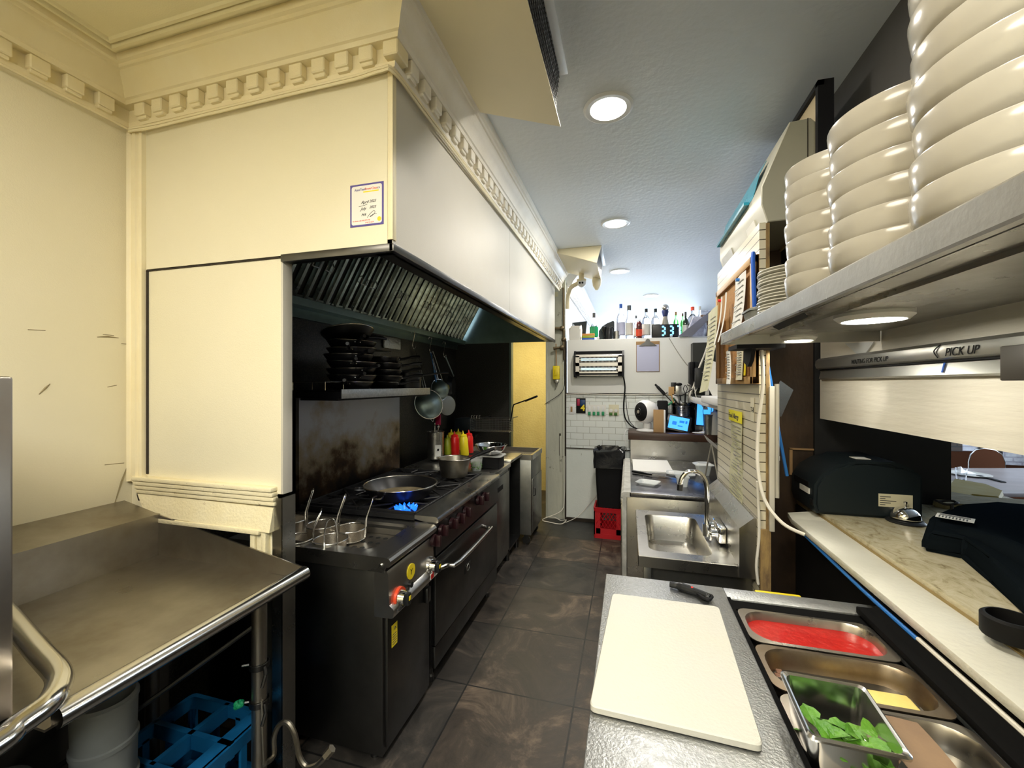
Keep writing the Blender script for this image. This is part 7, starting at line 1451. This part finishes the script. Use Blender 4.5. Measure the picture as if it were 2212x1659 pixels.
mb = MB(); mb.lathe([(.024, .26), (.040, .33), (.034, .35)], (p.x, 5.37, TOPZ), 20, True, True); mb.build('collar', 'blue_dark', bs)
mb = MB(); mb.ball((p.x, 5.37, TOPZ + .375), .045, 18); mb.build('ball_top', 'silver_ball', bs)
# clock
a, b_ = on('y', 5.215, 1408, 700), on('y', 5.215, 1467, 727.5); ck_ = thing('digital_clock', 'black digital clock showing 3:37 in glowing blue, on the partition edge', 'clock', ((a.x + b_.x) / 2, 5.22, TOPZ))
mb = MB(); mb.box(a.x, b_.x, 5.205, 5.25, TOPZ, TOPZ + .158, .012, 3); mb.build('case', 'black_plastic', ck_)
def seg7(mb, ox, oz, w_, h, on_, t=.011):
    S = {'a': ((0, h), (w_, h)), 'b': ((w_, h), (w_, h / 2)), 'c': ((w_, h / 2), (w_, 0)), 'd': ((0, 0), (w_, 0)), 'e': ((0, 0), (0, h / 2)), 'f': ((0, h / 2), (0, h)), 'g': ((0, h / 2), (w_, h / 2))}
    for s_ in on_:
        (x0, z0), (x1, z1) = S[s_]; g = .008; dx = (x1 - x0) and g; dz = (z1 - z0) and (g if z1 > z0 else -g)
        mb.tube([(ox + x0 + dx, 5.203, oz + z0 + dz), (ox + x1 - dx, 5.203, oz + z1 - dz)], t, 8)
for k, (ox, s_) in enumerate(((.105, 'abgcd'), (.195, 'abgcd'), (.275, 'abc'))): mb = MB(); seg7(mb, a.x + ox, TOPZ + .028, .040, .100, s_, .0095); mb.build('digit', 'led_blue', ck_)
# other items on the partition
a = on('y', 5.22, 1243, 700); mb = MB(); mb.loft([rr(a.x - .075, a.x + .07, 5.19, 5.33, .02, TOPZ), rr(a.x - .08, a.x + .075, 5.19, 5.33, .02, TOPZ + .13), wob(rr(a.x - .07, a.x + .065, 5.20, 5.32, .02, TOPZ + .17), .03)]); tag(mb.build('paper_bag', 'paper'), 'white paper bag at the left end of the partition top', 'bag')
x0, x1 = F(1239, 5.36), F(1268, 5.36); mb = MB(); mb.prism([(x0, TOPZ + .24), (x1, TOPZ + .25), (x1 - .02, TOPZ + .02), (x1 - .05, TOPZ), (x0 + .06, TOPZ)], 'y', 5.345, 5.385); mb.box(x0 - .015, x0 + .0, 5.35, 5.38, TOPZ + .06, TOPZ + .24); tag(mb.build('monitor_back', 'slate_plastic'), 'dark angular monitor behind the white paper bag', 'monitor')
a, b_ = on('y', 5.2, 1258, 717), on('y', 5.2, 1284, 733); bx_ = thing('colourful_box', 'small orange, green and blue box lying on the partition edge', 'box', ((a.x + b_.x) / 2, 5.2, TOPZ))
for k, (m_, z0, z1) in enumerate((('blue', 0, .02), ('green_sauce', .02, .05), ('orange_soft', .05, .075))): mb = MB(); mb.box(a.x, b_.x, 5.19, 5.26, TOPZ + z0, TOPZ + z1, .001); mb.build(['base_band', 'middle_band', 'top_band'][k], m_, bx_)
x0, x1 = F(1293, 5.36), F(1327, 5.36); sp_ = thing('speaker_case', 'dark domed casing on the partition between green label bottle and tumbler', 'casing', ((x0 + x1) / 2, 5.37, TOPZ)); mb = MB(); mb.prism([(x0, TOPZ), (x0 + .005, TOPZ + .12), (x0 + .05, TOPZ + .18), (x0 + .11, TOPZ + .215), (x1 - .015, TOPZ + .24), (x1, TOPZ + .23), (x1, TOPZ)], 'y', 5.34, 5.39); mb.build('case', 'slate_plastic', sp_)
mb = MB(); xx = F(1305, 5.26); mb.lathe([(.035, 0), (.030, .01), (.012, .03), (.014, .09), (.032, .12), (.030, .16), (.001, .175)], (xx, 5.26, TOPZ), 18, True, True); tag(mb.build('black_microphone', 'black_plastic'), 'small black desk microphone before the dark domed casing', 'microphone')
mb = MB(); xx = F(1316, 5.26); mb.lathe([(.04, 0), (.042, .13), (.03, .15), (.001, .15)], (xx, 5.25, TOPZ), 20, True, True); mb.tube([(xx + .02, 5.24, TOPZ + .15), (xx + .05, 5.24, TOPZ + .14), (xx + .055, 5.24, TOPZ + .11)], .008, 8); tag(mb.build('black_jar', 'black_plastic'), 'black lidded jar beside the small microphone', 'jar')
mb = MB(); xx = F(1327, 5.25); mb.lathe([(.036, 0), (.038, .10), (.034, .10), (.033, .005), (.001, .005)], (xx + .03, 5.27, TOPZ), 24, True, True); tag(mb.build('steel_tumbler', 'steel'), 'short brushed steel tumbler left of the tallest bottle', 'tumbler')
a = on('y', 5.3, 1504, 690); mb = MB(); mb.loft([wob(rr(a.x - .09, a.x + .10, 5.25, 5.34, .03, TOPZ), .01), wob(rr(a.x - .095, a.x + .105, 5.25, 5.34, .03, TOPZ + .12), .02), wob(rr(a.x - .05, a.x + .10, 5.26, 5.33, .03, TOPZ + .24), .02)]); tag(mb.build('marbled_bag', 'marble'), 'grey and white marbled bag at the right end of the partition top', 'bag')
a = on('y', 5.35, 1527, 690); mb = MB(); mb.box(a.x - .07, a.x + .08, 5.33, 5.38, TOPZ + .03, TOPZ + .27, .003); mb.box(a.x - .06, a.x + .06, 5.33, 5.38, TOPZ, TOPZ + .03); tag(mb.build('brown_box', 'brown_soft'), 'open brown box behind the marbled bag', 'box')
for k, u in enumerate((1292, 1450, 1469)): a = on('y', 5.20, u, 728); mb = MB(); mb.ball((a.x, 5.205, TOPZ + .016), .016, 10); tag(mb.build('clip_bulb', 'white_plastic'), ['small white bulb on the partition edge near the dark casing', 'small white bulb on the partition edge under the clock centre', 'small white bulb on the partition edge at the clock right end'][k], 'bulb', 'small white bulbs on the partition edge')
mb = MB(); mb.box(.93, 1.12, 3.05, 3.4, 2.42, 2.47, .01); tag(mb.build('green_book', 'leaf_dark'), 'dark green flat case poking out past the beige unit', 'case')

# =====================================================================  DINING ROOM seen through the hatch
dtb = thing('dining_table', 'glossy wooden dining table seen through the pass-through hatch', 'table', (3.5, 4.6, 0))
ORG[dtb.name] = Vector((0, 0, 0))
mb = MB(); mb.box(-.95, .95, -.54, .54, .72, .755, .006); mb.build('tabletop', 'table_wood', dtb)
for x in (-.55, .55): mb = MB(); mb.cyl((x, 0, .02), (x, 0, .72), .035); mb.lathe([(.28, 0), (.28, .015), (.03, .04)], (x, 0, 0), 26, True, True); mb.build('pedestal', 'matte_black', dtb)
dtb.location = (3.70, 5.34, 0); dtb.rotation_euler = (0, 0, YAW)
def dchair(x, y, rz, lab):
    t = thing('dining_chair', lab, 'chair', (0, 0, 0), group='dining chairs beyond the hatch')
    mb = MB(); mb.loft([rr(-.21, .21, -.20, .20, .06, z) for z in (.43, .455)]); mb.build('seat', 'chair_wood', t)
    mb = MB(); pts = [(-.22, .62), (-.22, .80), (-.19, .90), (-.12, .955), (0, .975), (.12, .955), (.19, .90), (.22, .80), (.22, .62)]; mb.loft([[(x_, .20 + .03 * (1 - (x_ / .22) ** 2) + d, z) for x_, z in pts] for d in (0, .014)]); mb.build('backrest', 'chair_wood', t)
    mb = MB(); mb.tube([(x_, .205 + .03 * (1 - (x_ / .22) ** 2), z) for x_, z in pts], .007, 6); mb.build('back_frame', 'chrome_soft', t)
    for sx_ in (-1, 1):
        for sy_ in (-1, 1): mb = MB(); mb.tube([(sx_ * .19, sy_ * .18, .43), (sx_ * .21, sy_ * .21, .0)] if sy_ < 0 else [(sx_ * .21, .20, .66), (sx_ * .20, .19, .43), (sx_ * .22, .24, 0)], .012, 8); mb.build('leg', 'dark_steel', t)
    t.location = (x, y, 0); t.rotation_euler = (0, 0, rz); t.scale = (1, 1, .93)
dchair(4.27, 6.27, YAW, 'brown bentwood dining chair with a pale rim, behind the dining table')
dchair(3.22, 4.42, YAW + pi, 'brown dining chair on the near side of the dining table')
p = on('z', .757, 2092, 1026); pl_ = thing('dinner_plate', 'white plate with a napkin on the dining table', 'plate', p); mb = MB(); mb.lathe([(.10, 0), (.17, .015), (.165, .018), (.10, .005), (.001, .005)], p, 30, True, True); mb.build('plate_disc', 'plate_white', pl_)
mb = MB(); mb.loft([[p + Vector((-.10, -.05, .02)), p + Vector((.05, -.02, .02)), p + Vector((-.06, .06, .02))], [p + Vector((-.08, -.03, .09)), p + Vector((-.04, -.01, .05)), p + Vector((-.07, .04, .07))]]); tag(mb.build('napkin', 'white_plastic'), 'folded white napkin on the plate beyond the hatch', 'napkin')
p = on('z', .757, 2076, 1038); mb = MB(); mb.lathe([(.035, 0), (.045, .12), (.042, .12), (.032, .01), (.001, .01)], p, 20, True, True); tag(mb.build('water_glass', 'glass'), 'clear water glass near the plate on the dining table', 'glass')
mb = MB(); p = on('z', .757, 2140, 1035); mb.box(p.x - .02, p.x + .02, p.y - .15, p.y + .15, .757, .765); tag(mb.build('dining_knife', 'matte_black'), 'dark cutlery strip on the dining table', 'cutlery')
bpy.context.view_layer.update()
